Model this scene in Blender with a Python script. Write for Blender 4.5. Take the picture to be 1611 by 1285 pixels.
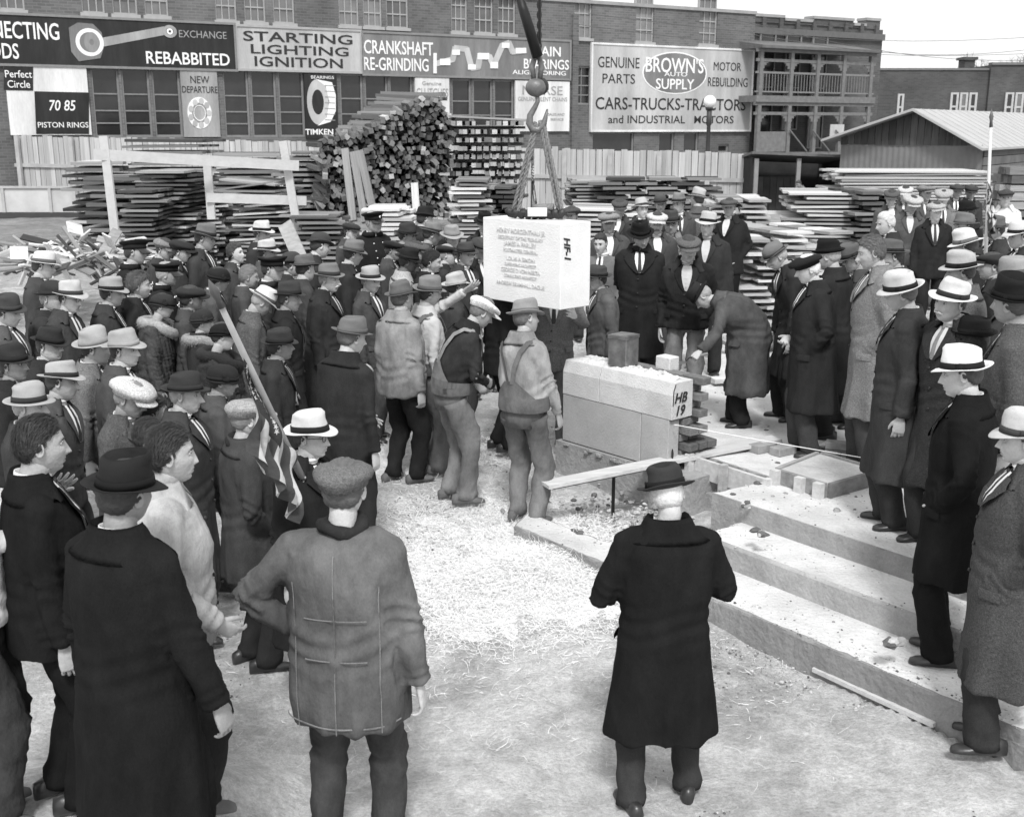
import bpy, math, random
import numpy as np
from mathutils import Vector, Matrix

# ---------------------------------------------------------------- camera, sky, sun
for o in list(bpy.data.objects): bpy.data.objects.remove(o)
SC = bpy.context.scene
COL = SC.collection
FPX, CX, CY, EYE = 1780.0, 805.5, 642.5, 3.3
PITCH = math.atan((CY - 200.0) / FPX)
cam = bpy.data.cameras.new('camera')
cam_o = bpy.data.objects.new('camera', cam); COL.objects.link(cam_o)
cam.sensor_width = 36.0; cam.lens = 36.0 * FPX / 1611.0
cam.clip_start = 0.1; cam.clip_end = 2000
cam_o.location = (0, 0, EYE)
cam_o.rotation_euler = (math.radians(90) - PITCH, 0, 0)
cam.dof.use_dof = True; cam.dof.focus_distance = 8.0; cam.dof.aperture_fstop = 5.6
SC.camera = cam_o
SC.render.resolution_x = 1024; SC.render.resolution_y = 816
SC.view_settings.view_transform = 'Standard'; SC.view_settings.look = 'None'
SC.view_settings.gamma = 1.0; SC.view_settings.exposure = 0.92
SUN_EL, SUN_AZ = math.radians(52), math.radians(178)      # azimuth clockwise from +Y
world = bpy.data.worlds.new('World'); SC.world = world; world.use_nodes = True
wn = world.node_tree; wn.nodes.clear()
sky = wn.nodes.new('ShaderNodeTexSky'); sky.sky_type = 'NISHITA'; sky.sun_disc = False
sky.sun_elevation = SUN_EL; sky.sun_rotation = SUN_AZ; sky.dust_density = 4.0; sky.air_density = 1.5
bw = wn.nodes.new('ShaderNodeRGBToBW')
mixs = wn.nodes.new('ShaderNodeMix'); mixs.data_type = 'FLOAT'; mixs.inputs[0].default_value = 0.72
mixs.inputs[3].default_value = 8.8                        # even pale cloud cover
bgn = wn.nodes.new('ShaderNodeBackground'); bgn.inputs[1].default_value = 0.084
won = wn.nodes.new('ShaderNodeOutputWorld')
wn.links.new(sky.outputs[0], bw.inputs[0]); wn.links.new(bw.outputs[0], mixs.inputs[2])
wn.links.new(mixs.outputs[0], bgn.inputs[0]); wn.links.new(bgn.outputs[0], won.inputs[0])
sun = bpy.data.lights.new('sun', 'SUN'); sun.energy = 1.5; sun.angle = math.radians(10); sun.color = (1, 1, 1)
sun_o = bpy.data.objects.new('sun', sun); COL.objects.link(sun_o)
_sd = Vector((math.sin(SUN_AZ) * math.cos(SUN_EL), math.cos(SUN_AZ) * math.cos(SUN_EL), math.sin(SUN_EL)))
sun_o.rotation_euler = _sd.to_track_quat('Z', 'Y').to_euler()

# ---------------------------------------------------------------- projection helpers (pixel of the photo + real distance -> point)
_F = np.array([0, math.cos(PITCH), -math.sin(PITCH)]); _U = np.array([0, math.sin(PITCH), math.cos(PITCH)])
_R = np.array([1.0, 0, 0]); _E = np.array([0, 0, EYE])
def ray(x, y): return _R * ((x - CX) / FPX) - _U * ((y - CY) / FPX) + _F
def onz(x, y, z):
    d = ray(x, y); return _E + d * ((z - EYE) / d[2])
def ony(x, y, Y):
    d = ray(x, y); return _E + d * (Y / d[1])
def onplane(x, y, p0, n):
    d = ray(x, y); t = np.dot(np.array(p0) - _E, n) / np.dot(d, n); return _E + d * t

RND = random.Random(7)
# ---------------------------------------------------------------- materials (all neutral greys: the place is known from a black and white picture)
_mats = {}
def mat(name, g, rough=0.85, var=0.15, scale=6.0, bump=0.2, bscale=None, stretch=(1, 1, 1), metal=0.0, spec=0.3, detail=6, fine=0.0, fscale=300.0, coat=0.0, obj_var=0.0, blotch=0.0):
    key = name
    if key in _mats: return _mats[key]
    m = bpy.data.materials.new(name); m.use_nodes = True
    nt = m.node_tree; N = nt.nodes; L = nt.links
    b = N['Principled BSDF']; b.inputs['Roughness'].default_value = rough
    b.inputs['Metallic'].default_value = metal
    b.inputs['Specular IOR Level'].default_value = spec
    tc = N.new('ShaderNodeTexCoord'); mp = N.new('ShaderNodeMapping'); mp.inputs['Scale'].default_value = stretch
    L.new(tc.outputs['Object'], mp.inputs[0])
    oi = N.new('ShaderNodeObjectInfo')
    ad = N.new('ShaderNodeVectorMath'); ad.operation = 'MULTIPLY_ADD'
    L.new(oi.outputs['Random'], ad.inputs[0]); ad.inputs[1].default_value = (37, 53, 71); L.new(mp.outputs[0], ad.inputs[2])
    n1 = N.new('ShaderNodeTexNoise'); n1.inputs['Scale'].default_value = scale; n1.inputs['Detail'].default_value = detail
    n1.inputs['Roughness'].default_value = 0.62
    L.new(ad.outputs[0], n1.inputs['Vector'])
    mr = N.new('ShaderNodeMapRange'); mr.inputs[1].default_value = 0.25; mr.inputs[2].default_value = 0.75
    mr.inputs[3].default_value = max(0.0, g * (1 - var)); mr.inputs[4].default_value = min(0.95, g * (1 + var))
    L.new(n1.outputs['Fac'], mr.inputs[0])
    out = mr.outputs[0]
    if blotch > 0:
        n3 = N.new('ShaderNodeTexNoise'); n3.inputs['Scale'].default_value = scale * 0.18; n3.inputs['Detail'].default_value = 4
        L.new(ad.outputs[0], n3.inputs['Vector'])
        m3 = N.new('ShaderNodeMapRange'); m3.inputs[1].default_value = 0.35; m3.inputs[2].default_value = 0.65
        m3.inputs[3].default_value = 1 - blotch; m3.inputs[4].default_value = 1 + blotch * 0.6
        L.new(n3.outputs['Fac'], m3.inputs[0])
        mm = N.new('ShaderNodeMath'); mm.operation = 'MULTIPLY'; L.new(out, mm.inputs[0]); L.new(m3.outputs[0], mm.inputs[1]); out = mm.outputs[0]
    if fine > 0:
        n4 = N.new('ShaderNodeTexNoise'); n4.inputs['Scale'].default_value = fscale; n4.inputs['Detail'].default_value = 2
        L.new(ad.outputs[0], n4.inputs['Vector'])
        m4 = N.new('ShaderNodeMapRange'); m4.inputs[1].default_value = 0.3; m4.inputs[2].default_value = 0.7
        m4.inputs[3].default_value = 1 - fine; m4.inputs[4].default_value = 1 + fine
        L.new(n4.outputs['Fac'], m4.inputs[0])
        mm = N.new('ShaderNodeMath'); mm.operation = 'MULTIPLY'; L.new(out, mm.inputs[0]); L.new(m4.outputs[0], mm.inputs[1]); out = mm.outputs[0]
    if obj_var > 0:
        m5 = N.new('ShaderNodeMapRange'); m5.inputs[3].default_value = 1 - obj_var; m5.inputs[4].default_value = 1 + obj_var
        L.new(oi.outputs['Random'], m5.inputs[0])
        mm = N.new('ShaderNodeMath'); mm.operation = 'MULTIPLY'; L.new(out, mm.inputs[0]); L.new(m5.outputs[0], mm.inputs[1]); out = mm.outputs[0]
    cc = N.new('ShaderNodeCombineColor'); 
    for i in range(3): L.new(out, cc.inputs[i])
    L.new(cc.outputs[0], b.inputs['Base Color'])
    if bump > 0:
        n2 = N.new('ShaderNodeTexNoise'); n2.inputs['Scale'].default_value = bscale or scale * 3; n2.inputs['Detail'].default_value = 5
        L.new(ad.outputs[0], n2.inputs['Vector'])
        bp = N.new('ShaderNodeBump'); bp.inputs['Strength'].default_value = bump; bp.inputs['Distance'].default_value = 0.025
        L.new(n2.outputs['Fac'], bp.inputs['Height']); L.new(bp.outputs[0], b.inputs['Normal'])
    if coat: b.inputs['Coat Weight'].default_value = coat
    _mats[key] = m
    return m
def cloth(g, kind='wool'):
    q = round(g, 3)
    if kind == 'wool':
        return mat('wool_%g' % q, g, 0.95, 0.25, 9, 0.6, 13, (1, 1, .55), spec=0.05, fine=0.18, fscale=260, blotch=.12)
    if kind == 'denim':
        return mat('denim_%g' % q, g, 0.9, 0.42, 7, 0.7, 15, (1, 1, .6), spec=0.1, fine=0.08, fscale=160, blotch=.38)
    if kind == 'felt':
        return mat('felt_%g' % q, g, 0.85, 0.12, 14, 0.1, 60, spec=0.15, fine=0.08, blotch=.1)
    if kind == 'tweed':
        return mat('tweed_%g' % q, g, 0.95, 0.3, 70, 0.35, 120, spec=0.1, fine=0.3, fscale=160)
    if kind == 'linen':
        return mat('linen_%g' % q, g, 0.8, 0.12, 9, 0.5, 14, spec=0.15, blotch=.08)
    if kind == 'fur':
        return mat('fur_%g' % q, g, 0.8, 0.45, 60, 0.5, 120, spec=0.3)
def skin(g): return mat('skin_%g' % round(g, 2), g * .92, 0.5, 0.15, 16, 0.18, 60, spec=0.4, fine=.06, fscale=150, blotch=.05)

# ---------------------------------------------------------------- mesh helpers
class MB:
    """collects polygons (numpy blocks) for ONE mesh"""
    def __init__(s): s.v = []; s.f = []; s.m = []; s.n = 0
    def add(s, v, f, mi=0):
        v = np.asarray(v, float).reshape(-1, 3)
        s.v.append(v); s.f += [tuple(i + s.n for i in q) for q in f]; s.m += [mi] * len(f); s.n += len(v)
    def box(s, c, d, R=None, mi=0, taper=0.0):
        x, y, z = [k / 2 for k in d]
        p = np.array([(-x, -y, -z), (x, -y, -z), (x, y, -z), (-x, y, -z), (-x, -y, z), (x, -y, z), (x, y, z), (-x, y, z)])
        if taper: p[4:, :2] *= (1 - taper)
        if R is not None: p = p @ np.array(R).T
        s.add(p + np.array(c), [(0, 3, 2, 1), (4, 5, 6, 7), (0, 1, 5, 4), (1, 2, 6, 5), (2, 3, 7, 6), (3, 0, 4, 7)], mi)
    def prism(s, pts, ext, mi=0):
        """pts: ordered 3D polygon; extruded by vector ext"""
        p = np.array(pts, float); n = len(p)
        v = np.vstack([p, p + np.array(ext)])
        f = [tuple(range(n))[::-1], tuple(range(n, 2 * n))] + [(i, (i + 1) % n, n + (i + 1) % n, n + i) for i in range(n)]
        s.add(v, f, mi)
    def loft(s, rings, caps=True, mi=0, closed=True):
        rings = np.asarray(rings, float); n, m = rings.shape[:2]; f = []
        for i in range(n - 1):
            for j in range(m if closed else m - 1):
                k = (j + 1) % m
                f.append((i * m + j, i * m + k, (i + 1) * m + k, (i + 1) * m + j))
        if caps:
            f.append(tuple(range(m))[::-1]); f.append(tuple((n - 1) * m + j for j in range(m)))
        s.add(rings.reshape(-1, 3), f, mi)
    def tube(s, pts, rad, m=10, caps=True, mi=0, flat=None):
        s.loft(tube_rings(pts, rad, m, flat), caps, mi)
    def ball(s, c, r, m=12, n=8, mi=0, R=None):
        r = np.array(r if hasattr(r, '__len__') else (r, r, r), float)
        a = np.linspace(0, 2 * math.pi, m, endpoint=False); t = np.linspace(-math.pi / 2 + .12, math.pi / 2 - .12, n)
        rings = np.stack([np.stack([np.cos(a) * math.cos(q), np.sin(a) * math.cos(q), np.full(m, math.sin(q))], 1) for q in t]) * r
        if R is not None: rings = rings @ np.array(R).T
        s.loft(rings + np.array(c), True, mi)
    def arrays(s): return np.vstack(s.v), s.f, s.m
def norm(v): v = np.asarray(v, float); return v / (np.linalg.norm(v) + 1e-12)
def tube_rings(pts, rad, m=10, flat=None, ref=None):
    pts = np.asarray(pts, float); n = len(pts)
    T = np.gradient(pts, axis=0); T /= np.linalg.norm(T, axis=1)[:, None] + 1e-12
    ref = norm(ref) if ref is not None else (np.array([0, 1, 0.]) if abs(T[0][1]) < .8 else np.array([1, 0, 0.]))
    a = np.linspace(0, 2 * math.pi, m, endpoint=False); out = []
    for i in range(n):
        u = norm(ref - T[i] * np.dot(ref, T[i])); w = np.cross(T[i], u); ref = u
        r = rad[i] if hasattr(rad, '__len__') else rad
        rx, ry = r if hasattr(r, '__len__') else (r, r)
        out.append(pts[i] + np.outer(np.cos(a) * rx, w) + np.outer(np.sin(a) * ry, u))
    return np.array(out)
def mkmesh(name, v, f, mats, mi=None, smooth=False):
    me = bpy.data.meshes.new(name)
    me.from_pydata([tuple(map(float, p)) for p in v] if len(v) < 40 else v.tolist(), [], f if isinstance(f, list) else f.tolist())
    for m in (mats if isinstance(mats, (list, tuple)) else [mats]): me.materials.append(m)
    if mi is not None and len(me.materials) > 1: me.polygons.foreach_set('material_index', np.array(mi, 'i'))
    if smooth: me.polygons.foreach_set('use_smooth', np.ones(len(me.polygons), bool))
    me.update(); return me
def link(name, me, parent=None, loc=None, R=None):
    o = bpy.data.objects.new(name, me); COL.objects.link(o)
    if parent is not None: o.parent = parent
    if loc is not None: o.location = tuple(loc)
    if R is not None: o.rotation_euler = Matrix([list(map(float, r)) for r in R]).to_euler()
    return o
def build(mb, name, mats, parent=None, loc=None, smooth=False, R=None):
    v, f, mi = mb.arrays()
    return link(name, mkmesh(name, v, f, mats, mi, smooth), parent, loc, R)
def tag(o, label=None, cat=None, group=None, kind=None):
    if label: o['label'] = label
    if cat: o['category'] = cat
    if group: o['group'] = group
    if kind: o['kind'] = kind
    return o
def thing(name, label, cat, loc=(0, 0, 0), rotz=0, group=None):
    o = bpy.data.objects.new(name, None); COL.objects.link(o); o.empty_display_size = .2
    o.location = tuple(float(k) for k in loc); o.rotation_euler = (0, 0, rotz)
    return tag(o, label, cat, group)
def rotz(a): c, s = math.cos(a), math.sin(a); return np.array([[c, -s, 0], [s, c, 0], [0, 0, 1.]])
def rotx(a): c, s = math.cos(a), math.sin(a); return np.array([[1., 0, 0], [0, c, -s], [0, s, c]])
def roty(a): c, s = math.cos(a), math.sin(a); return np.array([[c, 0, s], [0, 1., 0], [-s, 0, c]])
def smooth01(t): t = np.clip(t, 0, 1); return t * t * (3 - 2 * t)
def voxel(v, f, size, iters=3):
    """one continuous surface round overlapping shapes"""
    me = mkmesh('tmp', v, f, []); o = bpy.data.objects.new('tmp', me); COL.objects.link(o)
    r = o.modifiers.new('r', 'REMESH'); r.mode = 'VOXEL'; r.voxel_size = size
    if iters:
        s = o.modifiers.new('s', 'SMOOTH'); s.factor = .6; s.iterations = iters
    dg = bpy.context.evaluated_depsgraph_get(); ev = o.evaluated_get(dg); m = ev.to_mesh()
    n = len(m.vertices); V = np.empty(n * 3); m.vertices.foreach_get('co', V); V = V.reshape(-1, 3)
    Nn = np.empty(n * 3); m.vertex_normals.foreach_get('vector', Nn); Nn = Nn.reshape(-1, 3)
    k = len(m.loops); li = np.empty(k, 'i'); m.loops.foreach_get('vertex_index', li)
    lt = np.empty(len(m.polygons), 'i'); m.polygons.foreach_get('loop_total', lt)
    if (lt == 4).all(): Fq = li.reshape(-1, 4).tolist()
    else:
        Fq = []; i = 0
        for c in lt: Fq.append(tuple(li[i:i + c])); i += c
    ev.to_mesh_clear(); bpy.data.objects.remove(o); bpy.data.meshes.remove(me)
    return V, Fq, Nn
def text_mesh(name, s, size, mats, parent, org, ux, uz, bold=0.0, align='LEFT', sx=1.0, depth=.006, shear=0.0, spacing=1.0):
    """flat lettering standing on a surface: org, baseline direction ux, up direction uz"""
    cu = bpy.data.curves.new('t', 'FONT'); cu.body = s; cu.size = size; cu.align_x = align; cu.extrude = depth; cu.offset = bold
    cu.shear = shear; cu.space_character = spacing; cu.resolution_u = 3
    o = bpy.data.objects.new('t', cu); COL.objects.link(o)
    dg = bpy.context.evaluated_depsgraph_get(); me = bpy.data.meshes.new_from_object(o.evaluated_get(dg))
    bpy.data.objects.remove(o)
    ux = norm(ux); uz = norm(uz); n = np.cross(ux, uz)
    M = Matrix(((ux[0] * sx, uz[0], n[0], org[0]), (ux[1] * sx, uz[1], n[1], org[1]), (ux[2] * sx, uz[2], n[2], org[2]), (0, 0, 0, 1)))
    me.transform(M); me.materials.clear(); me.materials.append(mats); me.name = name
    return link(name, me, parent)

# ---------------------------------------------------------------- the ground rises gently away from the camera
def ground(x, y):
    base = float(np.interp(y, [0, 5.2, 8.7, 15, 22, 34, 60], [.1, .1, .30, .68, .82, .9, .9]))
    return base + .26 * max(0., min(1., (-x - .95) / .5)) * max(0., min(1., (5.3 - y) / .5))
STEP_D = norm((1.12, -1.45, 0)); STEP_N = np.array([-STEP_D[1], STEP_D[0], 0.])     # along the steps / up the steps
STEP_O = np.array([1.285, 6.75, 0.])
PLAT = .69
def step_coord(x, y):
    d = np.array([x, y, 0.]) - STEP_O; return d @ STEP_D, d @ STEP_N
def terrain(x, y):
    s, t = step_coord(x, y); g = ground(x, y)
    if s > -.35 and x > .3:
        if t >= .89 : g = max(g, PLAT)
        elif t >= .455: g = max(g, .54)
        elif t >= 0: g = max(g, .37)
        else: g = max(g, .17 if x > 1.6 else g)
    return g
def in_poly(x, y, P):
    c = False; n = len(P)
    for i in range(n):
        x1, y1 = P[i][0], P[i][1]; x2, y2 = P[i - 1][0], P[i - 1][1]
        if (y1 > y) != (y2 > y) and x < (x2 - x1) * (y - y1) / (y2 - y1) + x1: c = not c
    return c
def _xy(p): return (float(p[0]), float(p[1]))
_e1 = STEP_O + STEP_D * 5.5
POLY1 = [_xy(onz(808, 826, .37)), _xy(onz(935, 880, .37)), _xy(STEP_O), _xy(_e1), _xy(_e1 + STEP_N * 1.2), _xy(STEP_O + STEP_N * .7 - STEP_D * .3), _xy(onz(950, 850, .37)), _xy(onz(830, 805, .37))]
_a2 = STEP_O + STEP_N * .455
POLY2 = [_xy(_a2 - STEP_D * .55), _xy(_a2 + STEP_D * 5.5), _xy(_a2 + STEP_D * 5.5 + STEP_N * 1.2), _xy(_a2 - STEP_D * .55 + STEP_N * .7)]
_a3 = STEP_O + STEP_N * .875
POLY3 = [_xy(onz(1060, 668, .69)), _xy(onz(1090, 712, .69)), _xy(onz(1217, 752, .69)), _xy(onz(1121, 775, .69)), _xy(_a3 + STEP_D * 5.5), (9.5, 6.0), (9.5, 13.2), (.95, 13.2), (.95, 10.6), (1.5, 10.2)]
def terrain(x, y):
    if in_poly(x, y, POLY3): return max(PLAT, ground(x, y))
    if in_poly(x, y, POLY2): return .54
    if in_poly(x, y, POLY1): return .37
    s, t = step_coord(x, y)
    if x > 1.6 and t < 0: return ground(x, y) + .06 * smooth01((x - 1.6) / .8)
    return ground(x, y)
# ================================================================= THE SETTING
def hmap(n, x, y):
    s = 0
    for k, (a, b, c, w) in enumerate(n): s = s + w * np.sin(x * a + y * b + c)
    return s
_rg = random.Random(3)
BUMPS = [(_rg.uniform(-k, k), _rg.uniform(-k, k), _rg.uniform(0, 6), .030 / (k ** .9)) for k in (1.5, 2.5, 4, 6, 9, 13, 18, 25, 33) for _ in range(3)]
def make_ground():
    ys = np.concatenate([np.linspace(1.5, 14, 250), np.linspace(14.3, 60, 60), [120, 300, 900]])
    us = np.concatenate([np.linspace(-1, 1, 200)])
    V = []; 
    for y in ys:
        w = max(6.0, y * .75 + 2) if y < 60 else y * 2
        x = us * w
        g = np.array([ground(a, y) for a in x])
        s = (x - STEP_O[0]) * STEP_D[0] + (y - STEP_O[1]) * STEP_D[1]; t = (x - STEP_O[0]) * STEP_N[0] + (y - STEP_O[1]) * STEP_N[1]
        g = g + np.where((x > 1.6) & (t < 0), .06 * smooth01((x - 1.6) / .8), 0)
        damp = 1.0 if y < 40 else 0.0
        z = g + hmap(BUMPS, x, y) * damp
        # trodden trench beside the footing
        z -= .05 * np.exp(-(((x - .95) / .5) ** 2 + ((y - 8.9) / .6) ** 2))
        V.append(np.stack([x, np.full_like(x, y), z], 1))
    V = np.array(V); n, m = V.shape[:2]
    i, j = np.meshgrid(np.arange(n - 1), np.arange(m - 1), indexing='ij'); k = (i * m + j).ravel()
    F = np.stack([k, k + 1, k + m + 1, k + m], 1)
    g = bpy.data.materials.new('trodden_dirt'); g.use_nodes = True; nt = g.node_tree; N = nt.nodes; L = nt.links
    b = N['Principled BSDF']; b.inputs['Roughness'].default_value = .95; b.inputs['Specular IOR Level'].default_value = .1
    tc = N.new('ShaderNodeTexCoord')
    def noise(sc, lo, hi, a, c, det=8, rough=.6, dist=0):
        q = N.new('ShaderNodeTexNoise'); q.inputs['Scale'].default_value = sc; q.inputs['Detail'].default_value = det; q.inputs['Roughness'].default_value = rough
        q.inputs['Distortion'].default_value = dist
        L.new(tc.outputs['Object'], q.inputs['Vector'])
        r = N.new('ShaderNodeMapRange'); r.inputs[1].default_value = lo; r.inputs[2].default_value = hi; r.inputs[3].default_value = a; r.inputs[4].default_value = c
        L.new(q.outputs['Fac'], r.inputs[0]); return r.outputs[0]
    def mul(a, c):
        q = N.new('ShaderNodeMath'); q.operation = 'MULTIPLY'; L.new(a, q.inputs[0]); L.new(c, q.inputs[1]); return q.outputs[0]
    v = mul(mul(mul(noise(1.3, .35, .65, .50, .88, 12, .68, .8), noise(7, .35, .65, .72, 1.12, 12, .75, .4)), noise(45, .35, .62, .74, 1.12, 8, .8)), noise(240, .3, .7, .8, 1.15, 3, .8))
    # damp darker earth behind the works
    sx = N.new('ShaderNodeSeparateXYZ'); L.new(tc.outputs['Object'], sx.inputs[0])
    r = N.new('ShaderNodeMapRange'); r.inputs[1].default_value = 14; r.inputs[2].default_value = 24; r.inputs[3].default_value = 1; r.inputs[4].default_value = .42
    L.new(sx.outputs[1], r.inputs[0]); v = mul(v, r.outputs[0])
    cc = N.new('ShaderNodeCombineColor'); [L.new(v, cc.inputs[q]) for q in range(3)]; L.new(cc.outputs[0], b.inputs['Base Color'])
    bp = N.new('ShaderNodeBump'); bp.inputs['Strength'].default_value = .8; bp.inputs['Distance'].default_value = .04
    L.new(noise(22, .2, .8, 0, 1, 10, .75), bp.inputs['Height']); L.new(bp.outputs[0], b.inputs['Normal'])
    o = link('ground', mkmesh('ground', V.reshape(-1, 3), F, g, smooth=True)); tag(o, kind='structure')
make_ground()

# sky haze free: flat cloud cover comes from the world. Concrete steps and landing
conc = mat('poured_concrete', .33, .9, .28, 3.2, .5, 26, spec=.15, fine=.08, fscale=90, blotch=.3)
conc_top = mat('dusty_lit_concrete', .60, .95, .25, 2.2, .6, 30, spec=.1, fine=.06, fscale=70, blotch=.22)  # top painted lighter than the risers, as overhead light leaves it, plus dust
def slab(name, poly, z0, z1, seed):
    """concrete slab with worn, slightly uneven edge: dense outline, side faces darker, top dusty and painted as if lit from above"""
    r = random.Random(seed); P = [np.array(p) for p in poly]; pts = []
    for a, b in zip(P, P[1:] + P[:1]):
        L = np.linalg.norm(b - a); k = max(1, int(L / .05)) if min(a[1], b[1]) < 9 and max(a[0], b[0]) < 5 else 1
        for i in range(k): pts.append(a + (b - a) * i / k)
    pts = np.array(pts); n = len(pts)
    c = pts.mean(0); jit = np.array([[r.gauss(0, .0025), r.gauss(0, .0025)] for _ in range(n)])
    inn = np.roll(pts, -1, 0) - np.roll(pts, 1, 0); inn = np.stack([-inn[:, 1], inn[:, 0]], 1); inn /= np.linalg.norm(inn, axis=1)[:, None] + 1e-9
    area = np.sum(pts[:, 0] * np.roll(pts[:, 1], -1) - np.roll(pts[:, 0], -1) * pts[:, 1])
    if area < 0: inn = -inn
    w = np.array([abs(r.gauss(.006, .006)) for _ in range(n)])
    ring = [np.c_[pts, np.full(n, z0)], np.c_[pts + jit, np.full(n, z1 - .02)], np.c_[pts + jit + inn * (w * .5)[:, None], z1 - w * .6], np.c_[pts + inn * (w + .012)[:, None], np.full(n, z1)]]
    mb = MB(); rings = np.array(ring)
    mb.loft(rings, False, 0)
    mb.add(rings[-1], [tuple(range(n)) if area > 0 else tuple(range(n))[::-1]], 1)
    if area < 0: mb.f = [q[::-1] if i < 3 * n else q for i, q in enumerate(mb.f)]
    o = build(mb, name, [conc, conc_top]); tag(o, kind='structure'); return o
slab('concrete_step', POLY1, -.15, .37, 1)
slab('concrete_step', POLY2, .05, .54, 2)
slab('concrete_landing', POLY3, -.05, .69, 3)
# low block at the foot of the steps, bottom right
slab('concrete_block', [_xy(onz(1522, 1122, .3)), _xy(onz(1640, 1190, .3)), _xy(onz(1680, 1150, .3)), _xy(onz(1560, 1085, .3))], -.1, .31, 4)

# low retaining strip running left of the steps is POLY1's narrow tail.

# ---------------------------------------------------------------- rubble, clods, chips (nobody could count them)
def scatter_stuff():
    mb = MB(); r = random.Random(11)
    def clod(p, s):
        R = rotz(r.uniform(0, 6)) @ rotx(r.uniform(-.5, .5)); d = (s * r.uniform(.7, 1.5), s * r.uniform(.6, 1.1), s * r.uniform(.3, .7))
        m = 6; a = np.linspace(0, 2 * math.pi, m, endpoint=False) + r.uniform(0, 1)
        rings = []
        for z, q in ((-.5, .6), (-.1, 1), (.35, .75), (.5, .35)):
            rings.append(np.stack([np.cos(a) * q * d[0] / 2 * np.array([r.uniform(.75, 1.2) for _ in a]), np.sin(a) * q * d[1] / 2 * np.array([r.uniform(.75, 1.2) for _ in a]), np.full(m, z * d[2])], 1) @ R.T + p)
        mb.loft(np.array(rings), True, r.choice([0, 0, 1, 2]))
    for _ in range(5200):
        px, py = r.uniform(330, 1600), r.uniform(760, 1285)
        p = onz(px, py, .15); z = terrain(p[0], p[1]); p = onz(px, py, z); z = terrain(p[0], p[1]); p[2] = z + .001
        clod(p, abs(r.gauss(0, .008)) + .004)
    for _ in range(800):
        x, y = r.uniform(-1, 5), r.uniform(7.4, 13.5); z = terrain(x, y); clod(np.array([x, y, z]), abs(r.gauss(0, .02)) + .01)
    for _ in range(260):   # leaves and litter between footing and steps
        px, py = r.uniform(900, 1115), r.uniform(775, 850); p = onz(px, py, .33); p[2] = terrain(p[0], p[1]) + .006
        clod(p, r.uniform(.02, .06))
    for (px, py, s) in ((1408, 1010, .09), (1180, 795, .05), (1190, 832, .06), (1205, 838, .05), (1165, 826, .05), (725, 985, .05), (840, 965, .05)):
        for k in range(5):
            p = onz(px + r.uniform(-12, 12), py + r.uniform(-4, 4), .3); z = terrain(p[0], p[1]); p = onz(px + r.uniform(-12, 12), py + r.uniform(-4, 4), z); clod(p, s * r.uniform(.6, 1.2))
    o = build(mb, 'rubble', [mat('clod_light', .5, .95, .3, 30), mat('clod_mid', .3, .95, .3, 30), mat('clod_dark', .12, .95, .3, 30)]); tag(o, kind='stuff', label='small clods, chips and leaves strewn over dirt and steps', cat='rubble')
scatter_stuff()

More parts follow.
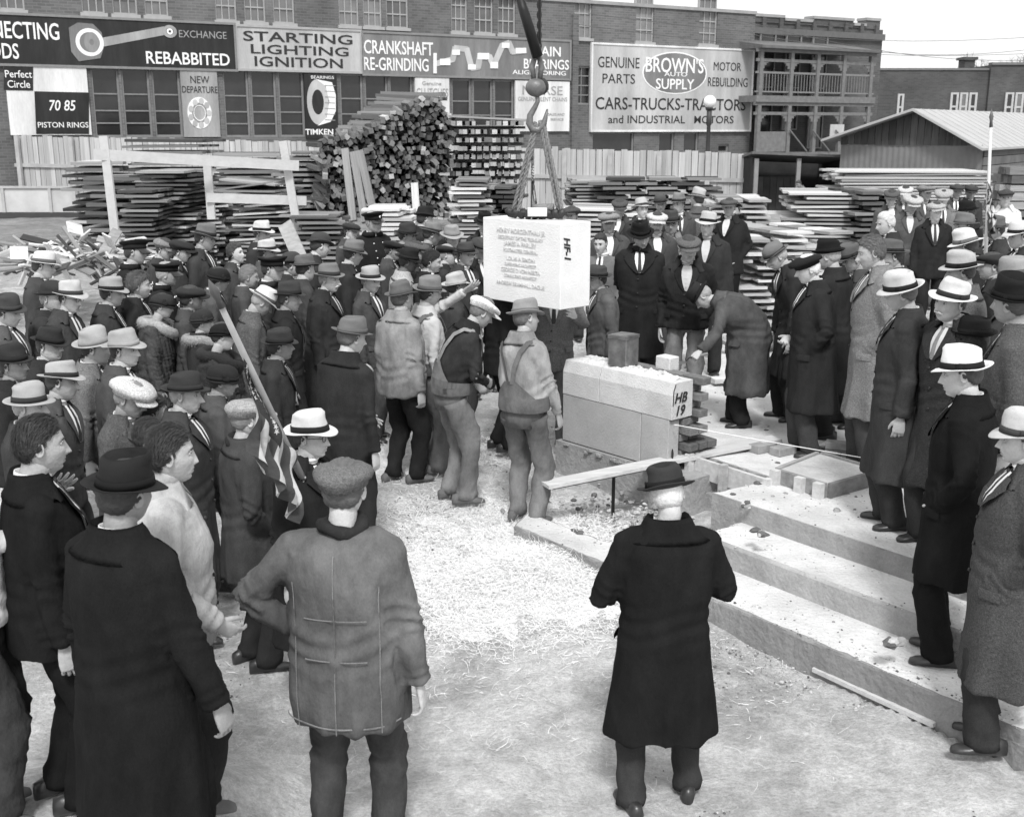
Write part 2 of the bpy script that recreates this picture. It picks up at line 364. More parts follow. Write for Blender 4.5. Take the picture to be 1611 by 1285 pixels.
# ---------------------------------------------------------------- packing straw round the masons' feet
def straw():
    r = np.random.default_rng(5); n = 62000
    cl = [(840, 880, 95, 50, 4), (720, 930, 110, 55, 3), (880, 930, 80, 40, 2.5), (820, 820, 40, 22, 1.2), (600, 705, 45, 30, 1.0), (740, 700, 70, 28, 1.3), (700, 830, 60, 25, .7), (560, 720, 30, 25, .7), (640, 850, 40, 40, .5), (920, 870, 40, 40, .6), (760, 790, 80, 20, .7), (725, 985, 25, 10, .3), (800, 1080, 380, 110, .22)]
    w = np.array([c[4] for c in cl]); w = w / w.sum(); which = r.choice(len(cl), n, p=w); P = []; 
    C = np.array(cl)
    tl = np.where(r.random(n) < .22, 1.15, .75); px = C[which, 0] + r.normal(0, 1, n) * C[which, 2] * tl; py = C[which, 1] + r.normal(0, 1, n) * C[which, 3] * tl
    ok = (py > 660) & (py < 1300) & ~((px > 880) & (py < 800)); px, py = px[ok], py[ok]; n = len(px)
    base = np.array([onz(a, b, ground(0, 8.0)) for a, b in zip(px, py)])
    g = np.interp(base[:, 1], [0, 5.2, 8.7, 15], [.1, .1, .3, .68])
    base = np.array([onz(a, b, c) for a, b, c in zip(px, py, g)])
    pile = .10 * np.exp(-(((px - 850) / 90) ** 2 + ((py - 900) / 50) ** 2)) + .05 * np.exp(-(((px - 720) / 90) ** 2 + ((py - 940) / 40) ** 2)) + .015
    base[:, 2] = np.interp(base[:, 1], [0, 5.2, 8.7, 15], [.1, .1, .3, .68]) + hmap(BUMPS, base[:, 0], base[:, 1]) + r.random(n) ** 1.5 * pile + .004
    a = r.uniform(0, 2 * np.pi, n); L = r.uniform(.03, .13, n); K = 4; wd = r.uniform(.0006, .0014, n)
    curv = r.normal(0, 14, n); V = np.empty((n, K, 2, 3)); pos = base.copy(); ang = a.copy(); el = r.normal(0, .25, n)
    for k in range(K):
        d = np.stack([np.cos(ang) * np.cos(el), np.sin(ang) * np.cos(el), np.sin(el)], 1); sd = np.stack([-np.sin(ang), np.cos(ang), r.normal(0, .5, n)], 1)
        V[:, k, 0] = pos - sd * wd[:, None]; V[:, k, 1] = pos + sd * wd[:, None]
        pos = pos + d * (L / (K - 1))[:, None]; ang = ang + curv * L / (K - 1); el = el - .1 + r.normal(0, .25, n)
    gz = base[:, 2] - .01; V[..., 2] = np.maximum(V[..., 2], gz[:, None, None])
    i = np.arange(n)[:, None] * (K * 2) + np.arange(K - 1)[None] * 2; i = i.ravel()
    F = np.stack([i, i + 1, i + 3, i + 2], 1)
    m = mat('pale_straw', .9, .8, .12, 20, 0, spec=.2)
    o = link('straw', mkmesh('straw', V.reshape(-1, 3), F, m)); tag(o, kind='stuff', label='pale packing straw trodden over the dirt round the workmen', cat='straw')
    # matted layer under the loose strands
    gx = np.linspace(-1.9, 1.0, 110); gy = np.linspace(5.9, 10.4, 150); X, Y = np.meshgrid(gx, gy)
    G = np.interp(Y, [0, 5.2, 8.7, 15], [.1, .1, .3, .68]) + hmap(BUMPS, X, Y)
    cover = np.zeros_like(X)
    for c in cl[:-1]:
        q = onz(c[0], c[1], .25); q = onz(c[0], c[1], ground(0, q[1])); sx = c[2] * q[1] / FPX * 1.25; dy = abs(onz(c[0], c[1] - c[3], q[2])[1] - q[1]) * 1.25
        cover += c[4] ** .5 * np.exp(-(((X - q[0]) / sx) ** 2 + ((Y - q[1]) / dy) ** 2))
    nz = hmap([(_rg.uniform(-30, 30), _rg.uniform(-30, 30), _rg.uniform(0, 6), .12) for _ in range(14)], X, Y)
    Z = G + .012 * np.clip(cover, 0, 4) - .02 + .02 * nz * np.clip(cover, 0, 1)
    Vv = np.stack([X, Y, Z], 2); n, mm = X.shape; i, j = np.meshgrid(np.arange(n - 1), np.arange(mm - 1), indexing='ij'); k = (i * mm + j).ravel()
    keep = (cover + .9 * nz)[:-1, :-1].ravel() > 1.05
    F = np.stack([k, k + 1, k + mm + 1, k + mm], 1)[keep]
    o = link('straw_mat', mkmesh('straw_mat', Vv.reshape(-1, 3), F, mat('matted_straw', .82, .95, .25, 45, .8, 90, fine=.25, fscale=120, blotch=.1), smooth=True)); tag(o, kind='stuff', label='matted layer of trodden packing straw on the dirt', cat='straw')
straw()

# ---------------------------------------------------------------- far facade: brick garage building with painted signs
FD = norm((.860, .510, 0)); FN = norm((.510, -.860, 0))                 # along the facade / towards the camera
FP0 = ony(1055, 137, 46.0); UP = np.array([0, 0, 1.])
def fs(px, py, off=0.0):
    """pixel -> (s along the facade, z)"""
    p = onplane(px, py, FP0 + FN * off, FN); return float((p - FP0) @ FD), float(p[2])
def fpt(s, z, off=0.0): return np.array([FP0[0], FP0[1], 0]) + FD * s + FN * off + UP * z
FR = np.stack([FD, -FN, UP], 1)                                        # box axes: along, depth, up
brick = bpy.data.materials.new('brick_wall')
def brick_material(m, g1, g2, gm, sc=1.0):
    m.use_nodes = True; nt = m.node_tree; N = nt.nodes; L = nt.links; b = N['Principled BSDF']; b.inputs['Roughness'].default_value = .9
    tc = N.new('ShaderNodeTexCoord'); cx = N.new('ShaderNodeSeparateXYZ'); L.new(tc.outputs['Object'], cx.inputs[0])
    # run the courses along the wall: local x/y combined
    dt = N.new('ShaderNodeVectorMath'); dt.operation = 'DOT_PRODUCT'; dt.inputs[1].default_value = (FD[0], FD[1], 0); L.new(tc.outputs['Object'], dt.inputs[0])
    cb = N.new('ShaderNodeCombineXYZ'); L.new(dt.outputs['Value'], cb.inputs[0]); L.new(cx.outputs[2], cb.inputs[1])
    br = N.new('ShaderNodeTexBrick'); L.new(cb.outputs[0], br.inputs['Vector']); br.inputs['Scale'].default_value = 1
    br.inputs['Brick Width'].default_value = .24 * sc; br.inputs['Row Height'].default_value = .085 * sc; br.inputs['Mortar Size'].default_value = .009 * sc
    br.inputs['Color1'].default_value = (g1, g1, g1, 1); br.inputs['Color2'].default_value = (g2, g2, g2, 1); br.inputs['Mortar'].default_value = (gm, gm, gm, 1)
    n = N.new('ShaderNodeTexNoise'); n.inputs['Scale'].default_value = .6; n.inputs['Detail'].default_value = 8; L.new(tc.outputs['Object'], n.inputs['Vector'])
    mr = N.new('ShaderNodeMapRange'); mr.inputs[1].default_value = .3; mr.inputs[2].default_value = .7; mr.inputs[3].default_value = .72; mr.inputs[4].default_value = 1.25; L.new(n.outputs['Fac'], mr.inputs[0])
    vm = N.new('ShaderNodeVectorMath'); vm.operation = 'SCALE'; L.new(br.outputs['Color'], vm.inputs[0]); L.new(mr.outputs[0], vm.inputs['Scale']); L.new(vm.outputs[0], b.inputs['Base Color'])
    bp = N.new('ShaderNodeBump'); bp.inputs['Strength'].default_value = .5; bp.inputs['Distance'].default_value = .01; L.new(br.outputs['Fac'], bp.inputs['Height']); bp.invert = True; L.new(bp.outputs[0], b.inputs['Normal'])
brick_material(brick, .10, .145, .165)
brick_d = bpy.data.materials.new('dark_brick_wall'); brick_material(brick_d, .065, .095, .10)
stone_trim = mat('stone_trim', .3, .9, .2, 3)
glass_d = mat('dark_window_glass', .025, .12, .5, 1.2, 0, spec=.6)
glass_l = mat('pale_window_glass', .15, .2, .35, 1.5, 0, spec=.6, obj_var=.35)
frame_m = mat('window_frame_paint', .22, .7, .15, 5); frame_w = mat('pale_window_frame', .36, .7, .12, 5)
sign_dark = mat('sign_black_paint', .025, .55, .4, 2, .05, 20, (2.5, 2.5, .5), blotch=.22, fine=.06, fscale=14, spec=.3); sign_grey = mat('sign_grey_paint', .33, .7, .15, 2.5, .05, 20, (2.5, 2.5, .5), blotch=.22, fine=.06, fscale=14)
sign_white = mat('sign_white_paint', .72, .7, .1, 2.5, .05, 20, (2.5, 2.5, .5), blotch=.22, fine=.06, fscale=14); sign_mid = mat('sign_mid_grey_paint', .19, .7, .2, 2, .05, 20, (2.5, 2.5, .5), blotch=.22, fine=.06, fscale=14); sign_lt = mat('sign_pale_grey_paint', .47, .7, .1, 2, .05, 20, (2.5, 2.5, .5), blotch=.22, fine=.06, fscale=14)
let_w = mat('lettering_white', .8, .6, .06, 5, 0); let_d = mat('lettering_black', .03, .6, .2, 5, 0); let_g = mat('lettering_grey', .3, .6, .2, 5, 0)

garage = thing('garage_building', 'long brick garage building covered in painted signs behind the lumber yard', 'building', fpt(0, .8))
def gl(p): return p - np.array(garage.location)
def fbox(mb, s0, s1, z0, z1, d0, d1, mi=0, base=None):
    c = fpt((s0 + s1) / 2, (z0 + z1) / 2, (d0 + d1) / 2); 
    if base is not None: c = c - base
    mb.box(c, (s1 - s0, abs(d1 - d0), z1 - z0), FR, mi)
GB = np.array(garage.location)
S_R = fs(1185, 100)[0]; ZTOP = fs(1185, 23)[1]; S_L = fs(-60, 100)[0] - 3
# windows: (px0, px1, y0 at px0, y1 at px0, kind)
WIN = []
def bay(px0, px1, y0, y1, n): 
    w = (px1 - px0) / n
    for i in range(n): WIN.append((px0 + w * i + .04 * w, px0 + w * (i + 1) - .04 * w, y0, y1, px0, 'bay'))
def upw(xs, ysill):
    for a, b in xs: WIN.append((a, b, None, ysill, xs[0][0], 'up'))
bay(139, 283, 105, 216, 3); bay(347, 478, 110, 216, 3); bay(532, 650, 116, 218, 3); bay(709, 810, 124, 176 + 40, 3)
upw([(-30, 3), (8, 48)], 13); upw([(136, 172), (184, 223), (234, 271)], 20); upw([(344, 377), (389, 422), (434, 467)], 32)
upw([(536, 567), (574, 603), (610, 644)], 40); upw([(711, 736), (747, 776), (784, 811)], 50)
upw([(903, 930)], 60); upw([(999, 1027)], 66); upw([(1098, 1126)], 70)
holes = []
WD = []
for (a, b, y0, y1, ref, kd) in WIN:
    s0 = fs(a, 100)[0]; s1 = fs(b, 100)[0]; z0 = fs(ref, y1)[1]; z1 = z0 + 1.75 if kd == 'up' else fs(ref, y0)[1]
    WD.append((s0, s1, z0, z1, kd))
s0, z1 = fs(902, 104); s1, z0 = fs(930, 165); WD.append((s0, s1, z0, z1, 'mid'))
for (a, b) in ((932, 997), (1037, 1060), (1076, 1098), (1130, 1146)):
    s0, z1 = fs(a, 208 if a < 1120 else 228); s1, z0 = fs(b, 240); WD.append((s0, s1, z0, z1, 'low'))
# the wall itself, cut round its openings (strips butted end to end)
mb = MB()
es = sorted({S_L, S_R} | {w[0] for w in WD} | {w[1] for w in WD})
for a, b in zip(es, es[1:]):
    if b - a < 1e-4: continue
    c = (a + b) / 2; cuts = sorted([(w[2], w[3]) for w in WD if w[0] < c < w[1]]); z = .5
    for z0, z1 in cuts:
        if z0 > z: fbox(mb, a, b, z, z0, -.35, 0, 0, GB)
        z = max(z, z1)
    if z < ZTOP: fbox(mb, a, b, z, ZTOP, -.35, 0, 0, GB)
build(mb, 'wall', brick, garage)
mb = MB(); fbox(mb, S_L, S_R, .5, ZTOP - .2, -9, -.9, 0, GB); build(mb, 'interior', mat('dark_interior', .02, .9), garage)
mb = MB(); fbox(mb, S_L, S_R + .03, ZTOP, ZTOP + .12, -.42, .06, 0, GB); build(mb, 'coping', stone_trim, garage)
def window(s0, s1, z0, z1, parent, base, kd, off=0.0):
    t = .045 if kd == 'up' else .06; fr = MB(); w = s1 - s0; h = z1 - z0
    fbox(fr, s0, s0 + t, z0, z1, off - .16, off - .06, 0, base); fbox(fr, s1 - t, s1, z0, z1, off - .16, off - .06, 0, base)
    fbox(fr, s0 + t, s1 - t, z0, z0 + t, off - .16, off - .06, 0, base); fbox(fr, s0 + t, s1 - t, z1 - t, z1, off - .16, off - .06, 0, base)
    nx, nz = {'up': (3, 2), 'bay': (1, 2), 'mid': (2, 4), 'low': (1, 1), 'house': (1, 2)}[kd]; nz = nz if kd != 'up' else 4
    zs = [z0 + h * k / nz for k in range(1, nz)] if kd != 'bay' else [z0 + h * .62, z0 + h * .38, z0 + h * .2]
    for q, zz in enumerate(zs): fbox(fr, s0 + t, s1 - t, zz - .02, zz + .02, off - .145, off - .075, 0, base)
    for k in range(1, nx):
        sx = s0 + w * k / nx; fbox(fr, sx - .015, sx + .015, z0 + t, z1 - t, off - .14, off - .08, 0, base)
    if kd == 'up': fbox(fr, s0 - .06, s1 + .06, z0 - .1, z0 - .002, off - .2, off + .07, 0, base)
    o = build(fr, 'window', frame_w if kd in ('up', 'house') else frame_m, parent)
    pn = MB(); fbox(pn, s0 + t * .5, s1 - t * .5, z0 + t * .5, z1 - t * .5, off - .125, off - .115, 0, base)
    build(pn, 'pane', glass_l if kd in ('up', 'house') else glass_d, o)
for w in WD: window(w[0], w[1], w[2], w[3], garage, GB, w[4])
# half drawn blinds above; flat panels painted as sky reflections in the shop bays
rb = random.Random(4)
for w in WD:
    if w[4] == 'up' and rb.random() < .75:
        b = MB(); h = (w[3] - w[2]) * rb.uniform(.25, .6); fbox(b, w[0] + .05, w[1] - .05, w[3] - h, w[3] - .05, -.2, -.19, 0, GB); build(b, 'blind_and_reflection', mat('window_blind', .36, .8, .1), garage)
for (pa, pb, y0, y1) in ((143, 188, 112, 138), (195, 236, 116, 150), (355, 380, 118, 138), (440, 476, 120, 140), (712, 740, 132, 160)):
    b = MB(); s0, z1 = fs(pa, y0); s1, z0 = fs(pb, y1); fbox(b, s0, s1, z0, z1, -.5, -.49, 0, GB); build(b, 'blind_and_reflection', mat('shop_sky_reflection', .12, .8, .4, 1.5), garage)
# brick piers between shop bays and a string course
mb = MB()
for px in (898.5,):
    s = fs(px, 100)[0]; fbox(mb, s, s + .25, .5, ZTOP - .4, .003, .12, 0, GB)
build(mb, 'pier', brick, garage)

# ---- signs
def sign(px0, px1, y0, y1, m, label, ref=None, d=.09, frame=None):
    s0, z1 = fs(px0, y0, d); _, z0 = fs(px0, y1, d); s1 = fs(px1, (y0 + y1) / 2, d)[0]
    t = thing('painted_sign', label, 'sign', fpt(s0, z0, .05), 0, 'painted signs on the garage front'); B = np.array(t.location)
    mb = MB(); fbox(mb, s0, s1, z0, z1, .006, d, 0, B); build(mb, 'board', m, t)
    if frame is not None:
        f = MB(); w = .07
        fbox(f, s0 - w, s1 + w, z1, z1 + w, .006, d + .03, 0, B); fbox(f, s0 - w, s1 + w, z0 - w, z0, .006, d + .03, 0, B)
        fbox(f, s0 - w, s0, z0, z1, .006, d + .03, 0, B); fbox(f, s1, s1 + w, z0, z1, .006, d + .03, 0, B); build(f, 'frame', frame, t)
    return t, s0, s1, z0, z1
def lettering(t, txt, px0, px1, ytop, ybot, m, bold=.0, d=.09, shear=0):
    """one line of letters from px0 to px1, capital height between ytop and ybot (at px0)"""
    s0, z1 = fs(px0, ytop, d); _, z0 = fs(px0, ybot, d); s1 = fs(px1, (ytop + ybot) / 2, d)[0]
    h = z1 - z0; size = h / .73
    B = np.array(t.location)
    o = text_mesh('lettering', txt, size, m, t, (0, 0, 0), (1, 0, 0), (0, 0, 1), bold * size, depth=.004, shear=shear)
    xs = [v.co.x for v in o.data.vertices]; x0, x1 = min(xs), max(xs); k = (s1 - s0) / (x1 - x0)
    V = np.array([v.co[:] for v in o.data.vertices]); 
    # text_mesh put baseline on X, up on Z, thickness on -Y
    P = fpt(s0, z0, d + .008) - B
    W = P + np.outer((V[:, 0] - x0) * k, FD) + np.outer(V[:, 2], UP) + np.outer(-V[:, 1], FN)
    o.data.vertices.foreach_set('co', W.ravel()); o.data.update(); return o
def disc(t, px, py, rpx, rpy, m, name, d=.09, lay=.01, seg=28, ring=0.0):
    s, z = fs(px, py, d); s2 = fs(px + rpx, py, d)[0]; _, z2 = fs(px, py - rpy, d); B = np.array(t.location); a = np.linspace(0, 2 * math.pi, seg, endpoint=False)
    O = [fpt(s + math.cos(q) * (s2 - s), z + math.sin(q) * (z2 - z), d + .002) - B for q in a]; mb = MB()
    if ring:
        I = [fpt(s + math.cos(q) * (s2 - s) * ring, z + math.sin(q) * (z2 - z) * ring, d + .002) - B for q in a]
        e = FN * lay
        mb.loft(np.array([I, O, np.array(O) + e, np.array(I) + e, I]), False)
    else: mb.prism(O, FN * lay)
    return build(mb, name, m, t)
def shape(t, pts, m, name, d=.09, lay=.01):
    B = np.array(t.location); P = [fpt(*fs(x, y, d), d + .002) - B for x, y in pts]; mb = MB(); mb.prism(P, FN * lay); return build(mb, name, m, t)

t, *_ = sign(-60, 368, 20.5, 98.5, sign_dark, 'long black sign reading REBABBITED beside a painted connecting rod', frame=frame_m)
lettering(t, 'CONNECTING', -75, 92, 29, 57, let_w, .012); lettering(t, 'RODS', -32, 29, 66, 91, let_w, .012)
lettering(t, 'EXCHANGE', 281, 356, 47, 59, let_g, 0); lettering(t, 'REBABBITED', 229, 361, 80, 100, let_w, .012)
shape(t, [(160, 60), (258, 42), (262, 55), (162, 74)], sign_grey, 'rod_painting', lay=.012)
shape(t, [(108, 44), (122, 36), (146, 38), (160, 52), (163, 76), (158, 92), (124, 97), (112, 82)], sign_mid, 'rod_painting', lay=.016)
disc(t, 141, 67, 22, 22, let_w, 'rod_painting', lay=.02, ring=.72); disc(t, 144, 67, 12, 16, sign_grey, 'rod_painting', lay=.024, ring=.3); disc(t, 267, 50, 11, 10, sign_grey, 'rod_painting', lay=.02, ring=.55); disc(t, 267, 50, 5, 5, let_w, 'rod_painting', lay=.02, ring=.4)
t, *_ = sign(372, 567, 42, 108, sign_lt, 'pale sign reading STARTING LIGHTING IGNITION', frame=frame_w)
lettering(t, 'STARTING', 382, 554, 48, 64, let_d, .012); lettering(t, 'LIGHTING', 394, 548, 69, 84, let_d, .012); lettering(t, 'IGNITION', 400, 539, 88, 104, let_d, .012)
t, *_ = sign(571, 896, 52, 116, sign_mid, 'dark grey sign reading CRANKSHAFT RE-GRINDING with a painted crankshaft', frame=frame_m)
lettering(t, 'CRANKSHAFT', 572, 681, 62, 84, let_w, .012); lettering(t, 'RE-GRINDING', 572, 674, 89, 110, let_w, .012)
lettering(t, 'MAIN', 838, 882, 72, 88, let_w, .012); lettering(t, 'BEARINGS', 824, 895, 92, 108, let_w, .012); lettering(t, 'ALIGN BORING', 806, 890, 110, 117, let_w, .01)
_ck = [(688, 100), (712, 94), (716, 76), (734, 78), (742, 108), (752, 106), (755, 88), (770, 90), (776, 104), (790, 72), (800, 68), (806, 82), (826, 80)]
for (a, b) in zip(_ck, _ck[1:]):
    v = norm((b[0] - a[0], b[1] - a[1])); w = 4.5; nn = (-v[1] * w, v[0] * w)
    shape(t, [(a[0] + nn[0] - v[0] * 2, a[1] + nn[1] - v[1] * 2), (b[0] + nn[0] + v[0] * 2, b[1] + nn[1] + v[1] * 2), (b[0] - nn[0] + v[0] * 2, b[1] - nn[1] + v[1] * 2), (a[0] - nn[0] - v[0] * 2, a[1] - nn[1] - v[1] * 2)], sign_lt, 'crankshaft_painting', lay=.01 + .001 * _ck.index(a))
for (x, y, w, h) in ((700, 98, 8, 5), (717, 83, 6, 4), (742, 106, 6, 4), (760, 89, 9, 5), (777, 103, 6, 5), (795, 72, 6, 4), (819, 80, 8, 4), (684, 100, 2.5, 16)):
    shape(t, [(x - w, y - h), (x + w, y - h), (x + w, y + h), (x - w, y + h)], let_w, 'crankshaft_painting', lay=.026)
t, s0, s1, z0, z1 = sign(6, 140, 103, 213, sign_white, 'checkered sign reading Perfect Circle 70 85 PISTON RINGS', frame=None)
shape(t, [(6, 103.5), (52, 105), (52, 143), (6, 142)], sign_dark, 'panel', lay=.012); shape(t, [(54, 144), (140, 146), (140, 211), (57, 211)], sign_dark, 'panel', lay=.012)
lettering(t, 'Perfect', 7, 50, 110, 122, let_w, .005, d=.105); lettering(t, 'Circle', 11, 47, 126, 138, let_w, .005, d=.105)
lettering(t, '70 85', 76, 119, 157, 174, let_w, .01, d=.105, shear=.2); lettering(t, 'PISTON RINGS', 59, 139, 192, 201, let_w, .005, d=.105)
t, *_ = sign(283, 344, 109, 216, sign_grey, 'narrow grey sign reading NEW DEPARTURE above a ball bearing')
lettering(t, 'NEW', 299, 329, 119, 131, let_d, -.002); lettering(t, 'DEPARTURE', 286, 342, 135, 146, let_d, -.002)
disc(t, 314, 178, 19, 25, let_w, 'bearing_painting', ring=.45); disc(t, 314, 178, 12, 16, sign_grey, 'bearing_painting', lay=.014, ring=.8)
for k in range(9):
    a = k * 2 * math.pi / 9; disc(t, 314 + 14.5 * math.cos(a), 178 + 19 * math.sin(a), 4, 5, sign_lt, 'bearing_painting', lay=.02, seg=10)
t, *_ = sign(478, 531, 116, 218, sign_dark, 'black sign with a painted roller bearing left of the lumber pile')
lettering(t, 'BEARINGS', 489, 525, 119, 124, let_w, 0); lettering(t, 'TIMKEN', 480, 524, 203, 212, let_w, .02)
disc(t, 500, 161, 17, 36, sign_lt, 'bearing_painting', ring=.55); shape(t, [(497, 125), (522, 130), (528, 150), (528, 175), (520, 192), (500, 198), (514, 185), (518, 160), (512, 136)], let_w, 'bearing_painting', lay=.016)
for k in range(7): y = 134 + k * 9; shape(t, [(511, y), (527, y + 1), (527, y + 2.2), (511, y + 1.4)], let_g, 'bearing_painting', lay=.02)
t, *_ = sign(653, 707, 122, 178, sign_white, 'small white sign reading CLUTCHES above the lumber')
lettering(t, 'Genuine', 664, 694, 128, 134, let_g, 0); lettering(t, 'CLUTCHES', 655, 705, 138, 152, let_g, .0); lettering(t, 'PARTS', 668, 696, 157, 165, let_g, 0)
t, *_ = sign(811, 896, 127, 207, sign_white, 'white sign reading MORSE behind the crane hook')
lettering(t, 'MORSE', 822, 885, 134, 149, let_g, 0); lettering(t, 'GENUINE SILENT CHAINS', 815, 892, 152, 159, let_g, -.005); lettering(t, 'SALES AND', 862, 888, 178, 182, let_g, -.005); lettering(t, 'SERVICE', 866, 886, 186, 190, let_g, -.005)
t, *_ = sign(933, 1182, 70, 205, sign_lt, 'large pale billboard reading BROWNS AUTO SUPPLY on the brick wall', frame=sign_white)
lettering(t, 'GENUINE', 941, 1006, 88, 106, let_d, -.002); lettering(t, 'PARTS', 948, 999, 115, 131, let_d, -.002)
lettering(t, 'MOTOR', 1123, 1166, 97, 111, let_d, -.002); lettering(t, 'REBUILDING', 1114, 1176, 121, 136, let_d, -.002)
lettering(t, 'CARS-TRUCKS-TRACTORS', 937, 1173, 152, 172, let_d, .006); lettering(t, 'and INDUSTRIAL   MOTORS', 957, 1154, 181, 194, let_d, .004)
disc(t, 1062, 115.5, 50, 33.5, let_w, 'emblem', lay=.008); disc(t, 1062, 115.5, 48, 31.5, sign_mid, 'emblem', lay=.014)
lettering(t, "BROWN'S", 1016, 1107, 89, 113, let_w, .012, d=.105); lettering(t, 'AUTO', 1045, 1081, 113, 120, let_w, .008, d=.105); lettering(t, 'SUPPLY', 1032, 1092, 123, 140, let_w, .01, d=.105)
# ---------------------------------------------------------------- crenellated brick house with two storey porch
HO = -1.2
house = thing('brick_house', 'dark brick house with crenellated roofline and two storey wooden porch', 'building', fpt(fs(1188, 100, HO)[0], .8, HO)); HB = np.array(house.location)
hs0 = S_R + .06; hs1 = fs(1384, 120, HO)[0]; hz = fs(1300, 42, HO)[1]
mb = MB(); fbox(mb, hs0, hs1, .5, hz, HO - 7, HO, 0, HB); build(mb, 'wall', brick_d, house)
for (a, b, y) in ((1188, 1233, 23), (1233.5, 1278, 30), (1278.5, 1342, 27.5), (1342.5, 1361, 37), (1361.5, 1384, 29)):
    s0 = max(fs(a, y, HO)[0], hs0); s1, z1 = fs(b, y + 1, HO); z1 = fs((a + b) / 2, y, HO)[1]; mb = MB(); fbox(mb, s0, s1, hz + .003, z1 - .12, HO - .45, HO + .05, 0, HB); fbox(mb, s0 - .01, s1 + .01, z1 - .117, z1, HO - .5, HO + .1, 1, HB); build(mb, 'parapet', [brick_d, stone_trim], house)
mb = MB(); zc = fs(1290, 53, HO)[1]; fbox(mb, hs0, hs1, zc - .15, zc + .1, HO + .002, HO + .16, 0, HB); build(mb, 'cornice', mat('sooty_trim', .12), house)
for k in range(9):
    s = hs0 + (hs1 - hs0) * (k + .5) / 9; mb = MB(); fbox(mb, s - .1, s + .1, zc + .103, zc + .5, HO + .002, HO + .12, 0, HB); build(mb, 'bracket', brick_d, house)
porch_w = mat('weathered_porch_paint', .17, .8, .25, 6); PO = HO + 2.3
porch_posts = [1197, 1245, 1286, 1327, 1370]
def pz(y, px=1285): return fs(px, y, PO)[1]
zr, zf2t, zf2b, zf1 = pz(82), pz(152), pz(162), pz(240)
ps = [fs(x, 140, PO)[0] for x in porch_posts]
mb = MB(); a = ps[0] - .25; b = ps[-1] + .25
mb.prism([fpt(a, pz(60), HO + .01) - HB, fpt(a, zr + .16, PO + .25) - HB, fpt(a, zr + .05, PO + .25) - HB, fpt(a, zr + .05, HO + .01) - HB], FD * (b - a)); build(mb, 'porch_roof', mat('dull_tin_roof', .13, .6, .25, 4), house)
for nm, z0, z1, m in (('porch_floor', zf2b, zf2t, porch_w), ('porch_floor', zf1 - .1, zf1, porch_w)):
    mb = MB(); fbox(mb, a, b, z0, z1, HO + .01, PO + .06, 0, HB); build(mb, nm, m, house)
for lv, (z0, z1) in enumerate(((zf1, zf2b), (zf2t, zr + .05))):
    mb = MB(); fbox(mb, a, b, z1 - .5, z1 - .38, PO - .1, PO - .04, 0, HB); fbox(mb, a, b, z1 - .13, z1 - .002, PO - .13, PO - .01, 0, HB); build(mb, 'porch_beam', porch_w, house)
    for i, s in enumerate(ps):
        mb = MB(); fbox(mb, s - .085, s + .085, z0 + .002, z1 - .133, PO - .16, PO + .0, 0, HB)
        for sg in (-1, 1):   # curved brackets
            if (i == 0 and sg < 0) or (i == 4 and sg > 0): continue
            for k in range(4):
                x0 = s + sg * (.09 + k * .1); zz = z1 - .5 - .34 * (1 - (k + .5) / 4) ** 2; fbox(mb, min(x0, x0 + sg * .1), max(x0, x0 + sg * .1), zz, z1 - .503, PO - .1, PO - .06, 0, HB)
        build(mb, 'porch_post', porch_w, house)
    mb = MB()
    if lv == 1:
        fbox(mb, a, b, z0 + .85, z0 + .93, PO - .1, PO - .05, 0, HB); fbox(mb, a, b, z0 + .12, z0 + .18, PO - .1, PO - .05, 0, HB)
        s = ps[0]
        while s < ps[-1]: fbox(mb, s, s + .025, z0 + .18, z0 + .85, PO - .085, PO - .065, 0, HB); s += .16
        build(mb, 'railing', mat('grey_rail', .2), house)
    else:
        fbox(mb, ps[0] + .1, ps[1] - .1, z0 + .05, z0 + .85, PO - .1, PO - .05, 0, HB); build(mb, 'railing', porch_w, house)
    for i in range(4):
        sc = (ps[i] + ps[i + 1]) / 2 - .1; window(sc - .45, sc + .45, z0 + (.1 if i % 2 else .9), z0 + 2.7, house, HB, 'low', HO + .19)
mb = MB(); s0, z1 = fs(1306, 196, PO); s1, z0 = fs(1326, 219, PO); fbox(mb, s0, s1, z0, z1, PO + .002, PO + .03, 0, HB); build(mb, 'notice_panel', sign_lt, house)
# porch stair down to the lean-to roof
mb = MB()
for sx in (1240, 1276, 1312):
    A = fpt(*fs(sx, 205, PO), PO + .1) - HB; Bq = fpt(*fs(sx + 26, 238, PO), PO + .1) - HB; mb.tube([A, Bq], .035, 6)
build(mb, 'porch_brace', porch_w, house)

# ---------------------------------------------------------------- low dark brick building at the right, far off
YB = 66.0
def yb(px, py, Y=YB): p = ony(px, py, Y); return p
far_b = thing('brick_warehouse', 'low dark brick warehouse with small chimney beyond the shed roof', 'building', (yb(1450, 200)[0], YB, .8)); FB = np.array(far_b.location)
def wbox(mb, x0, x1, z0, z1, y0, y1, base, mi=0): mb.box(np.array([(x0 + x1) / 2, (y0 + y1) / 2, (z0 + z1) / 2]) - base, (x1 - x0, abs(y1 - y0), z1 - z0), None, mi)
brick_f = bpy.data.materials.new('far_brick_wall'); FDs = FD; brick_material(brick_f, .06, .085, .09)
x0, x1, x2 = yb(1372, 112)[0], yb(1556, 112)[0], yb(1760, 112)[0]; zt, zt2 = yb(1450, 111)[2], yb(1590, 103)[2]
mb = MB(); wbox(mb, x0, x1, .5, zt, YB, YB + 12, FB); wbox(mb, x1, x2, .5, zt2, YB - .25, YB + 12, FB); build(mb, 'wall', brick_f, far_b)
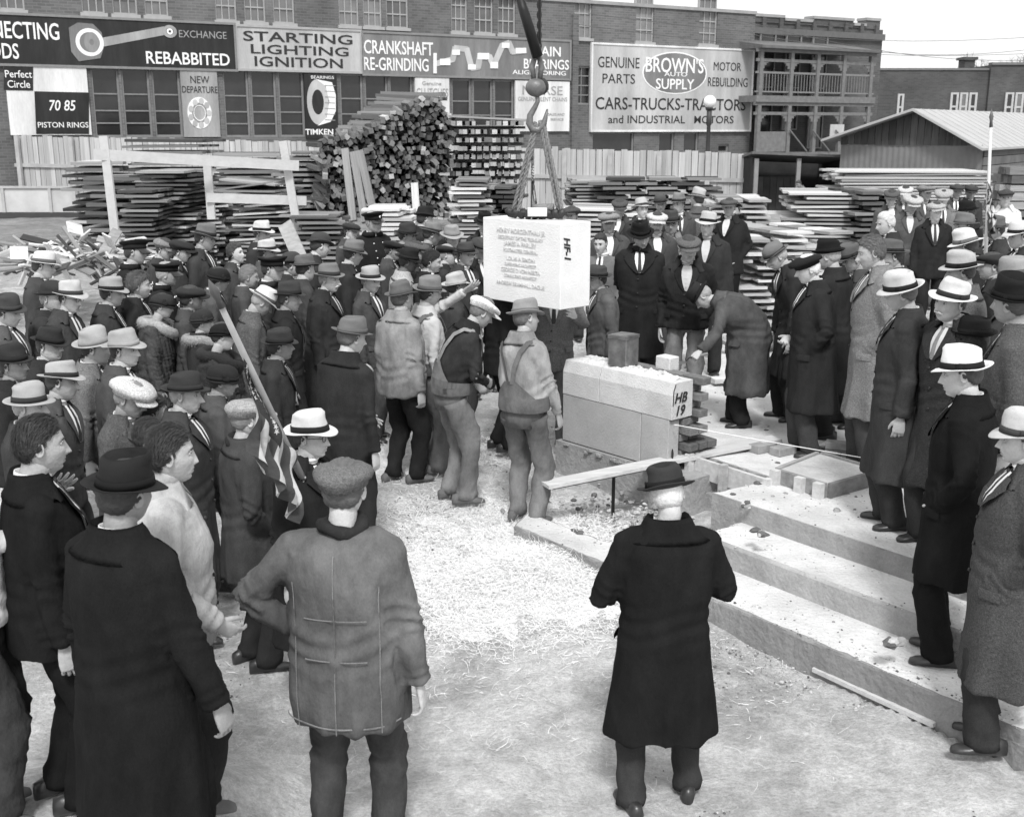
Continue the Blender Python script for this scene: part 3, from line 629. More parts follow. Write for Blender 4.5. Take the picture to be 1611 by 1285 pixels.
mb = MB(); wbox(mb, x0, x1, zt + .003, zt + .12, YB - .06, YB + .4, FB); wbox(mb, x1, x2, zt2 + .003, zt2 + .14, YB - .34, YB + .2, FB); build(mb, 'coping', mat('sooty_coping', .16), far_b)
mb = MB(); c = yb(1526, 110, YB + 3)
xa, xb_ = yb(1518, 100, YB + 3)[0], yb(1534, 100, YB + 3)[0]; wbox(mb, xa, xb_, zt - .5, yb(1526, 94, YB + 3)[2], YB + 3, YB + 4, FB); wbox(mb, xa - .12, xb_ + .12, yb(1526, 94, YB + 3)[2], yb(1526, 90, YB + 3)[2], YB + 2.88, YB + 4.12, FB); build(mb, 'chimney', brick_f, far_b)
for (a, b, yt, yb_) in ((1411, 1423, 148, 190), (1494, 1538, 146, 190), (1577, 1608, 146, 192)):
    n = 1 if b - a < 20 else 3 if b - a > 40 else 2
    for k in range(n):
        wa = a + (b - a) * k / n; wb = a + (b - a) * (k + 1) / n; xq0, xq1 = yb(wa + 1, 150)[0], yb(wb - 1, 150)[0]; z1, z0 = yb(a, yt)[2], yb(a, yb_)[2]
        fr = MB(); yo = YB - (.36 if a > 1556 else .1)
        for (q0, q1, r0, r1) in ((xq0, xq0 + .12, z0, z1), (xq1 - .12, xq1, z0, z1), (xq0 + .12, xq1 - .12, z0, z0 + .1), (xq0 + .12, xq1 - .12, z1 - .1, z1), (xq0 + .12, xq1 - .12, (z0 + z1) / 2 - .05, (z0 + z1) / 2 + .05)): wbox(fr, q0, q1, r0, r1, yo, yo + .08, FB)
        o = build(fr, 'window', mat('far_frame', .45), far_b); pn = MB(); wbox(pn, xq0 + .05, xq1 - .05, z0 + .05, z1 - .05, yo + .04, yo + .055, FB); build(pn, 'pane', glass_d if k != 1 else glass_l, o)
# bare tree behind it
def bare_tree(px, py, Y, h, seed, label):
    r = random.Random(seed); p = yb(px, py, Y); base = np.array([p[0], Y, .9]); t = thing('bare_tree', label, 'tree', base); tr = MB(); cr = MB(); Ht = p[2] - .9
    tr.tube([(0, 0, 0), (.1, 0, Ht * .3), (0, 0, Ht * .5)], [.3, .22, .16], 8); build(tr, 'trunk', mat('bark', .09), t)
    def br(a, d, L, rad, n):
        b = a + d * L; cr.tube([a, (a + b) / 2 + np.array([r.gauss(0, .05) * L for _ in range(3)]), b], [rad, rad * .8, rad * .6], 4)
        if n == 0: return
        for _ in range(r.choice([2, 3, 3])):
            e = norm(d + np.array([r.gauss(0, .55), r.gauss(0, .55), r.gauss(.12, .3)])); br(b, e, L * r.uniform(.6, .85), rad * .6, n - 1)
    for k in range(5): br(np.array([0, 0, Ht * (.3 + .05 * k)]), norm((r.gauss(0, .5), r.gauss(0, .5), 1)), Ht * .22, .1, 5)
    build(cr, 'crown', mat('bark', .09), t)
bare_tree(1592, 100, 80, 8, 2, 'bare leafless tree rising behind the far brick warehouse')
bare_tree(1640, 90, 84, 8, 5, 'bare leafless tree at the frame edge beyond the warehouse roof')

# ---------------------------------------------------------------- timber shed with pale metal roof
GX = norm((.8, -.6, 0)); RX = norm((.6, .8, 0)); SP0 = ony(1437, 200, 27.0)
def sh(px, py): p = onplane(px, py, SP0, -RX); return float((p - SP0) @ GX), float(p[2])
shed = thing('timber_shed', 'timber shed with dark board gable and pale metal roof behind lumber', 'shed', (SP0[0], SP0[1], .85)); SB = np.array(shed.location)
def spt(s, z, back=0.0): return np.array([SP0[0], SP0[1], 0]) + GX * s + RX * back + UP * z - SB
el, er, pk = sh(1300, 223), sh(1552, 237), sh(1443, 175); wl, wr = sh(1322, 230)[0], sh(1546, 236)[0]
zw = sh(1437, 229)[1]
mtl = mat('pale_metal_roof', .38, .5, .12, 2, .1, stretch=(1, 1, 1)); SR = np.stack([GX, RX, UP], 1)
for A, B in ((el, pk), (pk, er)):
    mb = MB(); mb.prism([spt(A[0], A[1], -.35), spt(B[0], B[1], -.35), spt(B[0], B[1] + .05, -.35), spt(A[0], A[1] + .05, -.35)], RX * 12.5); build(mb, 'roof', mtl, shed)
    n = 22
    ribs = MB()
    for k in range(n):
        q = -.3 + 12.3 * k / (n - 1); ribs.tube([spt(A[0], A[1] + .055, q), spt(B[0], B[1] + .055, q)], .007, 5)
    build(ribs, 'roof_ribs', mtl, shed)
n = 20
for k in range(n):     # gable boards
    s0 = wl + (wr - wl) * k / n; s1 = wl + (wr - wl) * (k + 1) / n - .012; sm = (s0 + s1) / 2
    def rz(s): return (el[1] + (pk[1] - el[1]) * (s - el[0]) / (pk[0] - el[0]) if s < pk[0] else pk[1] + (er[1] - pk[1]) * (s - pk[0]) / (er[0] - pk[0])) - .02
    mb = MB(); mb.prism([spt(s0, zw, .02), spt(s1, zw, .02), spt(s1, max(rz(s1), zw + .02), .02), spt(s0, max(rz(s0), zw + .02), .02)], RX * .03); build(mb, 'board', mat('old_dark_board', .07, .9, .35, 3, stretch=(6, 6, .6), obj_var=.45), shed)
mb = MB(); s = wl; zz = zw - .01
pts = []; 
for k in range(120): q = wl + (wr - wl) * k / 119; pts.append(spt(q, .8, .05 + .007 * math.sin(k * 1.3)))
pts = np.array(pts); up = pts.copy(); up[:, 2] += zz - .8; mb.loft(np.array([pts, up]), False, closed=False); build(mb, 'corrugated_wall', mat('dull_corrugated_iron', .18, .6, .12, 3), shed)
for k in range(10):
    z0 = .85 + k * .2; mb = MB(); mb.box(spt(wr + .0, z0 + .095, 6), (.04, 11.8, .185), SR); build(mb, 'side_board', mat('side_boards', .12, .9, .3, 2, obj_var=.5), shed)
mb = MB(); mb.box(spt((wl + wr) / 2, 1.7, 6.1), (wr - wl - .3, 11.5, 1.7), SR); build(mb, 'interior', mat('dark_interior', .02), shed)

# ---------------------------------------------------------------- lean-to beside the shed, dark inside
YL = 28.5
lean = thing('lean_to', 'open dark lean-to roofed with tin between fence and shed', 'shed', (ony(1250, 300, YL)[0], YL, .85)); LB = np.array(lean.location)
xl0, xl1 = ony(1184, 300, YL)[0], ony(1326, 300, YL)[0]; zl0 = ony(1184, 242, YL)[2]; zl1 = ony(1322, 248, YL)[2]
mb = MB(); mb.prism([np.array([xl0 - .1, YL - .2, zl0]) - LB, np.array([xl1, YL - .2, zl1]) - LB, np.array([xl1, YL - .2, zl1 + .06]) - LB, np.array([xl0 - .1, YL - .2, zl0 + .06]) - LB], (0, 2.3, -.22)); build(mb, 'roof', mat('dull_tin_roof', .13), lean)
mb = MB(); wbox(mb, xl0, xl1, .6, zl1 - .02, YL + 2.4, YL + 2.5, LB); build(mb, 'back_wall', mat('shaded_boards', .03, .9, .4, 3), lean)  # shade inside the lean-to is put into the near black wall colour
mb = MB(); wbox(mb, xl0 - .04, xl0, .6, zl1 - .02, YL, YL + 2.4, LB); build(mb, 'side_wall', mat('shaded_boards', .03), lean); mb = MB(); wbox(mb, xl1, xl1 + .04, .6, zl1 - .02, YL, YL + 2.4, LB); build(mb, 'side_wall', mat('shaded_boards', .03), lean)
for px in (1184, 1250):
    x = ony(px, 300, YL)[0]; mb = MB(); wbox(mb, x, x + .1, .6, zl1 - .02, YL - .1, YL, LB); build(mb, 'post', mat('weathered_post', .25 if px < 1200 else .05), lean)
for k in range(7):
    x = xl0 + .12 + k * .17; mb = MB(); wbox(mb, x, x + .16, .6, zl1 - .5, YL + .9, YL + .93, LB); build(mb, 'board', mat('leanto_board', .09, .9, .3, 3, obj_var=.3), lean)

# ---------------------------------------------------------------- tall board fence
fence = thing('board_fence', 'tall weathered board fence running behind the whole lumber yard', 'fence', (0, 32, .85)); FBs = np.array(fence.location)
fA = ony(-30, 212, 34.0); fB = ony(1182, 241, 29.5); fA0 = np.array([fA[0], fA[1]]); fB0 = np.array([fB[0], fB[1]]); fl = np.linalg.norm(fB0 - fA0); fd = norm(np.append(fB0 - fA0, 0)); FR2 = np.stack([fd, np.array([-fd[1], fd[0], 0]), UP], 1)
fence_m = mat('weathered_fence_board', .47, .9, .25, 2.2, .3, 12, (7, 7, .7), obj_var=.16, blotch=.15)
bw_ = .165; nb = int(fl / bw_); rr = random.Random(8); bmesh_shared = {}
mbx = MB(); mbx.box((0, 0, .5), (bw_ - .012, .022, 1.0)); fm = mkmesh('board', *mbx.arrays()[:2], fence_m)
for k in range(nb):
    q = (k + .5) / nb; P = fA0 + (fB0 - fA0) * q; zt_ = fA[2] + (fB[2] - fA[2]) * q + rr.gauss(0, .018); o = link('board', fm, fence); o.location = (P[0] - FBs[0], P[1] - FBs[1] + rr.uniform(-.006, .006), -.1)
    o.scale = (rr.uniform(.96, 1.0), 1, zt_ - .75); o.rotation_euler = (0, rr.gauss(0, .004), math.atan2(fd[1], fd[0]))
for hz_, w in ((.62, .1), (.12, .1)):
    mb = MB(); A = np.array([*fA0, .85 + (fA[2] - .85) * hz_]) - FBs; B = np.array([*fB0, .85 + (fB[2] - .85) * hz_]) - FBs; c = (A + B) / 2 - FR2[:, 1] * .045; L = np.linalg.norm(B - A); ux = (B - A) / L
    Rr = np.stack([ux, FR2[:, 1], np.cross(ux, FR2[:, 1])], 1); mb.box(c, (L, .05, w), Rr); build(mb, 'rail', mat('fence_rail', .4, .9, .2, 3), fence)
for px in (36, 120, 560, 889, 960, 1037, 1113, 1179):
    q = min(max((px + 30) / 1212, 0), 1); P = fA0 + (fB0 - fA0) * q; 
    # find the point along the fence seen at px
    lo, hi = 0., 1.
    for _ in range(30):
        m_ = (lo + hi) / 2; P = fA0 + (fB0 - fA0) * m_; d = np.array([P[0], P[1], 2.]) - _E; u = CX + FPX * (d @ _R) / (d @ _F)
        if u < px: lo = m_
        else: hi = m_
    zt_ = fA[2] + (fB[2] - fA[2]) * lo; mb = MB(); mb.box(np.array([P[0], P[1], (zt_ + .7) / 2]) - FBs - FR2[:, 1] * .125, (.12, .1, zt_ - .7), FR2); build(mb, 'post', mat('fence_post', .42, .9, .2, 4), fence)
# low pale hoarding in front of it, far left
YH = 31.5; hoard = thing('low_hoarding', 'low pale panel hoarding in front of the fence at far left', 'fence', (ony(40, 333, YH)[0], YH, .85)); HBb = np.array(hoard.location)
z1, z0 = ony(40, 293, YH)[2], ony(40, 334, YH)[2]
for a, b in ((-70, 3), (6, 77), (80, 117)):
    mb = MB(); wbox(mb, ony(a, 300, YH)[0], ony(b, 300, YH)[0], z0, z1 - .06, YH, YH + .03, HBb); build(mb, 'panel', mat('pale_panel', .5, .85, .2, 1.5, obj_var=.1), hoard)
mb = MB(); wbox(mb, ony(-70, 300, YH)[0], ony(117, 300, YH)[0], z1 - .057, z1, YH - .05, YH + .05, HBb); build(mb, 'rail', mat('fence_post', .42), hoard)
for px in (4.5, 78.5, 117):
    x = ony(px, 300, YH)[0]; mb = MB(); wbox(mb, x - .04, x + .04, .7, z1 - .06, YH - .06, YH - .002, HBb); build(mb, 'post', mat('fence_post', .42), hoard)
mb = MB(); wbox(mb, ony(-70, 300, YH)[0], ony(125, 300, YH)[0], .7, z0 - .003, YH - .1, YH + .1, HBb); build(mb, 'sill', mat('shaded_sill', .06), hoard)  # base sill, its dark tone paints in the shade below the panels

# ---------------------------------------------------------------- lumber
lum = {k: mat('lumber_' + k, g, .9, .3, 3, .3, 14, (1, 7, 7), obj_var=ov, blotch=.15) for k, g, ov in (('dark', .09, .5), ('mid', .17, .4), ('grey', .27, .3), ('pale', .5, .2), ('white', .66, .1))}
_ub = {}
def unit_board(key):
    if key not in _ub:
        mb = MB(); mb.box((0, 0, 0), (1, 1, 1)); me = mkmesh('plank', *mb.arrays()[:2], lum[key]); _ub[key] = me
    return _ub[key]
def put_board(parent, c, dims, R, key, name='plank'):
    o = link(name, unit_board(key), parent); o.location = tuple(float(v) for v in c); o.scale = tuple(float(v) for v in dims); o.rotation_euler = Matrix([list(map(float, r)) for r in R]).to_euler(); return o
def stack(label, pl, pr, pt, Y, keys, pitch=.075, thick=.55, depth=1.2, yaw=0., jx=.06, jr=.04, seed=1, curve=0.0, cleat=False, base=None, split=1, name='lumber_stack', roof=None, sag=0):
    """one stack seen between pixels pl..pr with its top at row pt, standing at distance Y"""
    r = random.Random(seed); a, b = ony(pl, pt, Y), ony(pr, pt, Y); cx = (a[0] + b[0]) / 2; W = (b[0] - a[0]) / max(.5, math.cos(yaw)); zt = a[2]; g = base if base is not None else terrain(cx, Y)
    t = thing(name, label, 'lumber', (cx, Y, g), 0, 'stacks of boards in the lumber yard'); n = max(2, int((zt - g) / pitch))
    for i in range(n):
        z = (i + .5) * pitch; f = i / n; R = rotz(yaw + r.gauss(0, jr)) @ roty(r.gauss(0, .006 + sag)); ox = r.gauss(0, jx) + curve * (f - .5) ** 2
        for k in range(split):
            w = W / split; xx = -W / 2 + w * (k + .5); key = r.choice(keys); L = w * r.uniform(.93, 1.03) * (1 if split == 1 else r.uniform(.8, .97))
            c = rotz(yaw) @ np.array([xx + ox + r.gauss(0, jx * .5), 0, 0]); ds = (4 if i >= n - 4 else 2) if n * split < 60 else (3 if i >= n - 3 else 1); hh = pitch * thick * r.uniform(.8, 1.15)
            for e in range(ds):
                wf = depth / ds if ds != 2 else (.28, depth - .3)[e]; yy = -depth / 2 + (depth / ds * (e + .5) if ds != 2 else (.14, .29 + (depth - .3) / 2)[e]); Re = R @ rotz(r.gauss(0, .018)) if ds > 1 else R
                cc_ = c + R @ np.array([r.gauss(0, .05) if ds > 1 else 0, yy, 0]); put_board(t, (cc_[0], cc_[1], z + r.gauss(0, .002)), (L * (r.uniform(.9, 1.02) if ds > 1 else 1), wf - .012, hh), Re, key if r.random() < .6 else r.choice(keys))
            if cleat:
                for q in (-.42, 0, .42): put_board(t, (c[0] + q * L, c[1] + .02, z - pitch * .42), (.09, depth * .9, pitch * .36), R, key, 'cleat')
    return t
stack('small dark stack of form panels at the left end of the yard', 112, 192, 250, 24, ['mid', 'dark', 'grey', 'pale'], .13, .5, 1.5, .1, .12, .05, 1)
stack('form panels between the leaning white post and the tall dark stack', 140, 228, 268, 22.5, ['mid', 'grey', 'dark'], .16, .45, 1.4, 0, .08, .03, 2)
stack('tall dark stack of form panels topped level with the white rail', 205, 262, 292, 19, ['dark', 'mid', 'dark', 'grey'], .075, .5, 1.3, .05, .04, .05, 3)
stack('flat bundle of form panels lying topmost behind the white rail', 206, 330, 209, 27, ['mid', 'grey', 'dark'], .13, .5, 1.5, -.03, .1, .03, 4)
stack('dark stack with pale panel edges behind the middle white post', 236, 322, 262, 20, ['dark', 'mid', 'grey', 'dark', 'pale'], .07, .5, 1.4, -.1, .05, .07, 5)
stack('stack of pale edged planks curving right behind the white rail', 268, 345, 268, 20.6, ['grey', 'pale', 'white', 'dark', 'pale'], .07, .45, 1.3, .25, .05, .08, 6, curve=-.5)
stack('low pile of dark panels behind the crowd left of the curved stack', 322, 384, 300, 21.5, ['dark', 'mid', 'pale'], .11, .55, 1.2, 0, .05, .04, 7)
stack('curved stack of rough edged panels beside the right white post', 380, 468, 278, 19.5, ['mid', 'grey', 'pale', 'dark'], .07, .45, 1.3, -.2, .06, .06, 8, curve=-.9, sag=.05)
stack('long dark stack of panels under the white rail, far row', 336, 446, 234, 26, ['dark', 'mid', 'dark', 'grey'], .12, .55, 1.4, .04, .1, .03, 9)
stack('dark stack of long boards between white post and the post pile', 446, 532, 236, 25, ['dark', 'mid', 'grey'], .11, .5, 1.6, .05, .09, .05, 10)
stack('low stack of rough edged forms at the foot of the post pile', 468, 545, 327, 17.8, ['dark', 'grey', 'mid'], .075, .5, 1.2, .05, .05, .05, 11)
stack('pale stack of boards below the cross piled timbers', 716, 768, 277, 21, ['pale', 'grey', 'white', 'mid'], .07, .6, 1.3, .1, .05, .08, 12)
stack('mixed dark and pale boards stacked left of the hoisted stone', 758, 822, 285, 21.8, ['dark', 'mid', 'grey', 'dark'], .085, .6, 1.3, -.05, .07, .06, 13, split=2)
stack('pale bundle of boards behind the standing policeman', 592, 652, 320, 20, ['pale', 'white', 'pale'], .08, .6, 1.4, -.12, .06, .08, 14)
stack('tidy pale plank stack behind the stone with grey ends', 893, 958, 278, 24.5, ['grey', 'pale', 'grey'], .07, .55, 2.2, 0, .05, .02, 15)
stack('loose dark weathered boards heaped before the right fence', 948, 1128, 273, 23, ['dark', 'mid', 'dark', 'grey'], .09, .6, 1.0, -.03, .14, .05, 16, split=3)
stack('pale rough planks heaped behind the capped men', 900, 1010, 318, 20, ['pale', 'grey', 'white'], .08, .5, 1.5, -.25, .12, .09, 17)
stack('untidy heap of pale boards behind the man with hands in pockets', 1130, 1215, 302, 19, ['pale', 'white', 'pale', 'grey'], .085, .45, 1.7, -.12, .2, .13, 18, split=2)
stack('wide low heap of whitish boards in front of the lean-to', 1150, 1262, 345, 16, ['white', 'pale', 'pale', 'grey'], .09, .4, 1.6, .12, .16, .12, 19, split=2)
stack('large neat stack of long pale boards in front of the shed wall', 1305, 1545, 264, 24, ['pale', 'grey', 'pale'], .06, .7, 1.5, -.06, .05, .01, 20, split=1)
stack('grey pale stack with weathered dark ends in front of the shed', 1240, 1345, 296, 20, ['pale', 'grey', 'pale', 'pale'], .07, .55, 1.8, -.15, .1, .05, 21, split=1)
stack('dark weathered lumber stack right of the pale shed stack', 1325, 1402, 290, 19.4, ['mid', 'dark', 'grey'], .085, .55, 1.4, .12, .09, .07, 22, split=2)
stack('horizontal pale boards stacked by the shed door at far right', 1574, 1640, 250, 22, ['mid', 'grey', 'mid'], .16, .8, .8, 0, .03, .01, 23)

def post_pile():
    r = random.Random(21); base = ony(610, 330, 22.0); t = thing('post_pile', 'great heap of square posts stacked with their sawn ends outward', 'lumber', (base[0], 23, .82)); B = np.array(t.location)
    blob = [(498, 232), (520, 212), (575, 205), (600, 188), (640, 168), (662, 148), (690, 160), (716, 185), (722, 215), (712, 260), (706, 340), (600, 345), (500, 345), (512, 300), (502, 262)]
    ax = norm((-.22, .95, .02)); n = 0; stuff = MB(); sp = 8.6
    keys = ['dark', 'dark', 'mid', 'mid', 'grey', 'grey', 'pale']
    y = 346; row = 0; L0 = []
    while y > 145:
        x = 492 + (row % 2) * sp / 2
        while x < 726:
            qx, qy = x + r.gauss(0, 1.7), y + r.gauss(0, 1.7)
            if in_poly(qx, qy, blob): L0.append((qx, qy))
            x += sp
        y -= sp * .88; row += 1
    r.shuffle(L0)
    for i, (qx, qy) in enumerate(L0):
        Y = 21.5 + (qx - 498) / 222 * 2.6 + (345 - qy) / 200 * .8 + r.gauss(0, .22); e = ony(qx, qy, Y); L = r.uniform(2.0, 2.6); s = r.uniform(.072, .098); d = norm(ax + np.array([r.gauss(0, .05), r.gauss(0, .05), r.gauss(0, .05)]))
        w = norm(np.cross(d, (0, 0, 1))); u = np.cross(w, d); a = r.choice([0, .0, .3, .78, -.4]) + r.gauss(0, .12); w2 = w * math.cos(a) + u * math.sin(a); u2 = np.cross(w2, d); R = np.stack([d, w2, u2], 1)
        if e[2] - s < terrain(e[0], e[1]): e[2] = terrain(e[0], e[1]) + s
        if i < 290: put_board(t, e + d * L / 2 - B, (L, s, s), R, r.choice(keys), 'post')
        else: stuff.box(e + d * L / 2 - B, (L, s, s), R)
    if stuff.n: tag(build(stuff, 'posts', lum['mid'], t), kind='stuff')
    # upper layers showing their long sides, stepping up
    for k in range(13):
        x0, y0 = 566 - (k % 6) * 6, 208 - k * 5.0; q = ony(620 + k * 3, y0, 24.2 + k * .05)
        for j in range(3):
            put_board(t, q + np.array([-.1 + r.gauss(0, .08) + j * .02 - (12 - k) * .02, .25 * j, 0]) - B, (1.5 + r.uniform(-.15, .2) - k * .02, .10, .07), rotz(-.12 + r.gauss(0, .03)) @ roty(.03 + r.gauss(0, .03)), r.choice(['mid', 'grey', 'mid']), 'post')
    for (xa, ya, xb, yb_) in ((543, 235, 556, 348), (556, 240, 575, 350), (566, 238, 590, 345)):     # posts leaning upright on the front
        a, b = ony(xa, ya, 21.1), ony(xb, yb_, 20.6); b[2] = max(b[2], .85); d = norm(a - b); w = norm(np.cross(d, (0, 1, 0))); R = np.stack([d, w, np.cross(d, w)], 1); put_board(t, (a + b) / 2 - B, (np.linalg.norm(a - b), .13, .1), R, 'grey', 'post')
    a, b = ony(652, 288, 20.8), ony(656, 345, 20.6); d = norm(a - b); w = norm(np.cross(d, (0, 1, 0))); put_board(t, (a + b) / 2 - B, (np.linalg.norm(a - b), .13, .03), np.stack([d, w, np.cross(d, w)], 1), 'pale', 'post')
post_pile()
def cross_pile():
    r = random.Random(5); Y = 24.5; a, b = ony(708, 190, Y), ony(822, 190, Y); x0, x1 = a[0], b[0]; zt = ony(760, 190, Y)[2]; g = .85
    t = thing('timber_pile', 'neat pile of short timbers cross stacked in open layers', 'lumber', ((x0 + x1) / 2, Y, g)); B = np.array(t.location); n = 15; ph = (zt - g) / n
    for i in range(n):
        z = g + ph * (i + .5)
        if i % 1 == 0:
            m = 11
            for k in range(m):
                if r.random() < .12: continue
                w = (x1 - x0) / m; x = x0 + w * (k + .5); put_board(t, np.array([x + r.gauss(0, .012), Y + .8 + r.gauss(0, .05), z + ph * .18]) - B, (w * r.uniform(.5, .8), 1.9, ph * .52), rotz(r.gauss(0, .02)), r.choice(['pale', 'grey', 'mid', 'grey', 'pale']), 'timber')
            put_board(t, np.array([(x0 + x1) / 2, Y + .3, z - ph * .32]) - B, (x1 - x0 + r.uniform(-.05, .15), .12, ph * .3), rotz(0), 'dark', 'sticker'); put_board(t, np.array([(x0 + x1) / 2, Y + 1.2, z - ph * .32]) - B, (x1 - x0, .12, ph * .3), rotz(0), 'dark', 'sticker')
    for k in range(7): put_board(t, np.array([(x0 + x1) / 2 + r.gauss(0, .06), Y + .05 + k * .26, zt + .05 + .0 * k]) - B, (x1 - x0 + .15, .24, .04), rotz(r.gauss(0, .02)) @ roty(.05), 'grey', 'board')
cross_pile()
def debris():
    r = random.Random(31); t = thing('debris_heap', 'heap of broken boards and scrap lumber at the left of the yard', 'lumber', (*ony(100, 400, 15.5)[:2], .7)); B = np.array(t.location)
    for i in range(210):
        px = r.uniform(-20, 215); py = 420 - abs(r.gauss(0, 1)) * 16 - max(0, 45 - abs(px - 130) * .45) * r.random(); Y = r.uniform(14.6, 17.5); p = ony(px, py, Y); g = terrain(p[0], Y)
        p[2] = min(max(p[2], g + .03), g + .85); L = r.uniform(.3, 1.1) ** 1.2; R = rotz(r.uniform(-1.4, 1.4)) @ roty(r.gauss(0, .3)) @ rotx(r.gauss(0, .5)); put_board(t, p - B, (L, r.uniform(.04, .12), .025), R, r.choice(['pale', 'grey', 'mid', 'dark', 'white', 'grey']))
    for (px, py, a_, b_) in ((118, 360, .5, .9), (132, 372, -.6, .5), (172, 380, 1.0, .3), (30, 398, .2, 1.3)):
        p = ony(px, py, 15); put_board(t, p - B, (.22, .17, .02), rotz(a_) @ rotx(b_) @ roty(a_), 'white', 'panel')
debris()
# white batter board frame
bf = thing('barrier_frame', 'white painted board frame on leaning posts in front of the lumber', 'barrier', (*ony(300, 350, 17.2)[:2], .72)); BB = np.array(bf.location); wp = mat('whitewash', .5, .8, .1, 8)
def bar(parent, a, b, w, th, m, name, base, ref=(0, 1, 0)):
    d = norm(b - a); v = norm(np.cross(d, ref)); mb = MB(); mb.box((a + b) / 2 - base, (np.linalg.norm(b - a), w, th), np.stack([d, v, np.cross(d, v)], 1)); return build(mb, name, m, parent)
for (xa, ya, xb, yb_, Y) in ((163, 214, 184, 392, 16.6), (325, 244, 333, 345, 17.4), (445, 222, 470, 372, 17.6)):
    bar(bf, ony(xa, ya, Y), ony(xb, yb_, Y), .12, .06, wp, 'post', BB)
bar(bf, ony(147, 243, 16.52), ony(470, 261, 17.52), .15, .03, wp, 'rail', BB); bar(bf, ony(325, 311, 17.33), ony(482, 316, 17.7), .14, .03, wp, 'rail', BB)
pr = thing('propped_plank', 'loose grey plank propped against the white frame post', 'plank', (*ony(150, 408, 15.4)[:2], .7)); bar(pr, ony(185, 362, 15.6), ony(156, 410, 15.2), .14, .03, lum['grey'], 'plank', np.array(pr.location))
pr = thing('propped_plank', 'pale plank leaning behind the brown hatted tall man', 'plank', (*ony(460, 400, 15)[:2], .7)); bar(pr, ony(448, 352, 15.6), ony(474, 410, 15.2), .2, .03, lum['grey'], 'plank', np.array(pr.location))
# planks laid on the ground between trowel man and elderly men
pw = thing('plank_walk', 'pale planks and boards laid flat on dirt behind the bending man', 'planks', (2.3, 11.5, PLAT)); PB = np.array(pw.location); r = random.Random(6)
for (xa, ya, xb, yb_) in ((1130, 445, 1330, 437), (1130, 470, 1330, 455), (1130, 490, 1330, 492), (1150, 512, 1335, 505), (1140, 540, 1330, 533), (1150, 566, 1330, 572), (1120, 598, 1300, 590), (1185, 420, 1320, 398), (1160, 408, 1250, 420)):
    a, b = onz(xa, ya, .745), onz(xb, yb_, .745); bar(pw, a, b, r.uniform(.12, .26), .045, lum[r.choice(['pale', 'white', 'grey', 'pale'])], 'plank', PB, (0, 0, 1))

# ---------------------------------------------------------------- utility pole, street lamp, wires
x = ony(597, 150, 40.0)[0]; up_ = thing('utility_pole', 'dark wooden utility pole crossing the crankshaft sign', 'pole', (x, 40, .9)); mb = MB(); mb.tube([(0, 0, 0), (.02, 0, 5), (0, 0, 10)], [.15, .13, .115], 12); build(mb, 'pole', mat('creosote', .02, .8), up_, smooth=True)
mb = MB(); mb.box((0, 0, 9.2), (2.0, .12, .14)); build(mb, 'crossarm', mat('creosote', .02), up_)
lp = ony(1115, 200, 37.0); lamp = thing('street_lamp', 'street lamp with white glass globe standing before the billboard', 'street lamp', (lp[0], 37, .9)); zg = ony(1115, 162, 37)[2] - .9
mb = MB(); mb.tube([(0, 0, 0), (0, 0, .3), (0, 0, .35), (0, 0, zg - .7), (0, 0, zg - .65), (0, 0, zg - .2)], [.16, .15, .09, .06, .09, .08], 12); build(mb, 'post', mat('lamp_iron', .05, .5), lamp, smooth=True)
mb = MB(); mb.tube([(0, 0, zg - .22), (0, 0, zg - .18), (0, 0, zg - .15)], [.09, .14, .1], 14); build(mb, 'collar', mat('lamp_iron', .05), lamp)
mb = MB(); mb.ball((0, 0, zg + .03), (.2, .2, .2), 20, 14); build(mb, 'globe', mat('opal_glass', .88, .25, .02, 3, 0), lamp, smooth=True)
for i, (a, b, Ya, Yb) in enumerate((((925, 22), (1640, 58), 40, 58), ((1150, 30), (1640, 95), 42, 60), ((1185, 55), (1640, 76), 42, 60), ((900, 38), (1640, 84), 41, 61))):
    A, B = ony(*a, Ya), ony(*b, Yb); pts = [A + (B - A) * q - UP * .5 * math.sin(math.pi * q) for q in np.linspace(0, 1, 12)]; mb = MB(); mb.tube(pts, .012, 5)
    tag(build(mb, 'wire', mat('wire', .1, .6)), 'thin overhead wire strung across the sky, %s' % ('topmost at the left end', 'falling most steeply to the right', 'starting beside the crenellated house', 'lowest over the billboard')[i], 'wire', 'overhead wires')
# ================================================================= THE CORNER STONE WORKS
lime = mat('limestone', .60, .85, .16, 4, .35, 70, fine=.05, fscale=110, blotch=.12); lime_w = mat('white_limestone', .80, .8, .08, 4, .25, 70, fine=.03, fscale=110, blotch=.07); lime_d = mat('grey_limestone', .42, .88, .12, 5, .2, 50, fine=.1, fscale=150, blotch=.1)
mort = mat('fresh_mortar', .66, .95, .15, 20, .8, 40); brk = mat('common_brick', .16, .9, .3, 12, .5, 40, obj_var=.3); wood_p = mat('pale_pine', .55, .8, .2, 3, .2, 20, (1, 8, 8))
ZB, ZJ, ZT = .61, 1.03, 1.335
WL = onz(884, 692, ZB); WR = onz(1054, 742, ZB); WDr = norm(WR - WL); WNr = np.array([-WDr[1], WDr[0], 0]); wlen = float(np.linalg.norm(WR - WL)); WRm = np.stack([WDr, WNr, UP], 1)
wall = thing('stone_corner', 'new limestone corner wall of four blocks marked HB 19', 'stone wall', WL); WB = np.array(wall.location)
def wpt(s, d, z): return WL * (1, 1, 0) + WDr * s + WNr * d + UP * z - WB
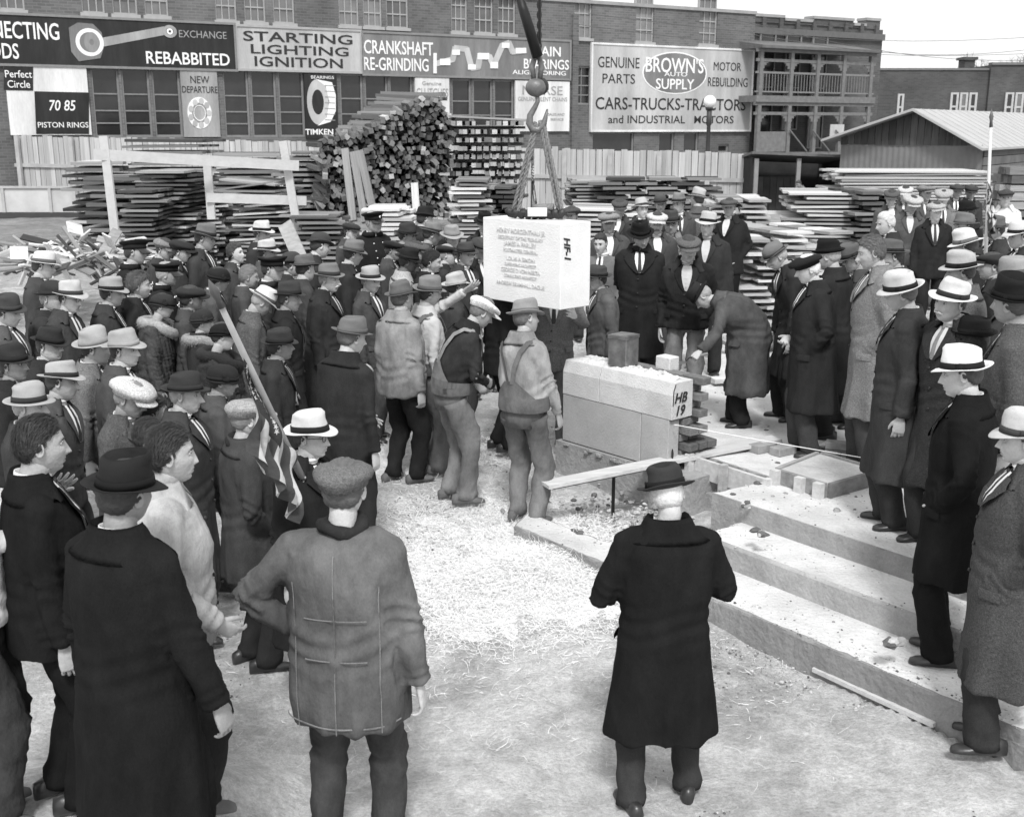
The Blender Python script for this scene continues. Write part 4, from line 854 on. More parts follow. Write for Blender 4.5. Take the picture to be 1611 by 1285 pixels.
def block(parent, s0, s1, d0, d1, z0, z1, m, name, cham=.0):
    g = .003; s0 += g; s1 -= g; z0 += g; pr = [wpt(s0, d0, z0), wpt(s0, d1, z0), wpt(s0, d1, z1), wpt(s0, d0 + cham, z1), wpt(s0, d0, z1 - (.1 if cham else .004))] if cham else [wpt(s0, d0, z0), wpt(s0, d1, z0), wpt(s0, d1, z1), wpt(s0, d0, z1)]
    mb = MB(); mb.prism(pr, WDr * (s1 - s0)); o = build(mb, name, m, parent); bv = o.modifiers.new('b', 'BEVEL'); bv.width = .005; bv.segments = 2; return o
def s_at(px, z):
    d = ray(px, 650); n = WNr; lo = (WL - _E) @ n / (d @ n)
    # iterate on row so that the hit has height z
    y = 650.
    for _ in range(30):
        p = onplane(px, y, WL, -WNr); y += (p[2] - z) * 180
    return float((p - WL) @ WDr)
j1, j2 = s_at(942, 1.15), s_at(1007, .8)
block(wall, 0, j1, 0, .34, ZJ, ZT, lime, 'stone_block', .035); block(wall, j1, wlen, 0, .25, ZJ, ZT, lime, 'stone_block', .035)
block(wall, .0, j2, .004, .3, ZB, ZJ, lime_d, 'stone_block'); block(wall, j2, wlen - .03, .004, .13, ZB, ZJ, lime_d, 'stone_block')
mb = MB(); mb.box(wpt(wlen * .5, .11, ZJ), (wlen - .02, .2, .012), WRm); build(mb, 'mortar_joint', mat('dark_joint', .1), wall)
mb = MB(); r = random.Random(2)      # mortar bed spread on top
gx, gy = 46, 10; P = np.zeros((gy, gx, 3))
for j in range(gy):
    for i in range(gx):
        u, v = i / (gx - 1), j / (gy - 1); edge = min(u, 1 - u, .5) * 2; e2 = min(v, 1 - v) * 2; h = .045 * min(1, 5 * edge) * min(1, 2.2 * e2) * (.5 + .5 * math.sin(i * 1.7 + j * 2.3) * math.sin(i * .6 + 1)) + r.uniform(0, .012) * e2
        P[j, i] = wpt(.05 + u * (wlen - .12) + r.gauss(0, .008), .05 + v * .24 * (1 if u < .45 else .75) + r.gauss(0, .006), ZT - .002 + max(h, 0))
mb.loft(P, False, closed=False); build(mb, 'mortar', mort, wall, smooth=True)
# hand painted marks HB 19 on the end face
def face_text(parent, txt, org, ux, size, m, name='lettering', bold=.006, sx=1, shear=.25, base=None):
    return text_mesh(name, txt, size, m, parent, org, ux, UP, bold * 1, sx=sx, depth=.0015, shear=shear)
face_text(wall, 'HB', wpt(wlen + .004, .02, 1.17), WNr, .115, let_d, sx=1.0, bold=.002); face_text(wall, '19', wpt(wlen + .004, .03, 1.065), WNr, .115, let_d, bold=.002)
mb = MB(); mb.tube([wpt(wlen + .002, .01, 1.15), wpt(wlen + .002, .012, 1.27), wpt(wlen + .002, .035, 1.325)], .004, 5); build(mb, 'crack_mark', let_d, wall)
mb = MB(); mb.ball(wpt(wlen - .028, .055, .74), (.01, .03, .045), 10, 6); build(mb, 'lifting_hole', mat('dark_hole', .03), wall)
# footing
mb = MB(); mb.box(wpt(wlen * .5 + .1, .2, .33), (wlen + .3, .46, .55), WRm); mb.box(wpt(wlen + .9, .3, .25), (1.4, .3, .42), WRm); o = build(mb, 'concrete_footing', conc); tag(o, kind='structure'); o.location = WB
mb = MB(); 
for k in range(40): mb.ball(wpt(r.uniform(-.02, wlen), -.03 + r.uniform(-.015, .02), ZB - .02 + r.uniform(-.015, .01)), (r.uniform(.02, .05), .02, r.uniform(.01, .02)), 6, 4, R=WRm)
tag(build(mb, 'mortar_droppings', mat('dry_mortar', .3, .95, .3, 30, .8), wall), kind='stuff')
# brick backing pier, bricks one by one
pier = thing('brick_pier', 'rough stepped pier of loose bricks behind the marked stone', 'bricks', (*(WB + wpt(wlen - .1, .4, 0))[:2], PLAT)); PR = np.array(pier.location)
def brick_at(p, yaw=0, parent=None, base=None, m=None):
    mb = MB(); mb.box((0, 0, 0), (.205, .1, .06)); o = build(mb, 'brick', m or brk, parent); bv = o.modifiers.new('b', 'BEVEL'); bv.width = .004; bv.segments = 1
    o.location = tuple(np.array(p) - base); o.rotation_euler = (0, 0, math.atan2(WDr[1], WDr[0]) + yaw); return o
WBz = WB * (1, 1, 0)
for lay in range(10):
    z = .69 + .03 + lay * .067; ex = [3, 3, 2, 2, 2, 1, 1, 1, 1, 1][lay]
    for k in range(6):
        for q in range(ex):
            s = wlen - .12 - k * .22 + r.gauss(0, .008) + (.1 if lay % 2 else 0); d = (.2 if lay < 5 else .31) + q * .115
            if k > 3 and lay > 8: continue
            brick_at(WBz + wpt(0, 0, 0) * 0 + WDr * s + WNr * d + UP * z + (WL * 0), r.gauss(0, .03) if q < 2 else r.gauss(0, .2), pier, PR)
# tin box
bx = WB * (1, 1, 0) + WDr * (s_at(958, ZT)) + WNr * .17 + UP * (ZT + .02)
tin = thing('metal_box', 'square metal deposit box standing on the mortar of the stone wall', 'box', bx); tin.rotation_euler = (0, 0, math.atan2(WDr[1], WDr[0]) + .16)
tm = mat('dull_tin', .28, .3, .5, 9, .08, 30, metal=.6, spec=.5, blotch=.3); mb = MB(); mb.box((0, 0, .125), (.18, .19, .25)); o = build(mb, 'box_body', tm, tin); bv = o.modifiers.new('b', 'BEVEL'); bv.width = .004
mb = MB(); mb.box((0, 0, .245), (.187, .197, .028)); mb.box((0, 0, .261), (.16, .17, .006)); build(mb, 'lid', tm, tin)
for dz in (.06, .2):
    pass
st = thing('small_stone', 'small pale stone block lying behind the metal box', 'stone', WB * (1, 1, 0) + WDr * s_at(1003, ZT) * 1.0 + WNr * .36 + UP * ZT); mb = MB(); mb.box((0, 0, .06), (.16, .12, .12), WRm); o = build(mb, 'block', lime, st); bv = o.modifiers.new('b', 'BEVEL'); bv.width = .008

# hoisted corner stone
zc = float(ony(881, 488, 9.15)[2]); C0 = onz(881, 488, zc); Lc = onz(760.5, 468.5, zc); ud = norm(Lc - C0); vd = np.array([-ud[1], ud[0], 0]); vd = vd if vd[0] > 0 else -vd
wS = float(np.linalg.norm(Lc - C0)); hS = float(ony(881, 352, C0[1])[2] - zc)
tS = .2
for _ in range(60):
    q = C0 + vd * tS; d = q - _E; u = CX + FPX * (d @ _R) / (d @ _F)
    if u < 927.5: tS += .008
hst = thing('hoisted_stone', 'white inscribed corner stone marked HF-1 hanging from the crane slings', 'stone', C0); CB = C0; CR = np.stack([-ud, vd, UP], 1)
mb = MB(); mb.box(ud * wS / 2 + vd * tS / 2 + UP * hS / 2, (wS, tS, hS), CR); o = build(mb, 'stone_block', lime_w, hst); bv = o.modifiers.new('b', 'BEVEL'); bv.width = .006; bv.segments = 2
eng = mat('engraved_letters', .60, .9, .08, 20, 0)
lines = [('HENRY MORGENTHAU JR', .055, .84, .62), ('SECRETARY OF THE TREASURY', .04, .765, .58), ('JAMES A FARLEY', .05, .69, .42), ('POSTMASTER GENERAL', .04, .615, .44), ('LOUIS A SIMON', .045, .515, .36), ('SUPERVISING ARCHITECT', .034, .45, .40), ('GEORGE O VON NERTA', .045, .375, .5), ('CONSULTING ARCHITECT', .034, .31, .42), ('ANDREW BRAMHALL DAGUE', .045, .21, .62)]
for tx, sz, v, w in lines:
    o = text_mesh('inscription', tx, sz, eng, hst, ud * wS * (.5 + w / 2) - vd * .004 + UP * (v * hS), -ud, UP, .0008, depth=.002)
    xs = [(np.array(q.co) @ -ud) for q in o.data.vertices]; k = (w * wS) / (max(xs) - min(xs)); x0 = min(xs)
    Vv = np.array([q.co[:] for q in o.data.vertices]); s = Vv @ -ud; Vv = Vv + np.outer((s - x0) * (k - 1), -ud); o.data.vertices.foreach_set('co', Vv.ravel()); o.data.update()
# HF-1 runs down the narrow side
org = vd * .035 + UP * (hS * .84) + (-ud) * .003
text_mesh('marking', 'HF-1', .095, let_d, hst, org, norm(-UP + vd * .08), vd, .003, sx=1.0, depth=.0015, shear=.2)
# spreader timber and slings
rope = mat('hemp_rope', .22, .95, .35, 60, .5, 150); iron = mat('dark_iron', .045, .45, .3, 12, .2, 40, metal=.5); iron_l = mat('worn_iron', .16, .45, .3, 12, .2, 40, metal=.4)
cS = C0 + ud * wS / 2 + vd * tS / 2 + UP * hS; YS = cS[1]
sprd = thing('spreader_beam', 'dark rope wrapped beam lying across the top of the hoisted stone', 'beam', cS)
a, b = ony(798, 337, YS + .05), ony(889, 343, YS - .1); a[2] = b[2] = zc + hS + .045
d = norm(b - a); n = 26; pts = [a + (b - a) * k / (n - 1) + np.array([0, 0, .012 * math.sin(k * 1.9)]) for k in range(n)]; mb = MB(); mb.tube([p - cS for p in pts], [.038 + .008 * math.sin(k * 2.2) for k in range(n)], 10); build(mb, 'beam', iron, sprd, smooth=True)
mb = MB(); mb.tube([(a + (b - a) * .45 + UP * .05 + WNr * 0) - cS, (a + (b - a) * .8 + UP * .06) - cS], .03, 8); build(mb, 'rope_coil', rope, sprd, smooth=True)
mb = MB(); mb.box((a + (b - a) * .52) - cS + UP * .02 - np.array([0, .06, 0]), (.16, .05, .07)); build(mb, 'wedge', lum['white'], sprd)
hk = ony(846, 178, YS)
sl = thing('lifting_sling', 'four twisted rope slings running from hook to hoisted stone', 'rope', hk); HKl = hk
def twisted(a, b, rad, name):
    L = np.linalg.norm(b - a); n = int(L / .012); T = norm(b - a); w = norm(np.cross(T, (0, 1, .1))); u = np.cross(T, w); mb = MB()
    for ph in (0, 2.09, 4.19):
        mb.tube([a + T * L * k / n + (w * math.cos(k * .5 + ph) + u * math.sin(k * .5 + ph)) * rad * .5 - HKl for k in range(n + 1)], rad * .58, 5)
    build(mb, name, rope, sl, smooth=True)
twisted(ony(842, 192, YS), ony(806, 336, YS + .05), .017, 'rope'); twisted(ony(845, 195, YS), ony(815, 333, YS), .017, 'rope'); twisted(ony(849, 190, YS), ony(880, 338, YS - .05), .018, 'rope'); twisted(ony(855, 192, YS), ony(887, 344, YS - .1), .018, 'rope')
crane = thing('crane_hook', 'iron crane hook and ball block hanging from a chain', 'crane hook', hk)
mb = MB(); c = ony(843, 138, YS) - hk; mb.ball(c, (.085, .07, .075), 18, 12); build(mb, 'ball_block', iron_l, crane, smooth=True)
mb = MB(); mb.ball(ony(852, 136, YS + .03) - hk, (.06, .06, .07), 16, 10); build(mb, 'sheave', iron, crane, smooth=True)
pix = [(845, 148), (846, 160), (841, 170), (834, 182), (833, 194), (838, 203), (847, 205), (855, 197), (858, 186), (861, 172)]; rd = [.018, .018, .022, .026, .031, .033, .031, .027, .019, .007]
mb = MB(); mb.tube([ony(x, y, YS) - hk for x, y in pix], rd, 12); build(mb, 'hook', iron_l, crane, smooth=True)
mb = MB()
for xa in (838, 853): mb.tube([ony(843 + (xa - 843) * .6, 128, YS) - hk, ony(xa - 1, 105, YS) - hk, ony(845, 78, YS) - hk], [.02, .024, .02], 8)
build(mb, 'shackle', iron_l, crane, smooth=True)
mb = MB(); y = 80
while y > -60:
    p = ony(848.5, y, YS) - hk; ring = [p + np.array([.016 * math.cos(q), 0, .034 * math.sin(q)]) if int(y / 8) % 2 else p + np.array([0, .016 * math.cos(q), .034 * math.sin(q)]) for q in np.linspace(0, 2 * math.pi, 9)]; mb.tube(ring, .007, 5, False); y -= 8
build(mb, 'chain', iron, crane)
mb = MB(); mb.tube([ony(817, -5, YS - .1) - hk, ony(826, 24, YS - .1) - hk, ony(846, 90, YS - .05) - hk], [.035, .04, .045], 10); build(mb, 'jib_strut', mat('black_iron', .012, .5), crane, smooth=True)
mb = MB(); mb.tube([ony(849, -60, YS - .03) - hk, ony(849, 70, YS - .03) - hk], .013, 8); build(mb, 'cable', mat('black_iron', .012), crane)

# long board on an iron stake
gz = .32; q = onz(967, 806, gz); Yr = q[1]; pr_ = ony(967, 741, Yr); pR = onz(1222, 690, .755); T = norm(pR - pr_)
best = min((abs((CX + FPX * ((pR - T * L - _E) @ _R) / ((pR - T * L - _E) @ _F)) - 857), L) for L in np.linspace(1.5, 3.5, 400)); pLft = pR - T * best[1]
pl = thing('long_board', 'long pale board reaching from iron stake to the formwork', 'board', pr_); bar(pl, pLft, pR, .15, .028, wood_p, 'board', pr_, (0, 0, 1))
pl2 = MB(); pl2.box((pLft + pR) / 2 - pr_ + np.array([.03, .06, -.035]), (float(np.linalg.norm(pR - pLft)) * .97, .05, .04), np.stack([T, norm(np.cross((0, 0, 1), T)), np.cross(T, norm(np.cross((0, 0, 1), T)))], 1)); build(pl2, 'batten', lum['mid'], pl)
stk = thing('iron_stake', 'thin black iron stake holding up the long board', 'stake', (pr_[0], pr_[1] + .07, gz - .05)); mb = MB(); mb.tube([(0, 0, 0), (0, 0, pr_[2] - gz)], .014, 8); build(mb, 'stake', mat('black_iron', .012), stk); mb = MB(); mb.box((0, 0, pr_[2] - gz + .0), (.05, .05, .03)); build(mb, 'clamp', iron, stk)
# form boards round the landing
fw = thing('formwork', 'pale timber formwork boards nailed along the landing edge', 'formwork', onz(1150, 730, .69)); FW = np.array(fw.location)
a, b = onz(1090, 716, .70), onz(1219, 757, .70); e = np.array([-.02, -.03, 0]); bar(fw, a + e - UP * .07, b + e - UP * .07, .16, .035, wood_p, 'board', FW, (norm(np.cross(b - a, UP))))
for t_ in (.02, .45, .97):
    p = a + (b - a) * t_ + e * 2.6 - UP * .09; mb = MB(); mb.box(p - FW, (.05, .06, .26), WRm); build(mb, 'cleat', lum['pale'], fw)
fz = .80; A, B, Cc, D = onz(1226, 737, fz), onz(1302, 760, fz), onz(1380, 738, fz), onz(1290, 712, fz)
ff = thing('concrete_form', 'square timber form filled with concrete on the landing', 'formwork', (A + Cc) / 2 * (1, 1, 0) + UP * PLAT); Fo = np.array(ff.location)
mb = MB(); mb.prism([p * (1, 1, 0) + UP * (PLAT + .002) - Fo for p in (A, B, Cc, D)], UP * (fz - PLAT - .012)); build(mb, 'concrete_fill', conc_top, ff)
for p, q_ in ((A, B), (B, Cc), (A, D), (D, Cc)):
    n_ = norm(np.cross(q_ - p, UP)); n_ = n_ if (p + q_)[0:2] @ n_[0:2] < (A + Cc)[0:2] @ n_[0:2] or True else -n_
    mid = (A + B + Cc + D) / 4; n_ = n_ if ((p + q_) / 2 - mid) @ n_ > 0 else -n_; bar(ff, p + n_ * .02 - UP * .052, q_ + n_ * .02 - UP * .052, .11, .034, lum['grey'], 'board', Fo, n_)
for t_ in (.03, .55, .93):
    n_ = norm(np.cross(B - A, UP)); mid = (A + B + Cc + D) / 4; n_ = n_ if ((A + B) / 2 - mid) @ n_ > 0 else -n_; mb = MB(); mb.box(A + (B - A) * t_ + n_ * .06 - UP * .055 - Fo, (.07, .05, .12), np.stack([norm(B - A), n_, UP], 1)); build(mb, 'cleat', wood_p, ff)
lb = thing('loose_bricks', 'two pale bricks side by side on the landing beside the long board', 'bricks', onz(1215, 712, PLAT)); 
for k, (dx, ya) in enumerate(((-.07, 0), (.07, .0))): 
    o = brick_at(np.array(lb.location) + np.array([dx * 1.1, -dx * .6, .035]), 1.45, lb, np.array(lb.location), mat('dusty_brick', .36, .9, .25, 14, obj_var=.2)); o.scale = (1, 1.15, 1.1)
lb = thing('loose_bricks', 'darker bricks heaped on the landing by the old men feet', 'bricks', onz(1335, 722, PLAT))
for k, (dx, dy, dz, ya) in enumerate(((-.2, 0, 0, 0), (0, .02, 0, .1), (.2, .0, 0, -.2), (-.1, .02, .065, .5), (.12, .05, .065, .2), (.33, -.05, 0, .9))): brick_at(np.array(lb.location) + np.array([dx * .7, dy - dx * .4, .035 + dz]), ya, lb, np.array(lb.location), mat('dusk_brick', .2, .9, .25, 14, obj_var=.3))
# taut line from the wall end across the landing
mb = MB(); A_, B_ = WB + wpt(wlen + .01, .02, 1.0), onz(1440, 734, .95); mb.tube([A_ - A_, (A_ + B_) / 2 - A_ - UP * .004, B_ - A_], .0032, 5); o = build(mb, 'mason_line', mat('white_string', .85, .7, .05)); o.location = A_; tag(o, 'taut white mason string stretched from marked stone over the landing', 'string')
# narrow stick along the foot of the steps
a, b = onz(1280, 1052, .2), onz(1470, 1140, .2); stt = thing('wood_stick', 'long pale stick lying at the foot of the lowest step', 'stick', (a + b) / 2); bar(stt, a, b, .03, .025, wood_p, 'stick', np.array(stt.location), (0, 0, 1))
a, b = onz(777, 684, .33), onz(798, 668, .35); stt = thing('wood_block', 'short pale wood block lying in the straw behind the masons', 'wood', (a + b) / 2); bar(stt, a, b, .09, .045, wood_p, 'block', np.array(stt.location), (0, 0, 1))
# ================================================================= PEOPLE
def head_pts(nl, nt_, w=1.0, jowl=0.0, nose=1.0, seed=0):
    """a head as a grid: columns go round (0 = face), rows from chin to crown. y forward, z up, origin at head centre"""
    u = np.linspace(-1, 1, nl, endpoint=False); th = np.pi * (np.sign(u) * np.abs(u) ** 1.35)      # denser at the face
    t = np.linspace(-1, 1, nt_); ph = (np.pi / 2 - .05) * t
    T, Pp = np.meshgrid(th, ph); dx, dy, dz = np.sin(T) * np.cos(Pp), np.cos(T) * np.cos(Pp), np.sin(Pp)
    e = 2.3; k = (np.abs(dx) ** e + np.abs(dy) ** e + np.abs(dz) ** e) ** (-1 / e); dx, dy, dz = dx * k, dy * k, dz * k
    x = dx * .072 * w; y = dy * .094; z = dz * .118
    lo = np.clip(-z / .118, 0, 1); hi = np.clip(z / .118, 0, 1); fr = np.clip(y / .094, 0, 1); bk = np.clip(-y / .094, 0, 1)
    x = x * (1 - (.30 - .22 * jowl) * lo ** 1.6) * (1 + .05 * hi)
    y = y + .020 * lo ** 2 * (1 - bk) - .012 * lo * fr * 0
    y = np.where(y < 0, y * (1 - .38 * smooth01(lo * 1.3)), y); y = np.where(y > 0, y * (1 - .10 * hi ** 2), y)
    y = y - .006 * bk * hi
    g = lambda cx, cz, sx, sz: np.exp(-((x - cx) / sx) ** 2 - ((z - cz) / sz) ** 2)
    f = np.clip(dy * 2 - .1, 0, 1); D = np.zeros_like(x)
    zz = np.clip((.022 - z) / .058, 0, 1); prof = np.where((z < .022) & (z > -.047), zz ** 1.15, 0) * np.clip((z + .047) / .009, 0, 1)
    D += nose * .027 * prof * np.exp(-(x / (.0075 + .007 * zz)) ** 2)
    D += nose * .007 * (g(.014, -.036, .007, .008) + g(-.014, -.036, .007, .008))
    for s in (-1, 1):
        D += -.0135 * g(s * .031, .008, .016, .0125) + .0045 * g(s * .028, .030, .022, .008) + .005 * g(s * .045, -.022, .02, .018) - .004 * g(s * .036, -.062, .014, .02)
        D += .003 * jowl * g(s * .04, -.08, .02, .02)
    m = np.exp(-(x / .026) ** 4)
    D += m * (.0045 * np.exp(-((z + .058) / .0048) ** 2) - .0035 * np.exp(-((z + .0655) / .0022) ** 2) + .0048 * np.exp(-((z + .0725) / .0052) ** 2) - .004 * np.exp(-((z + .084) / .006) ** 2))
    D += .007 * np.exp(-(x / .02) ** 2 - ((z + .101) / .013) ** 2)
    y = y + D * f
    return np.stack([x, y, z], 2)
def head_mesh(mb, nl, nt_, lod, **k):
    P = head_pts(nl, nt_, **k); n, m = P.shape[:2]; f = []; mi = []
    for i in range(n - 1):
        for j in range(m):
            q = (j + 1) % m; f.append((i * m + j, i * m + q, (i + 1) * m + q, (i + 1) * m + j))
            c = P[i, j]; mi.append(3 if (abs(c[0]) < .021 and -.077 < c[2] < -.059 and c[1] > .07) else 0)
    f.append(tuple(range(m))[::-1]); f.append(tuple((n - 1) * m + j for j in range(m))); mi += [0, 0]
    base = mb.n; mb.add(P.reshape(-1, 3), f, 0); mb.m[-len(f):] = mi
    w = k.get('w', 1.0)
    for s in (-1, 1):   # ears
        R = rotz(s * -.35) @ rotx(-.15)
        a = np.linspace(0, 2 * np.pi, 12 if lod < 2 else 8, endpoint=False); rings = []
        for dxx, sc in ((-.004, .7), (.003, 1.0), (.008, 1.02), (.009, .82), (.004, .55), (.003, .2)):
            rings.append(np.stack([np.full(len(a), s * dxx), np.cos(a) * .017 * sc, np.sin(a) * .030 * sc * (1 + .12 * np.sin(a))], 1) @ R.T + np.array([s * .0735 * w, -.004, -.004]))
        rings = np.array(rings); mb.loft(rings if s > 0 else rings[:, ::-1], True, 0)
    if lod < 2:
        for s in (-1, 1):
            c = np.array([s * .030 * w, .0745, .009]); mb.ball(c, (.0125, .0115, .0095), 12, 8, 1); mb.ball(c + np.array([0, .0072, 0]), ((.0058, .0072)[lod], .0052, (.0058, .0072)[lod]), 8, 6, 2)
            mb.tube([c + np.array([-.014, .0075, .0085]), c + np.array([0, .0125, .0105]), c + np.array([.013, .0065, .0075])], .0024, 6, mi=0)    # lids
            mb.tube([c + np.array([-s * .017, .0165, .018]), c + np.array([0, .0195, .022]), c + np.array([s * .018, .009, .018])], [(.003, .0035), (.0036, .0045), (.002, .003)], 6, mi=4)   # brows
            mb.ball((s * .0065 * 1.1, .106 if True else 0, -.0445), (.0035, .004, .002), 6, 4, 2)
    else:
        for s in (-1, 1):
            c = np.array([s * .030 * w, .0765, .009]); mb.ball(c, (.011, .009, .007), 6, 4, 2); mb.box(c + np.array([0, .0145, .018]), (.034, .008, .007), None, 4)
def hair_mesh(seed, nl=44, nt_=36, thick=.010, line=0.0, w=1.0, bald=0.0, wave=0.0):
    P = head_pts(nl, nt_, w=w, nose=0); n, m = P.shape[:2]; r = np.random.default_rng(seed)
    zl = np.interp(P[..., 1], [-.11, -.05, -.02, .012, .02, .05, .09], [-.062, -.055, -.02, -.012, .028, .052, .074 + line])
    d = P[..., 2] - zl; off = thick * smooth01(d / .02) * (1 + .3 * np.sin(P[..., 0] * 140 + P[..., 1] * 60 + seed) * wave) + (.002 + wave * .004) * np.sin(P[..., 0] * 300 + 9 * np.sin(P[..., 2] * 60 + P[..., 1] * 30 + seed)) + .0012 * np.sin(P[..., 1] * 70 + 60 * P[..., 2] + seed) * smooth01(d / .03) + .006 * smooth01((P[..., 2] - .05) / .05)
    N_ = P / np.linalg.norm(P, axis=2)[..., None]; Q = P + N_ * off[..., None]
    keep = d > -.002
    if bald: keep &= ~((P[..., 2] > .05) & (P[..., 1] > -.06)) if bald > 1 else keep
    f = []
    for i in range(n - 1):
        for j in range(m):
            q = (j + 1) % m
            if keep[i, j] and keep[i, q] and keep[i + 1, q] and keep[i + 1, j]: f.append((i * m + j, i * m + q, (i + 1) * m + q, (i + 1) * m + j))
    f.append(tuple((n - 1) * m + j for j in range(m)))
    return Q.reshape(-1, 3), f
def hat_shape(kind, m=36):
    """returns (crown and brim builder, band builder) in head coordinates; head centre at origin"""
    A = np.linspace(0, 2 * np.pi, m, endpoint=False); fx, fy = np.sin(A), np.cos(A)      # 0 = front
    z0 = .038; a0, b0 = .087, .107
    H = MB(); B = MB()
    def ring(sa, sb, z, dy=0): return np.stack([fx * sa, fy * sb + dy, z if hasattr(z, '__len__') else np.full(m, z)], 1)
    if kind in ('fedora', 'homburg', 'snap', 'panama'):
        bw_ = {'fedora': .047, 'homburg': .038, 'snap': .050, 'panama': .053}[kind]; ch = {'fedora': .118, 'homburg': .125, 'snap': .115, 'panama': .122}[kind]
        def bz(q):   # brim height at fraction q of its width
            side = np.abs(fx); up = {'homburg': .026, 'fedora': .014, 'snap': .010, 'panama': .008}[kind]; fr = {'homburg': .012, 'fedora': -.006, 'snap': -.020, 'panama': -.012}[kind]; bkk = {'homburg': .018, 'fedora': .014, 'snap': .016, 'panama': .006}[kind]
            e = side ** 2 * up + np.clip(fy, 0, 1) ** 2 * fr + np.clip(-fy, 0, 1) ** 2 * bkk
            return z0 + e * q ** 1.6
        R = [ring(a0 - .004, b0 - .004, z0 + .03), ring(a0 - .003, b0 - .003, z0 - .002)]
        for q in (.5, 1.0): R.append(ring(a0 + bw_ * q, b0 + bw_ * q * .95, bz(q) - .0025))
        R.append(ring(a0 + bw_ + .002, b0 + bw_ * .95 + .002, bz(1.0)))
        for q in (1.0, .5, .12): R.append(ring(a0 + bw_ * q, b0 + bw_ * q * .95, bz(q) + .003))
        pin = {'homburg': .12, 'fedora': .34, 'snap': .28, 'panama': .20}[kind]
        for t in (0, .15, .35, .55, .72, .86, .95, 1.0):
            tp = 1 - .10 * t - .10 * max(0, t - .86) / .14 * 1.6
            pinch = 1 - pin * smooth01(t * 1.25 - .15) * np.clip(fy, 0, 1) ** 1.5
            R.append(np.stack([fx * a0 * tp * pinch, fy * b0 * (tp - .03 * t), z0 + .003 + ch * t - .010 * t * np.clip(-fy, 0, 1) + np.full(m, 0.) + .006 * t * np.clip(fy, 0, 1)], 1))
        top = z0 + ch
        for s_ in (.86, .68, .45, .2, .04):
            dent = .046 if kind != 'panama' else .034
            yy = fy * b0 * .84 * s_; xx = fx * a0 * .80 * s_ * (1 - pin * .8 * np.clip(fy, 0, 1)); 
            dz = -dent * np.exp(-(xx / .030) ** 2) * np.exp(-((yy) / .085) ** 4) + .004 * (1 - s_)
            R.append(np.stack([xx, yy, top + dz - .010 * np.clip(-fy, 0, 1) * s_ + .006 * np.clip(fy, 0, 1) * s_], 1))
        H.loft(np.array(R), True)
        hb = .036 if kind != 'homburg' else .04
        if kind == 'snap': hb = .032
        bnd = [ring(a0 + .0008, b0 + .0008, z0 + .004), ring(a0 + .0045, b0 + .0045, z0 + .004), ring(a0 * .972 + .0045, b0 * .965 + .0045, z0 + .004 + hb), ring(a0 * .972 - .002, b0 * .965 - .002, z0 + .004 + hb)]
        pk = 1 - pin * smooth01(.30 * 1.25 - .15) * np.clip(fy, 0, 1) ** 1.5
        for q in (2, 3): bnd[q] = bnd[q] * np.stack([pk, np.ones(m), np.ones(m)], 1)
        B.loft(np.array(bnd + [bnd[0]]), False)
        bx_ = -(a0 + .006); B.box((bx_, .01, z0 + .022), (.008, .036, .03)); B.box((bx_ - .002, .01, z0 + .022), (.008, .01, .032))
    elif kind == 'bowler':
        R = [ring(a0 - .004, b0 - .004, z0 + .03), ring(a0 - .003, b0 - .003, z0 - .002)]
        def bz(q): return z0 + (fx ** 2 * .024 + .002) * q ** 1.5
        for q in (.5, 1.): R.append(ring(a0 + .042 * q, b0 + .042 * q, bz(q) - .002))
        for q in (1., .5, .1): R.append(ring(a0 + .042 * q, b0 + .042 * q, bz(q) + .003))
        for t in np.linspace(0, 1, 10):
            q = math.cos(max(0, t - .3) / .7 * 1.5); R.append(ring(a0 * q ** .8 + 0.0001, b0 * q ** .8 + .0001, z0 + .003 + .118 * (t if t < .3 else .3 + .7 * math.sin((t - .3) / .7 * 1.5))))
        H.loft(np.array(R), True); bnd = [ring(a0 + .0008, b0 + .0008, z0 + .004), ring(a0 + .0035, b0 + .0035, z0 + .004), ring(a0 + .0035, b0 + .0035, z0 + .034), ring(a0 - .002, b0 - .002, z0 + .034)]; B.loft(np.array(bnd + [bnd[0]]), False)
    elif kind in ('cap', 'newsboy', 'beret'):
        big = {'cap': 0.0, 'newsboy': .014, 'beret': .018}[kind]
        R = []; sag = lambda z, k: z - .012 * k * np.clip(fy, 0, 1) * 0
        sp = [(.0, .030, a0, b0, 0), (.0, .052, a0 + .003, b0 + .003, 0), (.018 + big, .062, a0, b0, .003), (.022 + big, .078, a0, b0, .006), (.014 + big, .096, a0, b0, .006), (-.012, .110, a0, b0, .004), (-.045, .117, a0, b0, .002), (-.075, .119, a0, b0, 0)]
        for e, z, a, b, dy in sp:
            gore = 1 - (.035 if kind == 'newsboy' else .012) * np.abs(np.cos(A * 4)) * (e > 0)
            zz = z + (-.020 * np.clip(fy, 0, 1) + .006 * np.clip(-fy, 0, 1)) * (1 if z > .06 else 0) * (1.0 if kind != 'beret' else -.2) + (.01 if kind == 'newsboy' else 0) * (z > .07)
            R.append(np.stack([fx * (a + e) * gore, fy * (b + e) * gore + dy, zz], 1))
        H.loft(np.array(R), True); H.ball((0, 0, .121 + (.01 if kind == 'newsboy' else 0)), (.008, .008, .004), 8, 4)
